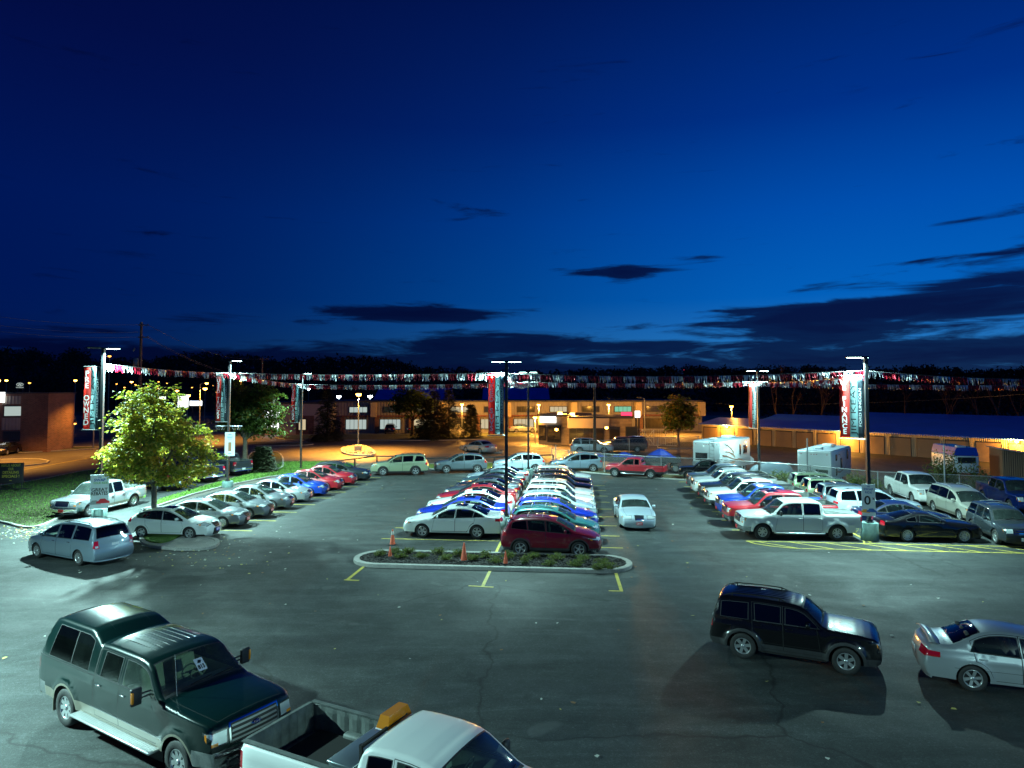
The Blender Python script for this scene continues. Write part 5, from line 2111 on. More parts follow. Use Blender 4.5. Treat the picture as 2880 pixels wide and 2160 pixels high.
# hanging basket brackets on the grass strip pole
r = empty('flower_basket', POL['L2'][0] + Vector((0, 0, 4.75)))
tag(r, 'empty wire hanging basket hoops under the USED TRUCKS banner', 'hanging basket')
for sg in (-1, 1):
    m = MB()
    m.tube([(sg * (.62 + .42 * cos(a)), .42 * sin(a), 0) for a in [2 * pi * k / 16 for k in range(17)]], .02, 5, False)
    for a in (0, 1, 2, 3):
        m.tube([(sg * (.62 + .42 * cos(a * pi / 2)), .42 * sin(a * pi / 2), 0), (sg * (.62 + .2 * cos(a * pi / 2)), .2 * sin(a * pi / 2), -.3)], .012, 4)
    m.tube([(0, 0, .02), (sg * .3, 0, .02)], .02, 5)
    m.build('wire_hoop', 'galvanised', r)


# ---- tinsel pennant strings
def pennants(a, b, sag, label, seg=.82, drop=.36, seed=1, sway=.1):
    rnd = random.Random(seed)
    a, b = Vector(a), Vector(b)
    Ln = (b - a).length
    n = int(Ln / .055)
    d = (b - a).normalized()
    side = Vector((-d.y, d.x, 0))
    P = lambda t: a.lerp(b, t) + Vector((0, 0, -sag * 4 * t * (1 - t)))
    m = MB()
    m.cur = 2
    m.tube([P(k / 24) for k in range(25)], .012, 5)
    for k in range(n):
        t = (k + .5) / n
        s = t * Ln
        m.cur = int(s / seg) % 2
        p = P(t)
        w = .055 * rnd.uniform(.5, 1.0)
        h = drop * rnd.uniform(.75, 1.1)
        lean = rnd.uniform(-.07, .07) + sway * .3
        tw = rnd.uniform(-1.1, 1.1)
        wd = (d * cos(tw) + side * sin(tw)) * w / 2
        e = p + d * lean + side * rnd.uniform(-.10, .10) + Vector((0, 0, -h))
        mid = p.lerp(e, .5) + side * rnd.uniform(-.03, .03)
        wd2 = (d * cos(tw + .8) + side * sin(tw + .8)) * w / 2
        m.add([p - d * w / 2, p + d * w / 2, mid + wd, mid - wd, e + wd2, e - wd2], [(0, 1, 2, 3), (3, 2, 4, 5)])
    o = m.build('pennant_string', ['foil_white', 'foil_red', 'wire'])
    return tag(o, label, 'pennant string', 'red and white tinsel strings between the light poles')


def topof(k, z):
    return POL[k][0] + Vector((0, 0, z))


pennants(topof('L1', 9.2), topof('L2', 8.95), .12, 'tinsel string from the PRE OWNED pole to the pole over the grass strip', seed=2, drop=.44)
pennants(topof('L2', 8.95), topof('L3', 8.15), .15, 'tinsel string from the grass strip pole to the USED CARS pole', seed=3, drop=.40)
pennants(topof('L3', 8.12), topof('C2', 8.27), .14, 'lower tinsel string from the USED CARS pole to the far middle pole', seed=4, drop=.42)
pennants(topof('L2', 8.95), topof('C1', 8.55), .12, 'upper tinsel string from the grass strip pole to the USED SUVS pole', seed=5, seg=.72, drop=.40)
pennants(topof('C1', 8.5), topof('C2', 8.27), .38, 'short tinsel string linking the two middle poles', seed=6, drop=.3)
pennants(topof('C1', 8.5), topof('R1', 8.62), .22, 'upper tinsel string from the USED SUVS pole to the WE FINANCE pole', seed=7, seg=.62, drop=.36)
pennants(topof('C2', 8.27), topof('R2', 8.30), .14, 'lower tinsel string from the far middle pole to the pole behind the pickups', seed=8, drop=.42)
pennants(topof('R2', 8.30), topof('R1', 8.45), .18, 'tinsel string running from the pole behind the pickups to the WE FINANCE pole', seed=9)
pennants(topof('R2', 8.30), AT(3010, 1083, 52), .12, 'lower tinsel string leaving the frame on the right', seed=10, drop=.42)
pennants(topof('R1', 8.6), AT(3060, 1066, 34), .15, 'upper tinsel string leaving the frame on the right', seed=11)
# ------------------------------------------------------------------ vehicles in place
PROTO = {}


def paint_tree(o, paint):
    for q in walk(o):
        if q.data and hasattr(q.data, 'materials'):
            for sl in q.material_slots:
                if sl.material and sl.material.name == 'paint':
                    sl.link = 'OBJECT'
                    sl.material = MATS['paint_' + paint]


def retext(o, s):
    pass


def car(kind, paint, x, y, deg, name, label, cat='car', group=None, z=0.0):
    if kind not in PROTO:
        r, c = build_car(SP[kind], name)
        PROTO[kind] = r
        PROTO[kind + '_painted'] = None
        new = r
        # keep a clean copy of the unpainted tree state: object-level slots are set per instance
    else:
        new = copy_tree(PROTO[kind])
        new.name = name
    new.location = (x, y, z)
    new.rotation_euler = (0, 0, radians(deg))
    for q in walk(new):
        if q.data and hasattr(q.data, 'materials'):
            for k, sl in enumerate(q.material_slots):
                if q.data.materials[k] and q.data.materials[k].name == 'paint':
                    sl.link = 'OBJECT'
                    sl.material = MATS['paint_' + paint]
    if 'sp' in new:
        del new['sp']
    tag(new, label, cat, group)
    return new


AD = -math.degrees(A_LOT)


def slot(kind, paint, u, v, face, name, label, cat='car', group=None, dev=0.):
    p = LOT(u, v)
    return car(kind, paint, p.x, p.y, AD + (0 if face > 0 else 180) + dev, name, label, cat, group)


GL = 'cars in the angled row on the left'
rowL = [('hatch', 'pearl', 'parked_car', 'white hatchback with a dark sunroof and blue year plate behind the maple trunk'),
        ('compact', 'grey', 'parked_car', 'grey compact sedan, second car of the left row, next to the white hatchback'),
        ('compact', 'grey', 'parked_car', 'grey compact sedan, third car of the left row, one away from the white hatchback'),
        ('oldcompact', 'grey', 'parked_car', 'silver grey older sedan, fourth car of the left row'),
        ('oldcompact', 'silver', 'parked_car', 'pale silver sedan just in front of the bright blue car in the left row'),
        ('oldcompact', 'truckblue', 'parked_car', 'bright blue compact sedan in the left row'),
        ('oldcompact', 'red', 'parked_car', 'red compact sedan right beside the bright blue one in the left row'),
        ('oldcompact', 'red', 'parked_car', 'red compact sedan next to the grey wagon at the end of the left row'),
        ('wagon', 'charcoal', 'station_wagon', 'dark grey station wagon at the far end of the left row')]
for i, (k, p, n_, lab) in enumerate(rowL):
    v = 34.3 + 2.8 * i
    slot(k, p, -20.95 + .045 * (v - 34), v, 1, n_, lab, 'wagon' if 'wagon' in n_ else 'car', GL, random.uniform(-1.2, 1.2))
GC = 'sedans in the left half of the middle double row'
rowC = [('sedan', 'pearl', 'white four door sedan at the near end of the middle row, by the cones'),
        ('sedan', 'blue', 'royal blue sedan behind the near white sedan'),
        ('sedan', 'white', 'white sedan with a sunroof between the royal blue and the red sedan'),
        ('sedan', 'red', 'red sedan in the left half of the middle row'),
        ('sedan', 'slate', 'dark grey sedan next to the red sedan in the middle row'),
        ('midsedan', 'charcoal', 'near black sedan in the left half of the middle row'),
        ('midsedan', 'tealgrey', 'blue grey sedan, second from the far end of the middle row'),
        ('midsedan', 'bluewhite', 'pale silver sedan at the far end of the left half of the middle row')]
for i, (k, p, lab) in enumerate(rowC):
    o = slot(k, p, -6.42 + (.1 if i > 4 else 0), 35.95 + 2.74 * i, -1, 'parked_car', lab, 'car', GC, random.uniform(-1.2, 1.2))
GR = 'crossovers in the right half of the middle double row'
rowD = [('cuv', 'maroon', 'dark maroon crossover at the near end of the middle row behind the planter'),
        ('cuv', 'teal', 'teal crossover behind the maroon one'),
        ('cuv', 'blue', 'royal blue crossover with roof rails in the middle row'),
        ('cuv', 'bluewhite', 'silver white crossover behind the royal blue crossover'),
        ('boxsuv', 'white', 'boxy white crossover with roof rails, fifth in its half row'),
        ('boxsuv', 'white', 'boxy white crossover with roof rails, sixth in its half row'),
        ('boxsuv', 'black', 'black boxy crossover beside the sixth, white one'),
        ('boxsuv', 'black', 'black boxy crossover, second from the far end'),
        ('boxsuv', 'white', 'boxy white crossover at the far end beside the round pole base')]
for i, (k, p, lab) in enumerate(rowD):
    slot(k, p, -1.25 + (.1 if i > 3 else 0), 32.5 + 2.68 * i, 1, 'crossover', lab, 'crossover', GR, random.uniform(-1.2, 1.2))
GT = 'pickup trucks in the right hand block'
rowT = [('crewtruck', 'pearl', 'white crew cab pickup with flat bed cover, nearest of the truck row'),
        ('crewopen', 'red', 'red crew cab pickup with a sunroof in the truck row'),
        ('exttruck', 'truckblue', 'bright blue pickup in the truck row'),
        ('crewopen', 'white', 'white pickup with a sunroof behind the bright blue pickup'),
        ('crewtruck', 'charcoal', 'dark grey pickup with a light bed cover in the truck row'),
        ('exttruck', 'white', 'white pickup near the far end of the truck row'),
        ('exttruck', 'slate', 'slate grey pickup at the far end of the truck row')]
for i, (k, p, lab) in enumerate(rowT):
    slot(k, p, 11.35 - (.1 if i % 2 else 0), 37.15 + 2.78 * i, -1, 'pickup_truck', lab, 'pickup truck', GT, random.uniform(-1, 1))
slot('ranger', 'black', 11.3, 59.6, -1, 'pickup_truck', 'small black pickup beyond the slate grey one, its nose by the rear kerb', 'pickup truck', None, -14)
GS = 'cars backed against the truck row'
rowS = [('coupe', 'black', 'parked_car', 'black two door coupe beside the pole with the 0 percent sign', 'car'),
        ('midsedan', 'navy', 'parked_car', 'very dark blue sedan behind the black coupe', 'car'),
        ('fourrunner', 'bluewhite', 'sport_utility', 'silver sport utility with roof rails behind the dark blue sedan', 'SUV'),
        ('boxsuv', 'slate', 'crossover', 'dark slate boxy crossover between the silver utility and the pale green pair', 'crossover'),
        ('boxsuv', 'mint', 'crossover', 'pale green boxy crossover, the nearer of the two', 'crossover'),
        ('boxsuv', 'mint', 'crossover', 'pale green boxy crossover, the one closest to the fence', 'crossover')]
for i, (k, p, n_, lab, ct) in enumerate(rowS):
    slot(k, p, [17.75, 17.8, 17.5, 17.4, 17.4, 17.4][i], 37.2 + 2.78 * i, 1, n_, lab, ct, GS, random.uniform(-1, 1))

car('explorer', 'sage', -10.1, 62.0, 188, 'sport_utility', 'pale green gold sport utility facing left by the rear rail fence', 'SUV')
car('edge', 'slate', -4.75, 63.7, 190, 'crossover', 'dark grey crossover facing left between the green utility and a silver crossover', 'crossover', 'crossovers along the rear rail fence')
car('edge', 'bluewhite', .65, 64.2, 185, 'crossover', 'silver crossover by the rear rail fence behind the two middle poles', 'crossover', 'crossovers along the rear rail fence')
car('edge', 'steelblue', 6.0, 64.3, 184, 'crossover', 'dark grey blue crossover behind the far end of the crossover row', 'crossover', 'crossovers along the rear rail fence')
car('ranger', 'red', 10.9, 60.2, 157, 'pickup_truck', 'dark red extended cab pickup with grey cladding parked alone by the rear kerb', 'pickup truck')
p = LOT(3.25, 40.4)
car('towncar', 'bluewhite', p.x, p.y, AD - 90 + 2, 'parked_car', 'long white sedan parked alone in the aisle facing the camera', 'car')
car('minivan', 'steelblue', -19.75, 31.5, 153.5, 'minivan', 'blue grey minivan parked across the entrance in front of the tree island', 'minivan')
car('oldtruck', 'silver', -26.0, 43.5, -100, 'pickup_truck', 'silver pickup facing the camera partly behind the GREAT REBATES sign', 'pickup truck')
GD = 'dark pickups parked at an angle beyond the grass strip'
car('darkliner', 'black', -27.6, 53.4, 147, 'pickup_truck', 'black pickup mostly hidden behind the maple crown', 'pickup truck', GD)
car('darkliner', 'navy', -26.9, 58.1, 147, 'pickup_truck', 'dark navy pickup, the middle one of the angled dark pickups', 'pickup truck', GD)
car('darkliner', 'charcoal', -26.3, 62.6, 147, 'pickup_truck', 'charcoal pickup beside the grass strip pole with chrome bumper and red tail lamp', 'pickup truck', GD)
car('gmtruck', 'white', 27.9, 47.6, -99, 'pickup_truck', 'white crew cab pickup facing the camera beside the chain link fence', 'pickup truck')
car('montana', 'champagne', 27.2, 41.6, -97, 'minivan', 'pale champagne minivan facing the camera in front of the white pickup', 'minivan')
car('darksuv', 'charcoal', 25.1, 35.3, -103, 'crossover', 'dark charcoal crossover with silver roof rails at the right edge of the lot', 'crossover')
car('gmtruck', 'dkblue', 32.4, 44.6, -103, 'pickup_truck', 'deep blue crew cab pickup behind the champagne minivan', 'pickup truck')
car('crewtruck', 'white', 31.2, 36.8, 100, 'pickup_truck', 'white pickup with flat bed cover cut by the right edge of the photo', 'pickup truck')
car('boxsuv', 'black', 38.0, 43.6, -110, 'crossover', 'black crossover at the right edge behind the deep blue pickup', 'crossover')
car('superduty', 'dkgreen', -7.95, 15.65, -32, 'pickup_truck', 'large dark green crew cab pickup with matching bed cap in the left foreground', 'pickup truck')
car('worktruck', 'white', -1.70, 11.93, -27, 'pickup_truck', 'white work pickup with open bed, diamond plate tool box and amber beacon', 'pickup truck')
car('patriot', 'black', 8.1, 20.0, -25, 'sport_utility', 'black boxy sport utility with ribbed roof parked in the right foreground', 'SUV')
car('corolla', 'silver', 13.1, 18.0, -19, 'parked_car', 'silver sedan with rear spoiler cut by the right edge', 'car')
car('optima', 'silver', -4.0, 83.2, 132, 'moving_car', 'silver sedan out on the orange lit road beside the gravel island', 'car')
car('flex', 'bluewhite', 9.6, 82.6, -8, 'sport_utility', 'boxy pale utility wagon behind the wooden pole across the rear fence', 'SUV')
car('captruck', 'brown', 13.6, 84.0, 178, 'pickup_truck', 'dark brown pickup with a bed cap by the lit office', 'pickup truck')
for i, (kd, pt, px, py, dg, lab) in enumerate((('boxsuv', 'black', 1099, 1219, 95, 'black vehicle parked before the lit two storey building left of the trees'), ('midsedan', 'charcoal', 1185, 1220, 20, 'dark car half hidden behind the spruces'),
                                         ('midsedan', 'charcoal', 1380, 1212, 5, 'dark parked car just left of the USED SUVS banner'), ('sedan', 'silver', 1470, 1216, 10, 'pale parked car seen between the two middle poles'),
                                         ('cuv', 'white', 1790, 1210, -60, 'white car nosing past the lit office corner'), ('midsedan', 'slate', 1845, 1206, 8, 'dark sedan beyond the white gate'),
                                         ('midsedan', 'black', 12, 1277, -75, 'dark car at the left edge before the brick building'))):
    p = G(px, py)
    car(kd, pt, p.x, p.y, dg, 'parked_car', lab, 'car')
# ------------------------------------------------------------------ small things in the lot
pbsdf('cone_orange', (.62, .09, .03), .55)
vary('cone_orange', .25, 8)
pbsdf('cone_black', (.02, .02, .02), .7)
pbsdf('cone_band', (.55, .50, .45), .5)
for px, by, s_, band, lab, z in ((1104, 1532, 1.0, True, 'orange cone with pale top on the asphalt beyond the planter', .0), (1097, 1566, .62, False, 'small red orange cone inside the left end of the planter', .12),
                              (1305, 1577, 1.05, False, 'tall faded orange cone in the middle of the planter', .12), (1422, 1586, .74, False, 'bright orange cone on the near kerb of the planter', .16)):
    p = G(px, by, z)
    r = empty('traffic_cone', (p.x, p.y, z))
    tag(r, lab, 'cone', 'traffic cones around the planter')
    m = MB()
    m.rbox((0, 0, .02), (.36 * s_, .36 * s_, .035), .01)
    m.build('base', 'cone_black', r)
    m = MB()
    H = .74 * s_
    m.lathe([(.135 * s_, .035), (.13 * s_, .06), (.03 * s_, H), (.02 * s_, H + .01), (.001, H + .01)], 20)
    m.cur = 1
    if band:
        m.lathe([(.075 * s_ + .002, .50 * s_ + 0), (.052 * s_, .66 * s_)], 20)
    m.build('cone', ['cone_orange', 'cone_band'], r)


def leafmat(name, c, tr=.45):
    m = pbsdf(name, c, .55, spec=.4)
    nt = m.node_tree
    n = N(nt)
    b = nt.nodes['Principled BSDF']
    t = n.new('ShaderNodeBsdfTranslucent')
    t.inputs[0].default_value = (c[0] * 1.3, c[1] * 1.3, c[2], 1)
    mx = n.new('ShaderNodeMixShader')
    mx.inputs[0].default_value = tr
    n.L(b.outputs[0], mx.inputs[1])
    n.L(t.outputs[0], mx.inputs[2])
    n.L(mx.outputs[0], nt.nodes['Material Output'].inputs[0])


leafmat('maple_a', (.34, .35, .045))
leafmat('maple_b', (.20, .25, .03))
leafmat('maple_c', (.52, .40, .06))
leafmat('leaf_a', (.10, .16, .025))
leafmat('leaf_b', (.06, .10, .02))
leafmat('leaf_c', (.22, .17, .03))
leafmat('needle_a', (.03, .04, .02), .1)
leafmat('needle_b', (.045, .055, .025), .1)
leafmat('shrub_a', (.10, .13, .03))
leafmat('shrub_b', (.05, .075, .02))
leafmat('shrub_c', (.13, .11, .04))
pbsdf('bark', (.16, .14, .10), .9)
vary('bark', .35, 7, .6, 22)
pbsdf('bark_dark', (.05, .038, .03), .9)


def leaf_poly(vs, fs, p, s, nrm, rnd, kind=0):
    a = nrm.orthogonal().normalized()
    b = nrm.cross(a)
    t = rnd.uniform(0, 6.28)
    u = a * cos(t) + b * sin(t)
    w = nrm.cross(u)
    k = len(vs)
    if kind == 0:      # lobed leaf: 7 points, slightly cupped
        for x, y, z in ((0, -.5, 0), (.5, -.22, .08), (.30, .05, 0), (.42, .38, .10), (0, .6, -.05), (-.42, .38, .10), (-.30, .05, 0), (-.5, -.22, .08)):
            vs.append(p + (u * x + w * y + nrm * z) * s)
        fs.append(tuple(range(k, k + 8)))
    else:
        for x, y, z in ((0, -.5, 0), (.26, 0, .05), (0, .55, 0), (-.26, 0, .05)):
            vs.append(p + (u * x + w * y + nrm * z) * s)
        fs.append((k, k + 1, k + 2, k + 3))


def tree(name, base, trunk_h, r0, blobs, nl, leaf, mats, label, cat='tree', group=None, seed=1, bark='bark', cl=26, spread=.55, weights=None, lean=(0, 0), kind=0):
    """blobs: list of (dx, dy, z, rx, ry, rz) ellipsoids; clumps sit mostly in their outer shells on real limbs"""
    rnd = random.Random(seed)
    r = empty(name, base)
    tag(r, label, cat, group)
    m = MB()
    fork = Vector((lean[0] * trunk_h, lean[1] * trunk_h, trunk_h))
    m.tube([(0, 0, -.05), (r0 * .1, 0, .12), fork * .5 + Vector((.02, .01, 0)), fork], r0 * 1.15, 10, True, r0 * .72)
    m.lathe([(r0 * 1.7, -.04), (r0 * 1.3, .10), (r0 * 1.1, .3)], 10)
    centers = []
    tot = sum(b[3] * b[4] * b[5] for b in blobs)
    ncl = max(6, nl // cl)
    for bx, by, bz, rx, ry, rz in blobs:
        k = max(3, int(ncl * rx * ry * rz / tot))
        for _ in range(k):
            while True:
                d = Vector((rnd.gauss(0, 1), rnd.gauss(0, 1), rnd.gauss(0, 1)))
                if d.length > .1:
                    break
            d.normalize()
            q = rnd.random() ** .42 * rnd.uniform(.82, 1.12) * (1.22 if rnd.random() < .14 else 1)
            centers.append(Vector((bx + d.x * rx * q, by + d.y * ry * q, bz + d.z * rz * q)))
    # main limbs to the blobs, then twigs to a part of the clumps
    limbs = []
    for bx, by, bz, rx, ry, rz in blobs:
        e = Vector((bx, by, bz))
        mid = fork.lerp(e, .5) + Vector((rnd.uniform(-.2, .2), rnd.uniform(-.2, .2), rnd.uniform(.0, .3)))
        m.tube([fork - Vector((0, 0, .25)), mid, e], r0 * .55, 7, False, r0 * .18)
        limbs += [mid, e, fork.lerp(mid, .6)]
    for c_ in centers[::2]:
        s_ = min(limbs, key=lambda q: (q - c_).length)
        if s_.z > c_.z + .6:
            s_ = fork
        m.tube([s_, s_.lerp(c_, .5) + Vector((rnd.uniform(-.12, .12), rnd.uniform(-.12, .12), .08)), c_], r0 * .15, 4, False, r0 * .04)
    m.build('trunk', bark, r)
    vs, fs, fm = [], [], []
    for c_ in centers:
        out = (c_ - Vector((blobs[0][0], blobs[0][1], blobs[0][2]))).normalized()
        csz = spread * rnd.uniform(.6, 1.25)
        n0 = int(cl * rnd.uniform(.55, 1.4))
        tone = rnd.random()
        for _ in range(n0):
            p = c_ + Vector((rnd.gauss(0, csz * .5), rnd.gauss(0, csz * .5), rnd.gauss(0, csz * .28)))
            nn = (Vector((rnd.gauss(0, .5), rnd.gauss(0, .5), .9)) + out * .5).normalized()
            leaf_poly(vs, fs, p, leaf * rnd.uniform(.6, 1.25), nn, rnd, kind)
            w = weights or (.5, .35, .15)
            t = rnd.random() * .6 + tone * .4
            fm.append(0 if t < w[0] else (1 if t < w[0] + w[1] else 2))
    mesh_obj('crown', vs, fs, mats, r, fm)
    return r


MP = ['maple_a', 'maple_b', 'maple_c']
b = G(430, 1507)
tree('maple_tree', (b.x, b.y, .14), 2.9, .17,
     [(0, 0, 4.6, 2.0, 2.0, 1.3), (-1.15, .2, 5.9, 1.3, 1.5, 1.3), (.2, -.3, 6.3, 1.5, 1.4, 1.35), (1.5, .2, 5.0, 1.4, 1.4, 1.2), (-1.7, 0, 4.2, 1.35, 1.4, .95), (2.35, .3, 3.9, 1.1, 1.2, .9), (.8, -.4, 3.3, 1.8, 1.5, .8), (-.9, -.3, 3.4, 1.3, 1.3, .75), (1.6, .1, 3.0, 1.1, 1.1, .6), (-2.4, .2, 4.0, .7, .8, .5), (-.3, .2, 7.3, .7, .8, .7), (-1.5, 0, 7.0, .5, .5, .5)],
     12500, .15, MP, 'yellow green maple on the small tree island, brightly lit from its left', seed=4, cl=26, spread=.42, weights=(.36, .28, .36))
b = G(688, 1316)
tree('broadleaf_tree', (b.x, b.y, .0), 3.0, .26,
     [(0, 0, 5.4, 2.3, 2.2, 1.6), (-1.2, .2, 7.0, 1.6, 1.6, 1.5), (1.2, .2, 7.0, 1.9, 1.6, 1.5), (2.2, 0, 4.2, 1.4, 1.4, .9), (-1.6, 0, 4.6, 1.5, 1.4, 1.2), (2.6, .3, 6.2, 1.1, 1.1, 1.0), (.6, 0, 3.7, 1.6, 1.3, .7), (3.0, -.1, 5.0, .9, .9, .7)],
     9500, .22, ['leaf_a', 'leaf_b', 'leaf_c'], 'large dark green tree between the USED TRUCKS and USED CARS poles', seed=7, cl=24, spread=.75, weights=(.5, .36, .14))
b = G(1908, 1258)
tree('broadleaf_tree', (b.x, b.y, .05), 1.9, .2,
     [(0, 0, 4.4, 1.9, 1.9, 1.7), (-.8, 0, 3.4, 1.7, 1.6, 1.1), (.9, 0, 3.6, 1.7, 1.6, 1.2), (.2, 0, 5.7, 1.2, 1.2, 1.1), (-1.0, .1, 4.8, 1.1, 1.2, 1.0), (1.2, .1, 4.9, 1.1, 1.2, 1.0)],
     5200, .28, ['leaf_c', 'leaf_a', 'leaf_b'], 'round orange lit tree by the white gate and the storage units', seed=9, cl=20, spread=.75, weights=(.4, .36, .24))
b = G(1160, 1226)
tree('broadleaf_tree', (b.x, b.y, .05), 2.6, .25,
     [(0, 0, 5.2, 3.2, 2.6, 2.0), (-.8, 0, 6.8, 2.3, 2.0, 1.5), (1.4, 0, 6.2, 2.0, 2.0, 1.5), (-2.0, 0, 4.6, 1.6, 1.6, 1.0), (2.3, 0, 4.4, 1.7, 1.6, 1.3)],
     4200, .34, ['leaf_b', 'leaf_a', 'leaf_c'], 'dark spreading tree before the left half of the long building', seed=11, cl=18, spread=.9, weights=(.6, .3, .1), bark='bark_dark')


def conifer(base, h, rad, label, seed, group='spruces along the far verge', dens=1.0):
    rnd = random.Random(seed)
    r = empty('spruce_tree', base)
    tag(r, label, 'spruce tree', group)
    m = MB()
    m.tube([(0, 0, -.05), (0, 0, h * .5), (0, 0, h * .98)], .20, 7, True, .03)
    m.build('trunk', 'bark_dark', r)
    vs, fs, fm = [], [], []
    n = int(330 * dens)
    for k in range(n):
        t = (k + rnd.random()) / n
        z = .3 + t * (h - .3)
        R = rad * (1 - t) ** .85 * rnd.uniform(.7, 1.15) + .12
        a = rnd.uniform(0, 6.28)
        d = Vector((cos(a), sin(a), 0))
        s = Vector((-sin(a), cos(a), 0))
        seg = max(2, int(R / .35))
        for q in range(seg * 3):
            f = rnd.uniform(.25, 1.0)
            p = Vector((0, 0, z)) + d * R * f + Vector((0, 0, -.28 * R * f * f + rnd.uniform(-.08, .08))) + s * rnd.gauss(0, .16 + .12 * R * (1 - f))
            l = rnd.uniform(.3, .65)
            w = rnd.uniform(.08, .18)
            e = p + (d * rnd.uniform(.4, 1) + s * rnd.uniform(-.7, .7)).normalized() * l + Vector((0, 0, rnd.uniform(-.18, .05)))
            i = len(vs)
            vs += [p + s * w, p - s * w, e - s * w * .4, e + s * w * .4 + Vector((0, 0, .05))]
            fs.append((i, i + 1, i + 2, i + 3))
            fm.append(rnd.randrange(2))
    mesh_obj('crown', vs, fs, ['needle_a', 'needle_b'], r, fm)


for px, by, h, rad, lab in ((920, 1240, 7.8, 2.7, 'dark spruce standing alone left of the sodium street lamp'), (1222, 1236, 7.4, 2.6, 'dark spruce next to the spreading tree'), (1262, 1235, 7.7, 2.4, 'tallest spruce of the group left of the USED SUVS banner'), (1325, 1232, 5.2, 1.6, 'small slim evergreen just left of the USED SUVS banner'), (1200, 1234, 6.0, 2.2, 'broad low spruce under the spreading tree'),
                        (738, 1328, 2.3, 1.0, 'small dark spruce at the foot of the large green tree')):
    b = G(px, by)
    conifer((b.x, b.y, 0), h, rad, lab, px)


def shrub(base, w, h, n, label, group, seed, mats=('shrub_a', 'shrub_b', 'shrub_c'), leaf=.05, cat='shrub', name='shrub', stems=12):
    rnd = random.Random(seed)
    r = empty(name, base)
    tag(r, label, cat, group)
    vs, fs, fm = [], [], []
    m = MB()
    for k in range(stems):
        a = rnd.uniform(0, 6.28)
        q = rnd.uniform(.2, 1)
        e = Vector((cos(a) * w * .5 * q, sin(a) * w * .5 * q, h * rnd.uniform(.6, 1.05) * (1.15 - .5 * q)))
        m.tube([(0, 0, 0), e * .5 + Vector((0, 0, .02)), e], .008 + .006 * h, 4, False, .003)
        for _ in range(n // stems):
            t = rnd.uniform(.35, 1.05)
            p = e * t + Vector((rnd.gauss(0, w * .07), rnd.gauss(0, w * .07), rnd.gauss(0, h * .08)))
            p.z = max(.02, p.z)
            nn = Vector((rnd.gauss(0, 1), rnd.gauss(0, 1), rnd.gauss(.4, .8))).normalized()
            leaf_poly(vs, fs, p, leaf * rnd.uniform(.6, 1.4), nn, rnd, 1)
            fm.append(rnd.choice((0, 0, 1, 1, 2)))
    m.build('stems', 'bark_dark', r)
    mesh_obj('foliage', vs, fs, list(mats), r, fm)
    return r


sx = [(1068, 1556), (1112, 1548), (1128, 1562), (1185, 1562), (1150, 1550), (1232, 1551), (1256, 1567), (1290, 1558), (1330, 1568), (1362, 1560), (1395, 1575), (1432, 1565), (1473, 1578), (1503, 1562), (1545, 1585), (1565, 1568), (1622, 1586), (1636, 1570), (1680, 1596), (1697, 1580), (1712, 1592)]
ORD = 'first second third fourth fifth sixth seventh eighth ninth tenth eleventh twelfth thirteenth fourteenth fifteenth sixteenth seventeenth eighteenth nineteenth twentieth twenty-first twenty-second twenty-third twenty-fourth twenty-fifth twenty-sixth twenty-seventh twenty-eighth twenty-ninth thirtieth'.split() + ['thirty-' + w for w in 'first second third fourth fifth sixth seventh eighth ninth'.split()] + ['fortieth', 'forty-first', 'forty-second', 'forty-third', 'forty-fourth']
for i, (px, by) in enumerate(sorted(sx)):
    b = G(px, by + 8, .11)
    rs = random.Random(px)
    shrub((b.x, b.y, .11), rs.uniform(.6, .95), rs.uniform(.24, .36), 620, '%s low shrub from the left tip of the kerbed planter' % ORD[i], 'low shrubs in the planter', 30 + i, leaf=.06, stems=20)

# chain link fence, rail fences
m_ = bpy.data.materials.new('chain_link')
m_.use_nodes = True
nt = m_.node_tree
nt.nodes.clear()
n = N(nt)
tc = n.new('ShaderNodeTexCoord')
sp_ = n.new('ShaderNodeSeparateXYZ')
n.L(tc.outputs['UV'], sp_.inputs[0])
def _tri(v):
    f = n.math('FRACT', v)
    return n.math('LESS_THAN', n.math('ABSOLUTE', n.math('SUBTRACT', f, .5)), .045)
g_ = n.math('MAXIMUM', _tri(n.math('ADD', sp_.outputs[0], sp_.outputs[1])), _tri(n.math('SUBTRACT', sp_.outputs[0], sp_.outputs[1])))
b1, b2 = n.new('ShaderNodeBsdfTransparent'), n.new('ShaderNodeBsdfDiffuse')
b2.inputs[0].default_value = (.22, .24, .24, 1)
mx = n.new('ShaderNodeMixShader')
n.L(g_, mx.inputs[0])
n.L(b1.outputs[0], mx.inputs[1])
n.L(b2.outputs[0], mx.inputs[2])
o_ = n.new('ShaderNodeOutputMaterial')
n.L(mx.outputs[0], o_.inputs[0])
MATS['chain_link'] = m_


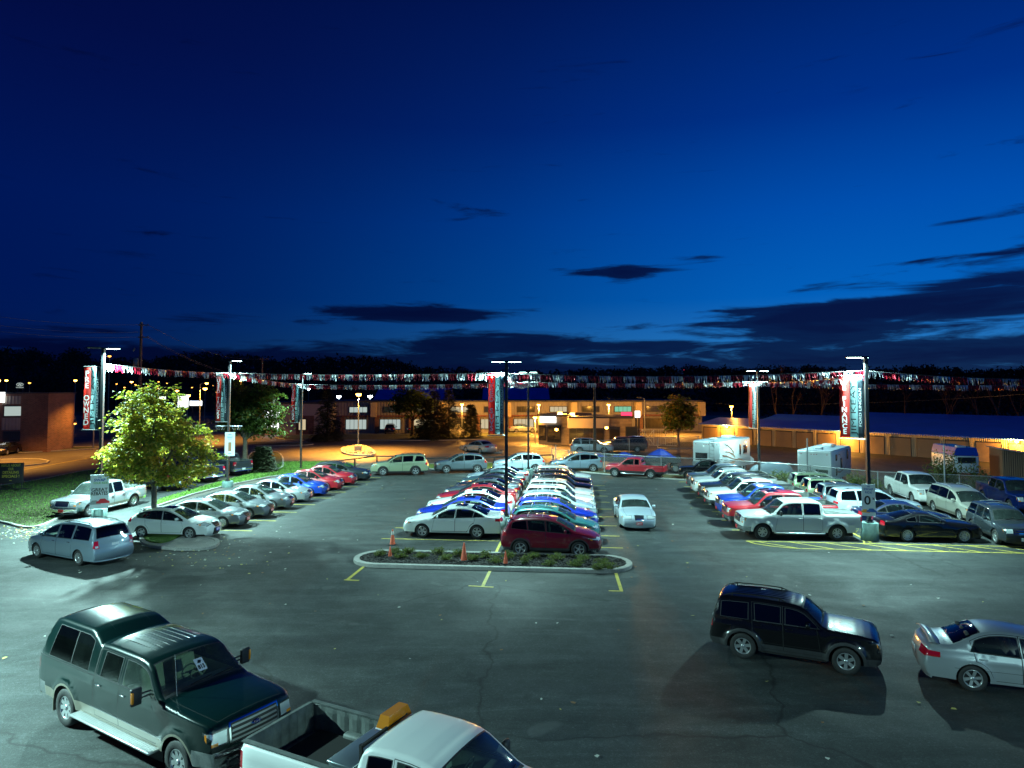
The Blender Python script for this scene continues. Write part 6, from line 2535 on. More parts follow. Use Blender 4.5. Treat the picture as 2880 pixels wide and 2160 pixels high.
def chain_fence(pts, h, label, pitch=.14, post=3.0, cat='fence'):
    pts = [Vector(p) for p in pts]
    r = empty('chain_link_fence', pts[0])
    tag(r, label, cat)
    o = pts[0]
    vs, fs, uv = [], [], []
    s = 0
    rail = MB()
    k = 0
    posts = []
    for a, b in zip(pts, pts[1:]):
        l = (b - a).length
        vs += [a - o, b - o, b - o + Vector((0, 0, h)), a - o + Vector((0, 0, h))]
        fs.append((k, k + 1, k + 2, k + 3))
        q = pitch
        uv += [(s / q, 0), ((s + l) / q, 0), ((s + l) / q, h / q), (s / q, h / q)]
        s += l
        k += 4
        rail.tube([a - o + Vector((0, 0, h)), b - o + Vector((0, 0, h))], .03, 6)
        n_ = max(1, int(l / post))
        posts += [a.lerp(b, i / n_) for i in range(n_)]
    posts.append(pts[-1])
    me = mesh_obj('mesh_panel', vs, fs, 'chain_link', r)
    ul = me.data.uv_layers.new(name='UVMap')
    for i, l in enumerate(me.data.loops):
        ul.data[i].uv = uv[l.vertex_index]
    rail.build('top_rail', 'galvanised', r)
    for p in posts:
        MB().tube([p - o, p - o + Vector((0, 0, h + .06))], .04, 6).build('post', 'galvanised', r)


chain_fence([G(*p) for p in ((1552, 1310), (1600, 1318), (1700, 1330), (1860, 1343), (2010, 1350), (2280, 1374), (2470, 1396), (2700, 1408), (2990, 1424))], 1.75, 'long chain link fence between the car lot and the storage yard')
chain_fence([G(*p) for p in ((1612, 1288), (1700, 1286), (1770, 1280), (1850, 1276), (1965, 1272))], 1.9, 'short chain link fence in front of the office driveway', post=3.5)


def rail_fence(pts, label, h=.75, post=2.6):
    pts = [Vector(p) for p in pts]
    r = empty('rail_fence', pts[0])
    tag(r, label, 'rail fence')
    o = pts[0]
    for a, b in zip(pts, pts[1:]):
        l = (b - a).length
        d = (b - a) / l
        az = atan2(d.y, d.x)
        MB().box((a + b) / 2 - o + Vector((0, 0, h)), (l, .12, .12), rz=az).build('rail', 'pole_black', r)
        n_ = max(1, int(l / post))
        for i in range(n_ + 1):
            MB().box(a.lerp(b, i / n_) - o + Vector((0, 0, h / 2 - .03)), (.12, .11, h - .06), rz=az).build('post', 'pole_black', r)


rail_fence([G(*p) for p in ((1190, 1317), (1390, 1313), (1556, 1305))], 'low black rail fence behind the crossovers at the back of the lot', .95)
rail_fence([LOT(-23.75, 41), LOT(-23.2, 60)], 'low black rail fence behind the left row of cars', .62)
rail_fence([G(930, 1322), G(1060, 1305), G(1130, 1306)], 'short black rail between the wagon and the green utility', .8)
# ------------------------------------------------------------------ buildings, yard, road side, hills
def wallmat(name, c, brick=False, ribs=None, rough=.85):
    m = pbsdf(name, c, rough)
    nt = m.node_tree
    n = N(nt)
    b = nt.nodes['Principled BSDF']
    tc = n.new('ShaderNodeTexCoord')
    if brick:
        br = n.new('ShaderNodeTexBrick')
        br.inputs['Color1'].default_value = (*c, 1)
        br.inputs['Color2'].default_value = (c[0] * .6, c[1] * .6, c[2] * .6, 1)
        br.inputs['Mortar'].default_value = (.20, .18, .16, 1)
        br.inputs['Scale'].default_value = 1
        br.inputs['Brick Width'].default_value = brick[0]
        br.inputs['Row Height'].default_value = brick[1]
        br.inputs['Mortar Size'].default_value = .012
        sp = n.new('ShaderNodeSeparateXYZ')
        n.L(tc.outputs['Object'], sp.inputs[0])
        cm = n.new('ShaderNodeCombineXYZ')
        n.L(n.math('ADD', sp.outputs[0], sp.outputs[1]), cm.inputs[0])
        n.L(sp.outputs[2], cm.inputs[1])
        n.L(cm.outputs[0], br.inputs['Vector'])
        f = n.noise(tc.outputs['Object'], .8, 4, .6)
        n.L(n.mix(.6, br.outputs['Color'], n.ramp(f, [(.3, .6), (.7, 1.2)]), 'MULTIPLY'), b.inputs['Base Color'])
    elif ribs:
        wv = n.new('ShaderNodeTexWave')
        wv.bands_direction = ribs[0]
        wv.inputs['Scale'].default_value = ribs[1]
        n.L(tc.outputs['Object'], wv.inputs['Vector'])
        bp = n.new('ShaderNodeBump')
        bp.inputs['Distance'].default_value = .06
        bp.inputs['Strength'].default_value = .8
        n.L(wv.outputs['Fac'], bp.inputs['Height'])
        n.L(bp.outputs[0], b.inputs['Normal'])
        f = n.noise(tc.outputs['Object'], .5, 4, .6)
        n.L(n.mix(.5, c, n.ramp(f, [(.3, tuple(x * .7 for x in c)), (.7, tuple(x * 1.15 for x in c))])), b.inputs['Base Color'])
    return m


wallmat('siding_tan', (.30, .27, .22), ribs=('X', .9))
wallmat('siding_grey', (.20, .19, .19), ribs=('X', .6))
wallmat('fascia', (.14, .05, .04))
wallmat('brick_red', (.20, .075, .04), brick=(.4, .13))
wallmat('brick_block', (.36, .27, .16), brick=(.8, .30))
wallmat('roof_blue', (.03, .14, .72), ribs=('X', 1.2), rough=.5)
wallmat('metal_tan', (.42, .34, .22), ribs=('X', 1.6), rough=.6)
wallmat('shutter', (.40, .27, .16), ribs=('Z', 2.6), rough=.55)
wallmat('stucco', (.42, .36, .28))
pbsdf('roof_dark', (.04, .04, .045), .8)
pbsdf('window_dark', (.02, .022, .026), .12, 0, .6)
pbsdf('frame_dark', (.02, .02, .022), .6)
vary('roof_dark', .3, 1)


def wall_frame(a, b):
    """local frame along a wall from a to b: x along, y outwards (towards the camera side), z up"""
    a, b = Vector(a), Vector(b)
    d = (b - a).normalized()
    return a, d, (b - a).length


def building(name, a, b, depth, h, wallm, label, roofm='roof_dark', parapet=.3, cat='building'):
    """box building whose front runs a->b (left to right seen from the camera)"""
    a, d, L = wall_frame(a, b)
    az = atan2(d.y, d.x)
    r = empty(name, (a.x, a.y, -.02), az)
    tag(r, label, cat)
    m = MB()
    m.box((L / 2, depth / 2, h / 2), (L, depth, h))
    m.build('wall', wallm, r)
    m = MB()
    m.box((L / 2, depth / 2, h + parapet / 2), (L + .3, depth + .3, parapet))
    m.build('roof', roofm, r)
    return r, L


def window(r, x, z, w, h, lit=None, panes=3, y=0, mull='frame_dark', name='window'):
    m = MB()
    m.box((x, y - .04, z), (w + .16, .10, h + .16))
    f = m.build(name, mull, r)
    m = MB()
    pw = w / panes
    for k in range(panes):
        m.cur = 0
        m.box((x - w / 2 + pw * (k + .5), y - .10, z), (pw - .07, .04, h - .06))
    m.build('pane', lit or 'window_dark', f)
    return f


# long two storey commercial building
ya = 1217
A_, B_ = G(862, 1219), G(1975, 1213)
r, L = building('commercial_building', A_, B_, 16, 5.4, 'siding_grey', 'long two storey commercial building with small lit windows behind the street', parapet=.25)
n_bay = 12
bw = L / n_bay
rnd = random.Random(3)
lits = ['window_dark', 'lit_cool', 'window_dark', 'lit_window', 'lit_window', 'window_dark', 'window_dark', 'lit_window', 'window_dark', 'lit_green', 'window_dark', 'window_dark']
m = MB()
m2 = MB()
for k in range(n_bay):
    x = bw * (k + .5)
    window(r, x, 4.1, bw * .52, .95, lits[k], 4)
    window(r, x - bw * .06, 1.55, bw * .60, 1.7, ['lit_window' if k in (3, 5, 6) else 'lit_cool' if k in (1, 2, 9) else 'window_dark'][0], 5)
    m.box((x, -.35, 3.0), (bw * .96, .6, .22))
    if k % 2 == 1:
        m2.box((x + bw * .46, -.5, 4.1), (bw * .18, 1.0, 2.5))
m.build('canopy', 'fascia', r)
m2.build('projecting_bay', 'metal_tan', r)
m = MB()
for k in range(n_bay):
    m.box((bw * (k + .05), -.2, 1.45), (.7, .4, 2.9))
m.build('brick_pier', 'brick_red', r)

# blue roofed blocks behind it
for (p0, p1, lab) in (((1000, 1212), (1240, 1212), 'building with a dark blue roof behind the spruces'), ((1345, 1205), (1560, 1205), 'blue roofed building behind the USED SUVS banner')):
    a, b_ = G(p0[0], 1206), G(p1[0], 1206)
    r, L = building('warehouse', a + Vector((0, 16, 0)), b_ + Vector((0, 16, 0)), 14, 5.0, 'siding_grey', lab, 'roof_blue', .2)
    m = MB()
    m.add([(0, 0, 5.2), (L, 0, 5.2), (L, 7, 8.0), (0, 7, 8.0), (0, 14, 5.2), (L, 14, 5.2)], [(0, 1, 2, 3), (3, 2, 5, 4), (0, 3, 4), (1, 5, 2)])
    m.build('pitched_roof', 'roof_blue', r)

# white building at left behind the big tree
r, L = building('shop_building', G(745, 1222), G(930, 1222), 12, 5.2, 'stucco', 'pale shop front with a bright lit window beyond the large green tree')
window(r, 1.2, 3.4, 2.6, 1.4, 'lit_sign', 3)
window(r, 1.2, 1.6, 2.4, 1.4, 'lit_sign', 3)
m = MB()
m.box((6.8, -.1, 1.6), (3.0, .2, 3.2))
m.build('brick_front', 'brick_red', r)
window(r, 6.4, 1.7, 1.2, 1.8, 'lit_window', 2, -.2)

# brick office at far left
r, L = building('brick_office', G(-130, 1276), G(128, 1268), 10, 7.1, 'brick_red', 'two storey brown brick office at the left edge with a lit sign box', parapet=.15)
window(r, L - 3.1, 5.0, 2.5, 1.2, 'lit_cool', 1)
window(r, L - 3.1, 1.9, 2.5, 1.2, 'window_dark', 1)
m = MB()
m.box((L - 3.1, -.06, 6.35), (2.9, .10, 1.0))
m.build('panel', 'siding_tan', r)
MB().box((L - 3.1, -.06, 3.45), (2.9, .10, 1.5)).build('panel', 'siding_tan', r)
window(r, L - 7.6, 4.0, 3.6, 2.6, 'window_dark', 2)
window(r, L - 7.6, 4.6, 3.3, 1.2, 'lit_cool', 2)
m = MB()
m.box((L - 7.0, -.25, 6.7), (5.4, .4, 1.25))
m.build('sign_box', 'lit_sign', r)
a = G(128, 1268)
r2, L2 = building('brick_office', G(132, 1271), G(206, 1262), 10, 7.15, 'brick_red', 'blank brick stair wing at the right end of the left edge office', parapet=.15)

# low office with floodlights
r, L = building('site_office', G(1515, 1248), G(1600, 1252), 7, 3.9, 'brick_block', 'low brick office left part with a lit white sign box', parapet=.35)
m = MB()
m.box((1.6, -.2, 3.45), (2.4, .3, .85))
m.build('sign_box', 'lit_sign', r)
window(r, 2.5, 1.5, 2.0, 2.2, None, 2)
window(r, .6, 1.6, 1.0, 2.0, None, 1)
SO = r
r, L = building('site_office', G(1602, 1254), G(1778, 1254), 7, 3.7, 'brick_block', 'low brick office right part under the orange floodlights', parapet=.3)
m = MB()
m.box((2.5, -.25, 3.1), (5.6, .5, 1.3))
m.build('canopy', 'stucco', r)
window(r, 2.3, 1.4, 4.6, 2.0, None, 5)
window(r, 6.1, 1.4, 1.3, 2.3, None, 1, name='door')
window(r, 8.4, 1.4, 1.5, 2.3, None, 1, name='door')
m = MB()
m.tube([(0, 0, 0), (0, 0, 5)], .05, 6)

# storage units
emis('sodium_glow', SOD, 12)


def storage(a, b, h, depth, rise, label, ndoor, doors=True):
    a, d, L = wall_frame(a, b)
    az = atan2(d.y, d.x)
    r = empty('storage_building', (a.x, a.y, -.02), az)
    tag(r, label, 'storage units')
    m = MB()
    m.box((L / 2, depth / 2, h / 2), (L, depth, h))
    m.add([(0, 0, h), (0, depth, h), (0, depth / 2, h + rise)], [(0, 1, 2)])
    m.add([(L, 0, h), (L, depth, h), (L, depth / 2, h + rise)], [(0, 2, 1)])
    m.build('wall', 'metal_tan', r)
    m = MB()
    e = .35
    m.add([(-e, -e, h + .03), (L + e, -e, h + .03), (L + e, depth / 2, h + rise + .09), (-e, depth / 2, h + rise + .09), (-e, depth + e, h + .03), (L + e, depth + e, h + .03),
           (-e, -e, h - .08), (L + e, -e, h - .08)], [(0, 1, 2, 3), (3, 2, 5, 4), (6, 7, 1, 0)])
    m.build('roof', 'roof_blue', r)
    if doors:
        w = L / ndoor
        for k in range(ndoor):
            m = MB()
            x = w * (k + .5)
            m.cur = 0
            m.box((x, -.03, 1.02), (w * .76, .05, 2.04))
            m.cur = 1
            m.box((x, -.015, 1.08), (w * .82, .02, 2.2))
            dr = m.build('roller_door', ['shutter', 'frame_dark'], r)
            MB().box((x - w * .3, -.08, .9), (.12, .05, .08)).build('handle', 'galvanised', dr)
        m = MB()
        for k in range(0, ndoor + 1, 3):
            m.tube([(w * k + .05, -.12, 0), (w * k + .05, -.12, h)], .05, 6)
        m.build('downpipe', 'siding_tan', r)
    return r, L, az, a, d


pa, pb = G(1975, 1240), G(2788, 1300)
dd = (pb - pa).normalized()
pc = pb + dd * 16
st = storage(pa, pc, 2.55, 9, .75, 'long front row of tan storage units with blue roof and roller doors', 18)
nn_ = Vector((-dd.y, dd.x, 0))
if nn_.y < 0:
    nn_ = -nn_
storage(pa + nn_ * 19 - dd * 2, pc + nn_ * 19, 2.6, 9, .75, 'second row of storage units behind, mostly its blue roof showing', 10, False)
storage(pa + nn_ * 36 + dd * 4, pc + nn_ * 36, 2.7, 9, .8, 'rearmost blue roof of the storage units', 10, False)
for t, px in ((0, 2046), (1, 2378), (2, 2858)):
    # wall lamp on the front face
    rr = ray(px, 1200)
    k = (pa.x * dd.y - pa.y * dd.x) / (rr.x * dd.y - rr.y * dd.x)
    p = Vector((rr.x * k, rr.y * k, 0)) - nn_ * .25
    q = empty('wall_lamp', (p.x, p.y, 2.38))
    tag(q, ['orange wall lamp on the storage units above the motorhome', 'orange wall lamp on the storage units left of the WE FINANCE banner', 'orange wall lamp on the storage units at the right edge'][t], 'wall lamp', 'orange lamps on the storage units')
    MB().rbox((0, .06, 0), (.36, .22, .30), .04).build('housing', 'frame_dark', q)
    b_ = MB()
    b_.lathe([(.001, -.24), (.16, -.16), (.20, -.02), (.14, .10), (.001, .14)], 12, c=(0, -.12, -.02))
    b_.build('bulb', 'sodium_bulb', q)
    point('lamp_light', (-nn_.x * .55, -nn_.y * .55, -.10), 1700, SOD, .12, q)


def spot(name, loc, energy, col, deg, parent):
    l = bpy.data.lights.new(name, 'SPOT')
    l.energy, l.color, l.shadow_soft_size = energy, col, .15
    l.spot_size, l.spot_blend = radians(deg), .55
    o = bpy.data.objects.new(name, l)
    COL.objects.link(o)
    o.location = loc
    o.parent = parent
    return o


def street_lamp(p, h, label, col='sodium_bulb', energy=0, lc=SOD, arm=.9, size=.22, group='distant street lamps', az=0, pole='pole_grey', base=False, cat='street lamp'):
    r = empty('street_lamp', (p.x, p.y, 0))
    tag(r, label, cat, group)
    m = MB()
    m.tube([(0, 0, -.05), (0, 0, h * .6), (0, 0, h)], .09, 6, True, .06)
    if arm:
        m.tube([(0, 0, h - .05), (cos(az) * arm * .5, sin(az) * arm * .5, h + .12), (cos(az) * arm, sin(az) * arm, h + .12)], .045, 5)
    m.build('pole', pole, r)
    if base:
        MB().rbox((0, 0, .45), (.8, .8, .9), .06).build('pole_base', 'concrete', r)
    hd = MB()
    c_ = Vector((cos(az) * (arm + .2), sin(az) * (arm + .2), h + .12)) if arm else Vector((0, 0, h + .1))
    hd.rbox(c_ + Vector((0, 0, .10)), (.6, .3, .14), .05, rz=az)
    ho = hd.build('lamp_head', 'frame_dark', r)
    b_ = MB()
    b_.lathe([(.001, -size), (size * .8, -size * .6), (size, 0), (.001, .02)], 10, c=c_)
    b_.build('bulb', col, ho)
    if energy:
        spot('lamp_light', c_ - Vector((0, 0, size + .15)), energy, lc, 132, ho)
    return r


# main sodium lamp on the gravel island
isl2 = smooth_path(GP([(960, 1262), (985, 1256), (1020, 1255), (1042, 1262), (1057, 1278), (1040, 1283), (990, 1282), (962, 1274)]), 2, True)
poly_sheet('gravel_island', isl2, .16, 'gravel', thick=.2)
kerb('kerb', isl2, .25, .17, True)
isl3 = smooth_path(GP([(1290, 1258), (1330, 1257), (1405, 1268), (1420, 1274), (1370, 1275), (1300, 1265)]), 2, True)
poly_sheet('gravel_island', isl3, .14, 'gravel', thick=.2)
kerb('kerb', isl3, .25, .15, True)
rnd = random.Random(8)
vs, fs = [], []
m = MB()
for P in (isl2, isl3):
    xs, ys = [p[0] for p in P], [p[1] for p in P]
    for _ in range(700):
        x, y = rnd.uniform(min(xs), max(xs)), rnd.uniform(min(ys), max(ys))
        if inpoly(x, y, [(p[0], p[1]) for p in P]):
            s_ = rnd.uniform(.06, .17)
            m.box((x, y, .17 + s_ * .3), (s_ * 1.4, s_, s_ * .8), rz=rnd.uniform(0, 3), taper=.6)
tag(m.build('gravel_stones', 'gravel'), 'loose pale stones covering the two road islands', 'stones', kind='stuff')
p = G(1007, 1272)
street_lamp(p, 7.0, 'orange sodium street lamp standing on the teardrop gravel island', energy=70000, arm=0, size=.34, base=True, group=None, pole='pole_grey')
# yard lamps and lamps on the far building
for i, (px, by, py, en, lab) in enumerate((
        (1300, 1222, 1136, 22000, 'orange lamp before the long building, left of the USED SUVS banner'), (1515, 1222, 1137, 20000, 'orange lamp high above the far middle pole'), (1711, 1222, 1137, 20000, 'orange lamp above the right end of the lit office'),
        (1903, 1222, 1137, 14000, 'orange lamp behind the top of the round tree'), (2055, 1230, 1142, 14000, 'orange lamp on the tan end wall above the motorhome'), (1505, 1246, 1172, 12000, 'orange lamp at the left corner of the lit office'))):
    b = G(px, by)
    h = CAM_H - (py - 1095) * b.y / 1920 - .1
    q = street_lamp(b - Vector((0, .6, 0)), h, lab, energy=en, arm=0, size=.3, group='orange lamps around the office and long building')
    point('glow_light', (0, -.5, h - .3), en * .22, SOD, .2, q)
# flood lights on the office roof
for i, (px, py) in enumerate(((1575, 1166), (1588, 1171), (1610, 1168))):
    p = AT(px, py, 95.0)
    r = empty('flood_light', p)
    tag(r, ['leftmost blazing orange flood light over the office', 'middle blazing orange flood light over the office', 'rightmost blazing orange flood light over the office'][i], 'flood light', 'flood lights over the office')
    MB().box((0, .2, .1), (.7, .2, .6)).build('housing', 'frame_dark', r)
    MB().tube([(0, .25, -.2), (0, .25, 3.9 - p.z)], .05, 6).build('bracket', 'frame_dark', r)
    MB().box((0, .07, .1), (.6, .04, .5)).build('lens', 'sodium_bulb', r)
    area('flood_lamp', (0, 0, .1), (0, -10, -6.5), 8000, SOD, (.5, .4), r)
for i, (px, py, lab) in enumerate(((1565, 1208, 'small orange wall lamp under the lit sign box'), (1706, 1203, 'orange wall lamp on the brick right of the office canopy'))):
    p = AT(px, py, 90.2 if i == 0 else 87.6)
    r = empty('wall_lamp', p)
    tag(r, lab, 'wall lamp')
    MB().rbox((0, .15, 0), (.4, .2, .3), .04).build('housing', 'frame_dark', r)
    MB().lathe([(.001, -.2), (.2, -.1), (.2, .1), (.001, .16)], 10).build('bulb', 'sodium_bulb', r)
    point('lamp_light', (0, -.35, 0), 2500, SOD, .15, r)
# white stadium style lamps behind
for i, (px, py, s_) in enumerate(((953, 1115, .55), (1041, 1114, .60), (1123, 1116, .22), (1206, 1117, .35), (868, 1094, .38), (-6, 1118, .5))):
    Y = 165
    b = AT(px, py, Y)
    street_lamp(Vector((b.x, b.y, 0)), b.z, ['brilliant white lamp left of the sodium lamp pole', 'brilliant white lamp right of the sodium lamp pole', 'faint white lamp over the spreading tree', 'white lamp over the spruces', 'greenish white lamp beside the USED CARS pole', 'white lamp at the left edge'][i],
                'metal_halide', 900 if i < 2 else 0, (.8, .9, 1), 0, s_, 'white lamps beyond the long building')
for i, (px, py, Y, s_) in enumerate(sorted(((18, 1070, 200, .42), (83, 1077, 210, .38), (212, 1070, 190, .42), (308, 1002, 150, .34), (210, 1192, 118, .26), (370, 1074, 210, .42), (381, 1082, 240, .3), (446, 1074, 240, .3), (447, 1093, 190, .34), (328, 1080, 240, .3),
                                     (498, 1099, 170, .42), (528, 1112, 150, .55), (577, 1093, 165, .5), (677, 1072, 230, .40), (676, 1080, 240, .3), (406, 1098, 200, .3), (1012, 1079, 300, .42), (1047, 1087, 300, .3), (1168, 1081, 320, .3), (1198, 1087, 320, .36),
                                     (1312, 1081, 330, .3), (1340, 1088, 320, .36), (1447, 1082, 330, .3), (1487, 1084, 330, .3), (1631, 1088, 330, .28), (1592, 1082, 340, .24), (2484, 1067, 420, .3), (2545, 1070, 420, .24), (2780, 1076, 420, .28), (350, 1090, 220, .3), (415, 1086, 260, .26), (470, 1078, 260, .3), (540, 1090, 240, .28), (600, 1084, 260, .3), (610, 1104, 180, .3), (905, 1088, 300, .3), (980, 1086, 320, .28), (1100, 1090, 300, .28), (1260, 1090, 320, .3), (1390, 1090, 320, .26), (1560, 1092, 330, .26)))):
    b = AT(px, py, Y)
    street_lamp(Vector((b.x, b.y, 0)), b.z, '%s from the left of the tiny orange lamps in the far dark' % ORD[i], 'sodium_far' if s_ < .4 else 'sodium_bulb', 0, SOD, 0, s_, 'distant orange street lamps', cat='street lamp')
for px, by, h, en, lab in ((262, 1262, 8.0, 5000, 'orange street lamp beside the brick office, its glow on the road'), (560, 1236, 8.5, 16000, 'orange street lamp on the road behind the maple crown'), (-40, 1300, 8.5, 16000, 'orange street lamp just past the left edge over the road')):
    street_lamp(G(px, by), h, lab, 'sodium_bulb', en, SOD, .8, .24, 'orange lamps along the left road')
# radio mast light
b = AT(1924, 1041, 700)
r = empty('radio_mast', (b.x, b.y, 0))
tag(r, 'far radio mast with a single red light on the skyline', 'mast')
MB().tube([(0, 0, 0), (0, 0, b.z)], .25, 4, True, .1).build('mast', 'frame_dark', r)
MB().lathe([(.001, -.8), (.9, 0), (.001, .8)], 8, c=(0, 0, b.z)).build('beacon_light', 'lit_red', r)


# lit sign boxes along the road on the left
def box_sign(px, py, w, h, Y, mat, label, strip=None, word=None, wm='plate_red'):
    p = AT(px, py, Y)
    r = empty('lit_sign', p)
    tag(r, label, 'lit sign')
    MB().box((0, 0, 0), (w, .3, h)).build('sign_face', mat, r)
    m = MB()
    m.tube([(-w * .3, .05, -h / 2), (-w * .3, .05, -p.z)], .12, 6)
    m.tube([(w * .3, .05, -h / 2), (w * .3, .05, -p.z)], .12, 6)
    m.build('post', 'frame_dark', r)
    if strip:
        MB().box((0, -.17, h * .42), (w * .7, .02, h * .09)).build('stripe', strip, r)
    if word:
        tv, tf = text_mesh(word, h * .5)
        M = frame((0, -.17, 0), (1, 0, 0), (0, 0, 1))
        MB().add([M @ v for v in tv], tf).build('lettering', wm, r)


box_sign(515, 1128, 2.0, 2.55, 140, 'lit_sign', 'tall glowing white sign between the maple crown and the USED TRUCKS banner', 'plate_red')
box_sign(551, 1134, 2.4, 1.0, 140, 'lit_sign', 'wide glowing white sign right of the tall one', 'lit_blue')
box_sign(457, 1119, 1.3, .55, 150, 'lit_sign', 'small glowing sign above the maple crown')
box_sign(1762, 1165, 1.5, .6, 96, 'lit_red', 'small glowing red sign on the building above the office')
box_sign(1793, 1165, .7, .95, 98, 'lit_sign', 'small glowing white sign right of the red one')
box_sign(1765, 1175, .01, .01, 96, 'lit_red', 'x') if False else None
box_sign(365, 1102, .9, .35, 150, 'lit_red', 'red glowing sign just above the maple crown')

# dealership sign pylon: an oval emblem over a word, white on dark
p = AT(57, 1085, 130)
r = empty('pylon_sign', p)
tag(r, 'white oval emblem sign above the roof of the left brick office', 'sign')
m = MB()
m.tube([(.62 * cos(t), -.1, .25 + .28 * sin(t)) for t in [2 * pi * k / 24 for k in range(25)]], .05, 5, False)
m.tube([(-.25, -.1, .05), (-.12, -.1, .45)], .06, 5)
m.tube([(.12, -.1, .05), (.25, -.1, .45)], .06, 5)
m.tube([(-.2, -.1, .23), (.2, -.1, .27)], .05, 5)
M = frame((0, -.12, -.32), (1, 0, 0), (0, 0, 1))
tv, tf = text_mesh('HYUNDAI', .32, 0, .01)
m.add([M @ v for v in tv], tf)
m.build('emblem', 'lit_cool', r)
MB().tube([(-.5, 0, -.5), (-.5, 0, -p.z)], .08, 5).tube([(.5, 0, -.5), (.5, 0, -p.z)], .08, 5).box((0, 0, 0), (1.6, .12, 1.3)).build('post', 'frame_dark', r)

# cars and lamps of the lot glimpsed right of the brick office
# mobile message board on the left lawn
b = G(30, 1385)
r = empty('message_board', (b.x, b.y, .08), radians(12))
tag(r, 'black roadside message board with yellow letters on the left lawn', 'message board')
MB().rbox((0, 0, 1.35), (1.62, .16, 1.5), .02).build('board', 'frame_dark', r)
m = MB()
for x in (-.72, .72):
    m.tube([(x, 0, .62), (x, 0, .14)], .03, 5)
m.tube([(-1.1, -.5, .02), (-.6, .1, .16), (-.4, -.6, .02)], .03, 5)
m.tube([(.1, .3, .02), (.72, .1, .20), (1.5, -.5, .02)], .03, 5)
m.tube([(-.72, 0, .16), (1.2, 0, .2)], .03, 5)
m.build('stand', 'frame_dark', r)
pbsdf('letter_yellow', (.50, .42, .05), .5)
M = frame((0, -.085, 0), (1, 0, 0), (0, 0, 1))
m = MB()
for s_, z, w_ in (("ASKUS ABOUT", 1.92, 1.3), ("OUR", 1.65, .36), ("DETAILING", 1.40, 1.05), ("SPECIALS !", 1.12, 1.15), ("▪", .82, .1)):
    if s_ == "▪":
        m.add([M @ Vector(q) for q in ((-.08, z - .02, 0), (.08, z - .02, 0), (.08, z + .02, 0), (-.08, z + .02, 0))], [(0, 1, 2, 3)])
        continue
    tv, tf = text_mesh(s_, .27, 0, .006)
    k = w_ / (max(v.x for v in tv) - min(v.x for v in tv))
    m.add([M @ Vector((v.x * k, z + v.y, 0)) for v in tv], tf)
m.build('lettering', 'letter_yellow', r)


# utility poles and wires
def utility_pole(p, h, label, cross=(), tr=False):
    r = empty('utility_pole', (p.x, p.y, -.05))
    tag(r, label, 'utility pole', 'wooden utility poles')
    MB().tube([(0, 0, 0), (0, 0, h)], .20, 9, True, .13).build('pole', 'wood_pole', r)
    for z, l in cross:
        m = MB()
        m.box((.35, -.2, z), (l, .10, .10))
        for q in (-.4, 0, .4):
            m.tube([(.35 + q * l, -.2, z), (.35 + q * l, -.2, z + .16)], .035, 5)
        m.build('crossarm', 'wood_pole', r)
    if tr:
        m = MB()
        m.lathe([(.001, -.5), (.28, -.5), (.28, .5), (.001, .55)], 12, c=(-.55, 0, h - 4.6))
        m.tube([(-.9, 0, h - 3.3), (-.7, 0, h - 3.0)], .08, 6)
        m.build('transformer', 'pole_grey', r)
    return r


p = AT(398, 905, 78)
UP1 = Vector((p.x, p.y, 0))
utility_pole(UP1, p.z, 'tall wooden utility pole with transformer behind the maple', ((p.z - .35, 1.2), (p.z - 1.75, 1.2)), True)
q = AT(738, 1005, 118)
UP2 = Vector((q.x, q.y, 0))
utility_pole(UP2, q.z, 'utility pole right of the large green tree, half lost in the dark', ((q.z - .3, 1.6), (q.z - 3.4, 1.6)))
q3 = G(1673, 1284)
h3 = CAM_H - (1087 - 1095) * q3.y / 1920
utility_pole(Vector((q3.x, q3.y, 0)), h3, 'plain grey wooden pole before the lit office')


def wire(a, b, sag, label, rad=.018):
    a, b = Vector(a), Vector(b)
    m = MB()
    m.tube([a.lerp(b, t / 20) + Vector((0, 0, -sag * 4 * (t / 20) * (1 - t / 20))) for t in range(21)], rad, 4)
    o = m.build('overhead_wire', 'wire')
    tag(o, label, 'wire', 'overhead wires')


for i, (y0, dz) in enumerate(((883, -.35), (908, -1.2), (925, -1.75))):
    a = AT(-60, y0, 62)
    wire(a, UP1 + Vector((-.2, -.2, p.z + dz)), .35, ['top wire from the left edge to the utility pole', 'middle wire from the left edge to the utility pole', 'lowest wire from the left edge to the utility pole'][i])
for i, (dz, ez, ln_) in enumerate(((-.35, -.3, 0), (-1.65, -3.2, 0), (-1.80, -3.4, 0))):
    wire(UP1 + Vector((.8, -.2, p.z + dz)), UP2 + Vector((-.4, -.2, q.z + ez)), 1.2, ['upper wire between the two utility poles', 'lower wire between the two utility poles', 'lowest cable between the two utility poles'][i])
wire(AT(1700, 1118, 105), AT(2990, 1100, 70), 1.2, 'long pale cable crossing in front of the right hand woods', .02)
# bare steel posts in the yard fence
for i, (px, ty, by) in enumerate(((2043, 1248, 1338), (2271, 1232, 1372), (2656, 1250, 1408), (1483 + 0, 1252, 1252), (1563, 1250, 1312))):
    if i == 3:
        continue
    b = G(px, by)
    h = CAM_H - (ty - 1095) * b.y / 1920
    o = MB().tube([(0, 0, 0), (0, 0, h)], .06, 8, True, .05).build('steel_post', 'galvanised')
    o.location = (b.x, b.y - .1, 0)
    tag(o, ['plain steel post in front of the large motorhome', 'plain steel post in front of the smaller trailer', 'tall steel post between the white and the deep blue pickup', '', 'short dark post at the left end of the chain link fence'][i], 'post', 'plain steel posts')


# ---- caravans
pbsdf('rv_white', (.50, .56, .58), .4, 0, .4)
pbsdf('rv_grey', (.20, .22, .24), .5)
pbsdf('rv_brown', (.22, .11, .07), .5)
pbsdf('rv_roof', (.18, .22, .26), .7)


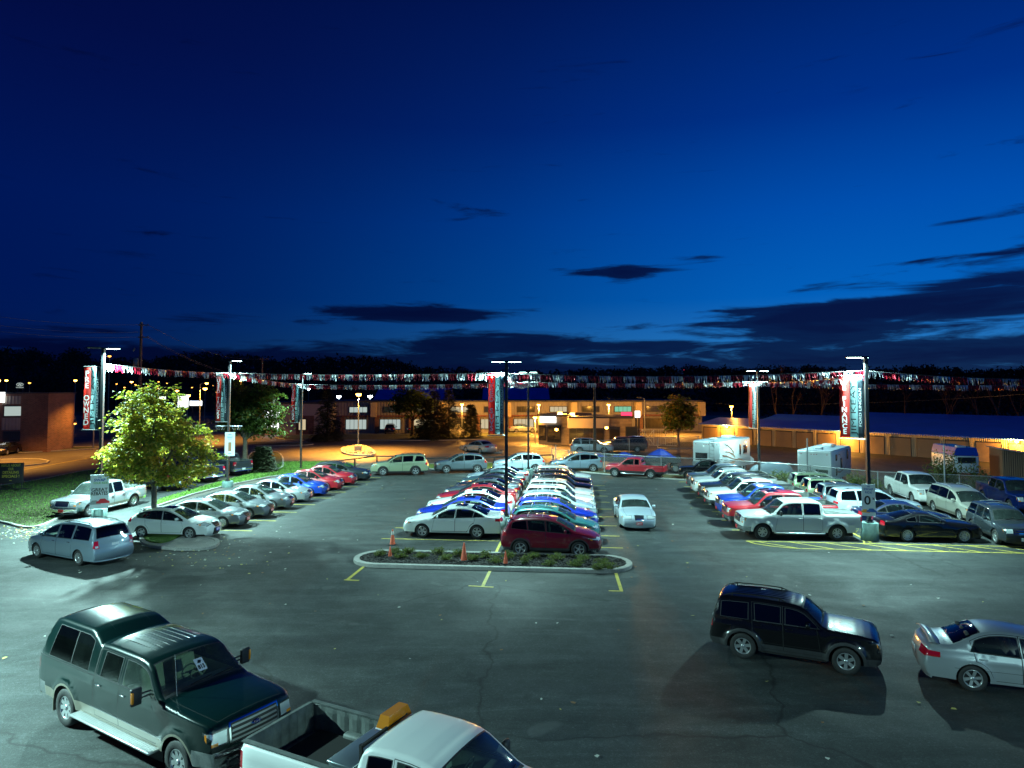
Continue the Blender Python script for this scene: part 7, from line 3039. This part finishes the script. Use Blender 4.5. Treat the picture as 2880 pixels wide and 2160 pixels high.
def sweep(m, M, pts, w0, w1):
    """tapered painted stroke"""
    n = len(pts)
    L_, R_ = [], []
    for i, (x, z) in enumerate(pts):
        t = i / (n - 1)
        w = (w0 + (w1 - w0) * t) / 2
        L_.append(M @ Vector((x, z + w, 0)))
        R_.append(M @ Vector((x, z - w, 0)))
    m.add(L_ + R_, [(i, n + i, n + i + 1, i + 1) for i in range(n - 1)])


def caravan(loc, deg, L, W, H, label, name, cat, big):
    """rear faces -Y local after rotation; long axis local X"""
    r = empty(name, loc, radians(deg))
    tag(r, label, cat)
    z0 = .55
    m = MB()
    m.rbox((0, 0, (z0 + H) / 2), (L, W, H - z0), .10)
    m.build('body', 'rv_white', r)
    m = MB()
    m.box((0, 0, H + .015), (L - .15, W - .15, .04))
    m.build('roof', 'rv_roof', r)
    for x, sz in ((L * .15, (1.0, .75, .26)), (-L * .28, (.55, .55, .2)), (L * .36, (.5, .4, .14))):
        MB().rbox((x, 0, H + sz[2] / 2 + .03), sz, .05).build('roof_unit', 'rv_white', r)
    # rear end at -X
    MR = frame((-L / 2 - .008, 0, 0), (0, -1, 0), (0, 0, 1))
    m = MB()
    wz = 1.75 if big else 1.15
    m.add([MR @ Vector(q) for q in ((-1.0, wz - .3, .0), (.1, wz - .3, .0), (.1, wz + .35, .0), (-1.0, wz + .35, .0))] if big else [MR @ Vector(q) for q in ((.1, wz - .3, .0), (1.0, wz - .3, .0), (1.0, wz + .3, .0), (.1, wz + .3, .0))], [(0, 1, 2, 3)])
    m.build('window', 'window_dark', r)
    m = MB()
    for y in (-.95, -.2, 0, .2, .95):
        m.box((-L / 2 - .01, y, H - .25), (.03, .08, .05))
    m.build('marker_lights', 'tail_red', r)
    if big:
        m = MB()
        for y in (-.35, -.75):
            m.tube([(-L / 2 - .12, y, .9), (-L / 2 - .12, y, H + .1)], .02, 5)
        for k in range(7):
            m.tube([(-L / 2 - .12, -.35, 1.1 + .32 * k), (-L / 2 - .12, -.75, 1.1 + .32 * k)], .016, 5)
        m.build('ladder', 'galvanised', r)
        m = MB()
        m.box((0, 0, .95), (L + .02, W + .02, .75))
        m.build('lower_panel', 'rv_grey', r)
    else:
        tv, tf = text_mesh('Rockwood', .34, 0, .006)
        MB().add([MR @ Vector((v.x - .42, v.y + 1.25, .002)) for v in tv], tf).build('lettering', 'rv_grey', r)
    MS = frame((0, -W / 2 - (.016 if big else .008), 0), (1, 0, 0), (0, 0, 1))
    m = MB()
    if big:
        for pts, a, b_ in (([(-2.9, 2.9), (-1.9, 2.65), (-1.1, 2.3), (-.6, 1.95)], .05, .22), ([(-2.6, 2.2), (-1.6, 2.05), (-.7, 1.8), (-.3, 1.55)], .05, .20), ([(-3.3, 1.9), (-2.2, 1.75), (-.8, 1.45), (.9, 1.15), (1.4, 1.1)], .12, .04), ([(-.2, 1.25), (.6, 1.35), (1.3, 1.2), (2.2, .9)], .04, .16), ([(-3.2, .85), (-1.4, 1.0), (-.4, 1.2), (.1, 1.35)], .5, .05)):
            sweep(m, MS, pts, a, b_)
    else:
        for pts, a, b_ in (([(-1.2, 2.5), (-.6, 2.45), (-.1, 2.1), (.1, 1.8)], .05, .12), ([(-1.9, 1.2), (-.6, 1.05), (.9, 1.25), (1.9, 1.7)], .16, .05)):
            sweep(m, MS, pts, a, b_)
    m.build('graphics', 'rv_brown', r)
    for x, z, w_, h_ in (((1.0, 2.15, .32, .9), (2.3, 2.1, 1.0, .75)) if big else ((-1.9, 2.3, .4, .5), (-1.9, 1.2, .4, .6), (-.3, 1.7, .45, .9), (1.9, 2.3, .4, .8))):
        if x > L / 2 - .3:
            continue
        MB().rbox((x, -W / 2 - .03, z), (w_, .05, h_), .02).build('window', 'window_dark', r)
    for x in (-L * .12, L * .02) if not big else (-L * .22, L * .32):
        for sg in (-1, 1):
            t, rm = wheel_meshes(dict(rw=.38, tw=.22, rim=.6, spokes=8, spw=(.1, .12)))
            wh = empty('wheel', (x, sg * (W / 2 - .18), .38), 0 if sg > 0 else pi)
            wh.parent = r
            t.build('tyre', 'tyre', wh)
            rm.build('rim', ['rim', 'rim_dark'], wh)
    if big:
        # cab nose
        m = MB()
        m.prism([(L / 2, 0.5), (L / 2 + 1.3, .5), (L / 2 + 1.35, .95), (L / 2 + .5, 1.25), (L / 2, 1.9)], -W / 2 + .12, W / 2 - .12, Matrix(((1, 0, 0, 0), (0, 0, 1, 0), (0, 1, 0, 0), (0, 0, 0, 1))))
        m.build('cab', 'rv_white', r)
        m = MB()
        m.box((L / 2 + .02, -W / 2 + .11, 1.45), (.7, .02, .5))
        m.build('cab_window', 'window_dark', r)
    else:
        MB().box((0, 0, .50), (L, W * .8, .12)).build('frame', 'frame_dark', r)
    return r


a = G(1948, 1342)
caravan((19.3, 62.9, 0), 52, 7.6, 2.5, 3.1, 'large white motorhome with brown swoosh graphics behind the fence', 'motorhome', 'motorhome', True)
a = G(2234, 1350)
caravan((25.6, 56.1, 0), 52, 6.8, 2.5, 2.85, 'smaller white travel trailer lettered Rockwood behind the fence', 'travel_trailer', 'caravan', False)
# covered boat between them
pbsdf('tarp_grey', (.05, .075, .10), .7)
pbsdf('tarp_blue', (.012, .035, .26), .55)
a = G(2185, 1352)
r = empty('covered_boat', (a.x, a.y + 1.2, 0), radians(20))
tag(r, 'low boat under a grey tarpaulin between the motorhome and the trailer', 'covered boat')
m = MB()
vs, fs = [], []
for i in range(13):
    t = -1 + 2 * i / 12
    w = 1.0 * (1 - abs(t) ** 3)
    h = .5 + .95 * (1 - t * t) ** .5
    for j in range(9):
        q = -1 + 2 * j / 8
        vs.append((t * 2.4, q * max(.05, w), .4 + (h - .4) * (1 - abs(q) ** 2.4) + .03 * sin(i * 2 + j)))
for i in range(12):
    for j in range(8):
        fs.append((i * 9 + j, (i + 1) * 9 + j, (i + 1) * 9 + j + 1, i * 9 + j + 1))
m.add(vs, fs, True)
m.build('tarpaulin', 'tarp_grey', r)
MB().box((0, 0, .35), (4.2, 1.5, .12)).build('trailer_frame', 'frame_dark', r)

# utility trailer with blue tarps behind the dark red pickup
a = G(1880, 1330)
r = empty('utility_trailer', (a.x - .3, a.y + 1.5, 0), radians(-9))
tag(r, 'black flatbed trailer piled with blue tarpaulins behind the dark red pickup', 'trailer')
m = MB()
m.box((-2.6, 0, .95), (8.6, 2.1, .14))
for x in (-6.8, -4, -1.5, 1.6):
    m.box((x, -1.0, 1.25), (.08, .06, .6))
m.box((-2.6, -1.0, 1.5), (8.4, .06, .06))
m.box((-2.6, -1.03, 1.16), (8.4, .03, .36))
m.build('deck', 'frame_dark', r)
for x0, w_, h_, hh in ((-.1, 3.6, .9, 2.1), (-3.4, 3.2, .5, 1.75), (-6.0, 2.6, .35, 1.6)):
    m = MB()
    vs, fs = [], []
    rr = random.Random(int(x0 * 10) + 99)
    for i in range(11):
        for j in range(7):
            x, y = -1 + 2 * i / 10, -1 + 2 * j / 6
            z = 1.04 + (hh - 1.04) * max(0, 1 - abs(x) ** 1.3) * max(0, 1 - abs(y) ** 1.6) + rr.uniform(-.03, .03)
            vs.append((x0 + x * w_ / 2, y * .98, z))
    for i in range(10):
        for j in range(6):
            fs.append((i * 7 + j, (i + 1) * 7 + j, (i + 1) * 7 + j + 1, i * 7 + j + 1))
    m.add(vs, fs)
    m.build('tarpaulin', 'tarp_blue', r)
for x in (.2, 1.2):
    for sg in (-1, 1):
        t, rm = wheel_meshes(dict(rw=.38, tw=.22, rim=.62, spokes=8, spw=(.16, .2)))
        wh = empty('wheel', (x, sg * 1.15, .38), 0 if sg > 0 else pi)
        wh.parent = r
        t.build('tyre', 'tyre', wh)
        rm.build('rim', ['rim', 'rim_dark'], wh)

# white gate and bin area by the office
a, b_ = G(1775, 1252), G(1905, 1256)
r = empty('yard_gate', a, atan2((b_ - a).y, (b_ - a).x))
tag(r, 'pale tubular yard gate with cross braces between the office and the round tree', 'gate')
Lg = (b_ - a).length
for k in range(4):
    x0, x1 = Lg * k / 4, Lg * (k + 1) / 4
    m = MB()
    m.tube([(x0, 0, .1), (x0, 0, 2.2), (x1, 0, 2.2), (x1, 0, .1), (x0, 0, .1)], .05, 5)
    m.tube([(x0, 0, 1.1), (x1, 0, 1.1)], .04, 5)
    if k in (0, 1):
        m.tube([(x0, 0, .1), (x1, 0, 2.2)], .035, 5)
        m.tube([(x0, 0, 2.2), (x1, 0, .1)], .035, 5)
    for q in range(1, 5):
        m.tube([(x0 + (x1 - x0) * q / 5, 0, .1), (x0 + (x1 - x0) * q / 5, 0, 2.2)], .015, 4)
    m.build('gate_panel', 'rv_white', r)
street_lamp(G(1814, 1258), 6.4, 'unlit street lamp with a short arm beside the yard gate', 'frame_dark', 0, SOD, .5, .1, None, pi, base=True)

# blue box van and shed at the right
a = G(2722, 1345)
r = empty('box_van', (a.x + .3, a.y + 2.2, 0), radians(80))
tag(r, 'box van with a blue raised roof half hidden behind the leafy shrub', 'van')
m = MB()
m.rbox((0, 0, 1.15), (4.6, 2.0, 1.5), .12)
m.build('body', 'rv_white', r)
m = MB()
m.add([(x * 2.25, y * (.98 if z < 2 else .80), z) for z in (1.92, 2.62) for x, y in ((-1, -1), (1, -1), (1, 1), (-1, 1))], [(0, 1, 5, 4), (1, 2, 6, 5), (2, 3, 7, 6), (3, 0, 4, 7), (4, 5, 6, 7)])
m.build('raised_roof', 'paint_truckblue', r)
MB().rbox((-1.2, 0, 2.66), (.5, .7, .10), .03).build('roof_vent', 'rv_white', r)
MB().box((-2.32, 0, 1.55), (.03, 1.4, .5)).build('rear_window', 'window_dark', r)
for x in (-1.5, 1.5):
    for sg in (-1, 1):
        t, rm = wheel_meshes(dict(rw=.34, tw=.2, rim=.62, spokes=8, spw=(.16, .2)))
        wh = empty('wheel', (x, sg * .92, .34), 0 if sg > 0 else pi)
        wh.parent = r
        t.build('tyre', 'tyre', wh)
        rm.build('rim', ['rim', 'rim_dark'], wh)
a = G(2870, 1352)
r = empty('garden_shed', (a.x + 1.2, a.y + 1.9, 0), radians(-18))
tag(r, 'small timber shed with a lean-to dark roof at the right edge', 'shed')
wallmat('timber', (.22, .13, .08), ribs=('X', 2))
m = MB()
m.prism([(-1.6, 0), (1.6, 0), (1.6, 2.0), (-1.6, 2.5)], -1.6, 1.6, Matrix(((1, 0, 0, 0), (0, 0, 1, 0), (0, 1, 0, 0), (0, 0, 0, 1))))
m.build('wall', 'timber', r)
m = MB()
m.add([(-1.8, -1.8, 2.6), (1.8, -1.8, 2.04), (1.8, 1.8, 2.04), (-1.8, 1.8, 2.6), (-1.8, -1.8, 2.52), (1.8, -1.8, 1.96), (1.8, 1.8, 1.96), (-1.8, 1.8, 2.52)], [(0, 1, 2, 3), (7, 6, 5, 4), (4, 5, 1, 0), (5, 6, 2, 1), (6, 7, 3, 2), (7, 4, 0, 3)])
m.build('roof', 'rv_roof', r)
window(r, .6, 1.3, .9, .8, None, 2, -1.6)
for i, (px, by, w_, h_, n_, lab) in enumerate(((2690, 1402, 3.2, 2.9, 2600, 'tall leafy shrub in front of the blue roofed van'), (2652, 1405, 1.3, 1.6, 600, 'small leafy shrub at the foot of the tall steel post'), (2756, 1400, 1.7, 2.3, 1000, 'narrow leafy shrub at the right side of the van'),
                                            (2430, 1392, 2.4, 1.5, 1400, 'bright weeds growing up the chain link fence near the lamp pole'), (2200, 1362, 2.6, 1.0, 900, 'weeds along the fence behind the row of pickups'), (2475, 1396, 1.8, 1.1, 700, 'low weeds at the foot of the fence beside the white pickup'),
                                            (2830, 1408, 2.6, 1.1, 900, 'brownish low shrub before the timber shed'), (1600, 1318, 2.4, 1.3, 700, 'yellowish bush at the left end of the chain link fence'), (1660, 1322, 2.2, 1.2, 600, 'dull bush in the fence between two dark vehicles'))):
    b = G(px, by)
    shrub((b.x, b.y + .6, 0), w_, h_, n_, lab, None, 70 + i, leaf=.16, name='leafy_shrub', stems=16)

# ---- far hills with woods, bare trees behind the storage units
pbsdf('far_foliage', (.010, .012, .008), .95)
pbsdf('far_foliage_b', (.022, .019, .010), .95)
SKY = [(-300, 985), (0, 990), (90, 988), (150, 1012), (200, 988), (235, 990), (260, 1030), (330, 1020), (460, 1012), (560, 1000), (680, 1005), (760, 1018), (900, 1012), (1010, 1010), (1100, 1018), (1180, 1042), (1300, 1050), (1440, 1055), (1640, 1050), (1800, 1046),
       (1950, 1040), (2100, 1046), (2250, 1036), (2400, 1048), (2600, 1040), (2750, 1052), (2880, 1044), (3200, 1044)]


def skyl(px):
    for a, b in zip(SKY, SKY[1:]):
        if px <= b[0]:
            return a[1] + (b[1] - a[1]) * (px - a[0]) / (b[0] - a[0])
    return SKY[-1][1]


rnd = random.Random(12)
vs, fs = [], []
n_ = 60
for i in range(n_ + 1):
    px = -400 + 3700 * i / n_
    for Y, k in ((230, 0), (300, .55), (420, .9), (520, .55)):
        p = AT(px, skyl(px) + 14, 420)
        base = AT(px, 1095, Y)
        vs.append((base.x, Y, -1 + (p.z + 1) * k))
for i in range(n_):
    for j in range(3):
        fs.append((i * 4 + j, (i + 1) * 4 + j, (i + 1) * 4 + j + 1, i * 4 + j + 1))
mesh_obj('hill', vs, fs, 'earth', None, None, True)['kind'] = 'structure'
vs, fs, fm = [], [], []
for _ in range(2300):
    px = rnd.uniform(-380, 3280)
    t = rnd.random()
    Y = 235 + 185 * t
    top = AT(px, skyl(px) + rnd.uniform(-3, 10), 420).z
    base = AT(px, 1095, Y)
    gz = -1 + (top + 1) * (.9 if t > .99 else (.55 * min(1, (Y - 230) / 70) if Y < 300 else .55 + .35 * (Y - 300) / 120))
    h = rnd.uniform(5, 9)
    w = rnd.uniform(2.5, 4.5)
    zc = gz + h * .45
    for q in range(34):
        d = Vector((rnd.gauss(0, 1), rnd.gauss(0, 1), rnd.gauss(0, 1))).normalized() * rnd.uniform(.5, 1.05)
        c_ = Vector((base.x + d.x * w * (1 - .3 * max(0, d.z)), Y + d.y * w, zc + d.z * h * .5))
        if c_.z > top + 1.5:
            c_.z = top + rnd.uniform(-3, 1.5)
        nn = Vector((rnd.gauss(0, 1), rnd.gauss(0, 1), rnd.gauss(0, 1))).normalized()
        leaf_poly(vs, fs, c_, rnd.uniform(.9, 2.0), nn, rnd, 1)
        fm.append(rnd.randrange(2))
tag(mesh_obj('wood', vs, fs, ['far_foliage', 'far_foliage_b'], None, fm), 'dark distant wood covering the hills on the skyline', 'wood', kind='stuff')

# nearer wood edge behind the storage units (reads as one dark mass with bare trunks before it)
vs, fs, fm = [], [], []
for _ in range(300):
    px = rnd.uniform(2120, 3150)
    Y = rnd.uniform(150, 215)
    b = AT(px, 1095, Y)
    topz = AT(px, rnd.uniform(1065, 1120), Y).z
    for q in range(46):
        z = topz * rnd.random() ** .6
        c_ = Vector((b.x + rnd.gauss(0, 2.2), Y + rnd.gauss(0, 2), z))
        nn = Vector((rnd.gauss(0, 1), rnd.gauss(0, 1), rnd.gauss(0, 1))).normalized()
        leaf_poly(vs, fs, c_, rnd.uniform(.4, 1.1), nn, rnd, 1)
        fm.append(rnd.randrange(2))
pbsdf('near_foliage', (.040, .028, .014), .95)
tag(mesh_obj('wood_edge', vs, fs, ['far_foliage_b', 'near_foliage'], None, fm), 'dark brush and woodland edge rising behind the storage units', 'wood', kind='stuff')


def bare_tree(p, h, seed, label):
    rnd = random.Random(seed)
    r = empty('bare_tree', p)
    tag(r, label, 'bare tree', 'bare trees behind the storage units')
    m = MB()
    def br(a, d, l, rad, lev):
        b = a + d * l
        m.tube([a, a.lerp(b, .5) + Vector((rnd.uniform(-.05, .05) * l, 0, 0)), b], rad, 5 if lev < 2 else 3, False, rad * .55)
        if lev < 4:
            for k in range(rnd.choice((2, 3, 3))):
                dd = (d + Vector((rnd.gauss(0, .36), rnd.gauss(0, .3), rnd.uniform(-.05, .3)))).normalized()
                br(a.lerp(b, rnd.uniform(.55, 1)), dd, l * rnd.uniform(.5, .75), rad * .5, lev + 1)
    br(Vector((0, 0, 0)), Vector((rnd.uniform(-.1, .1), 0, 1)).normalized(), h * .45, .20, 0)
    m.build('trunk', 'bare_bark', r)


pbsdf('bare_bark', (.09, .055, .03), .9)
BL = ['leftmost', 'second', 'third', 'fourth', 'fifth', 'sixth', 'seventh', 'eighth', 'ninth', 'last']
for i, px in enumerate((2180, 2232, 2310, 2400, 2545, 2665, 2672, 2750, 2805, 2868)):
    b = AT(px, 1095, 128 - (px - 2180) * .03)
    bare_tree((b.x, b.y, 0), rnd.uniform(8.5, 11.5), 40 + i, '%s of the bare trees rising behind the blue storage roofs, counted from the left' % BL[i])
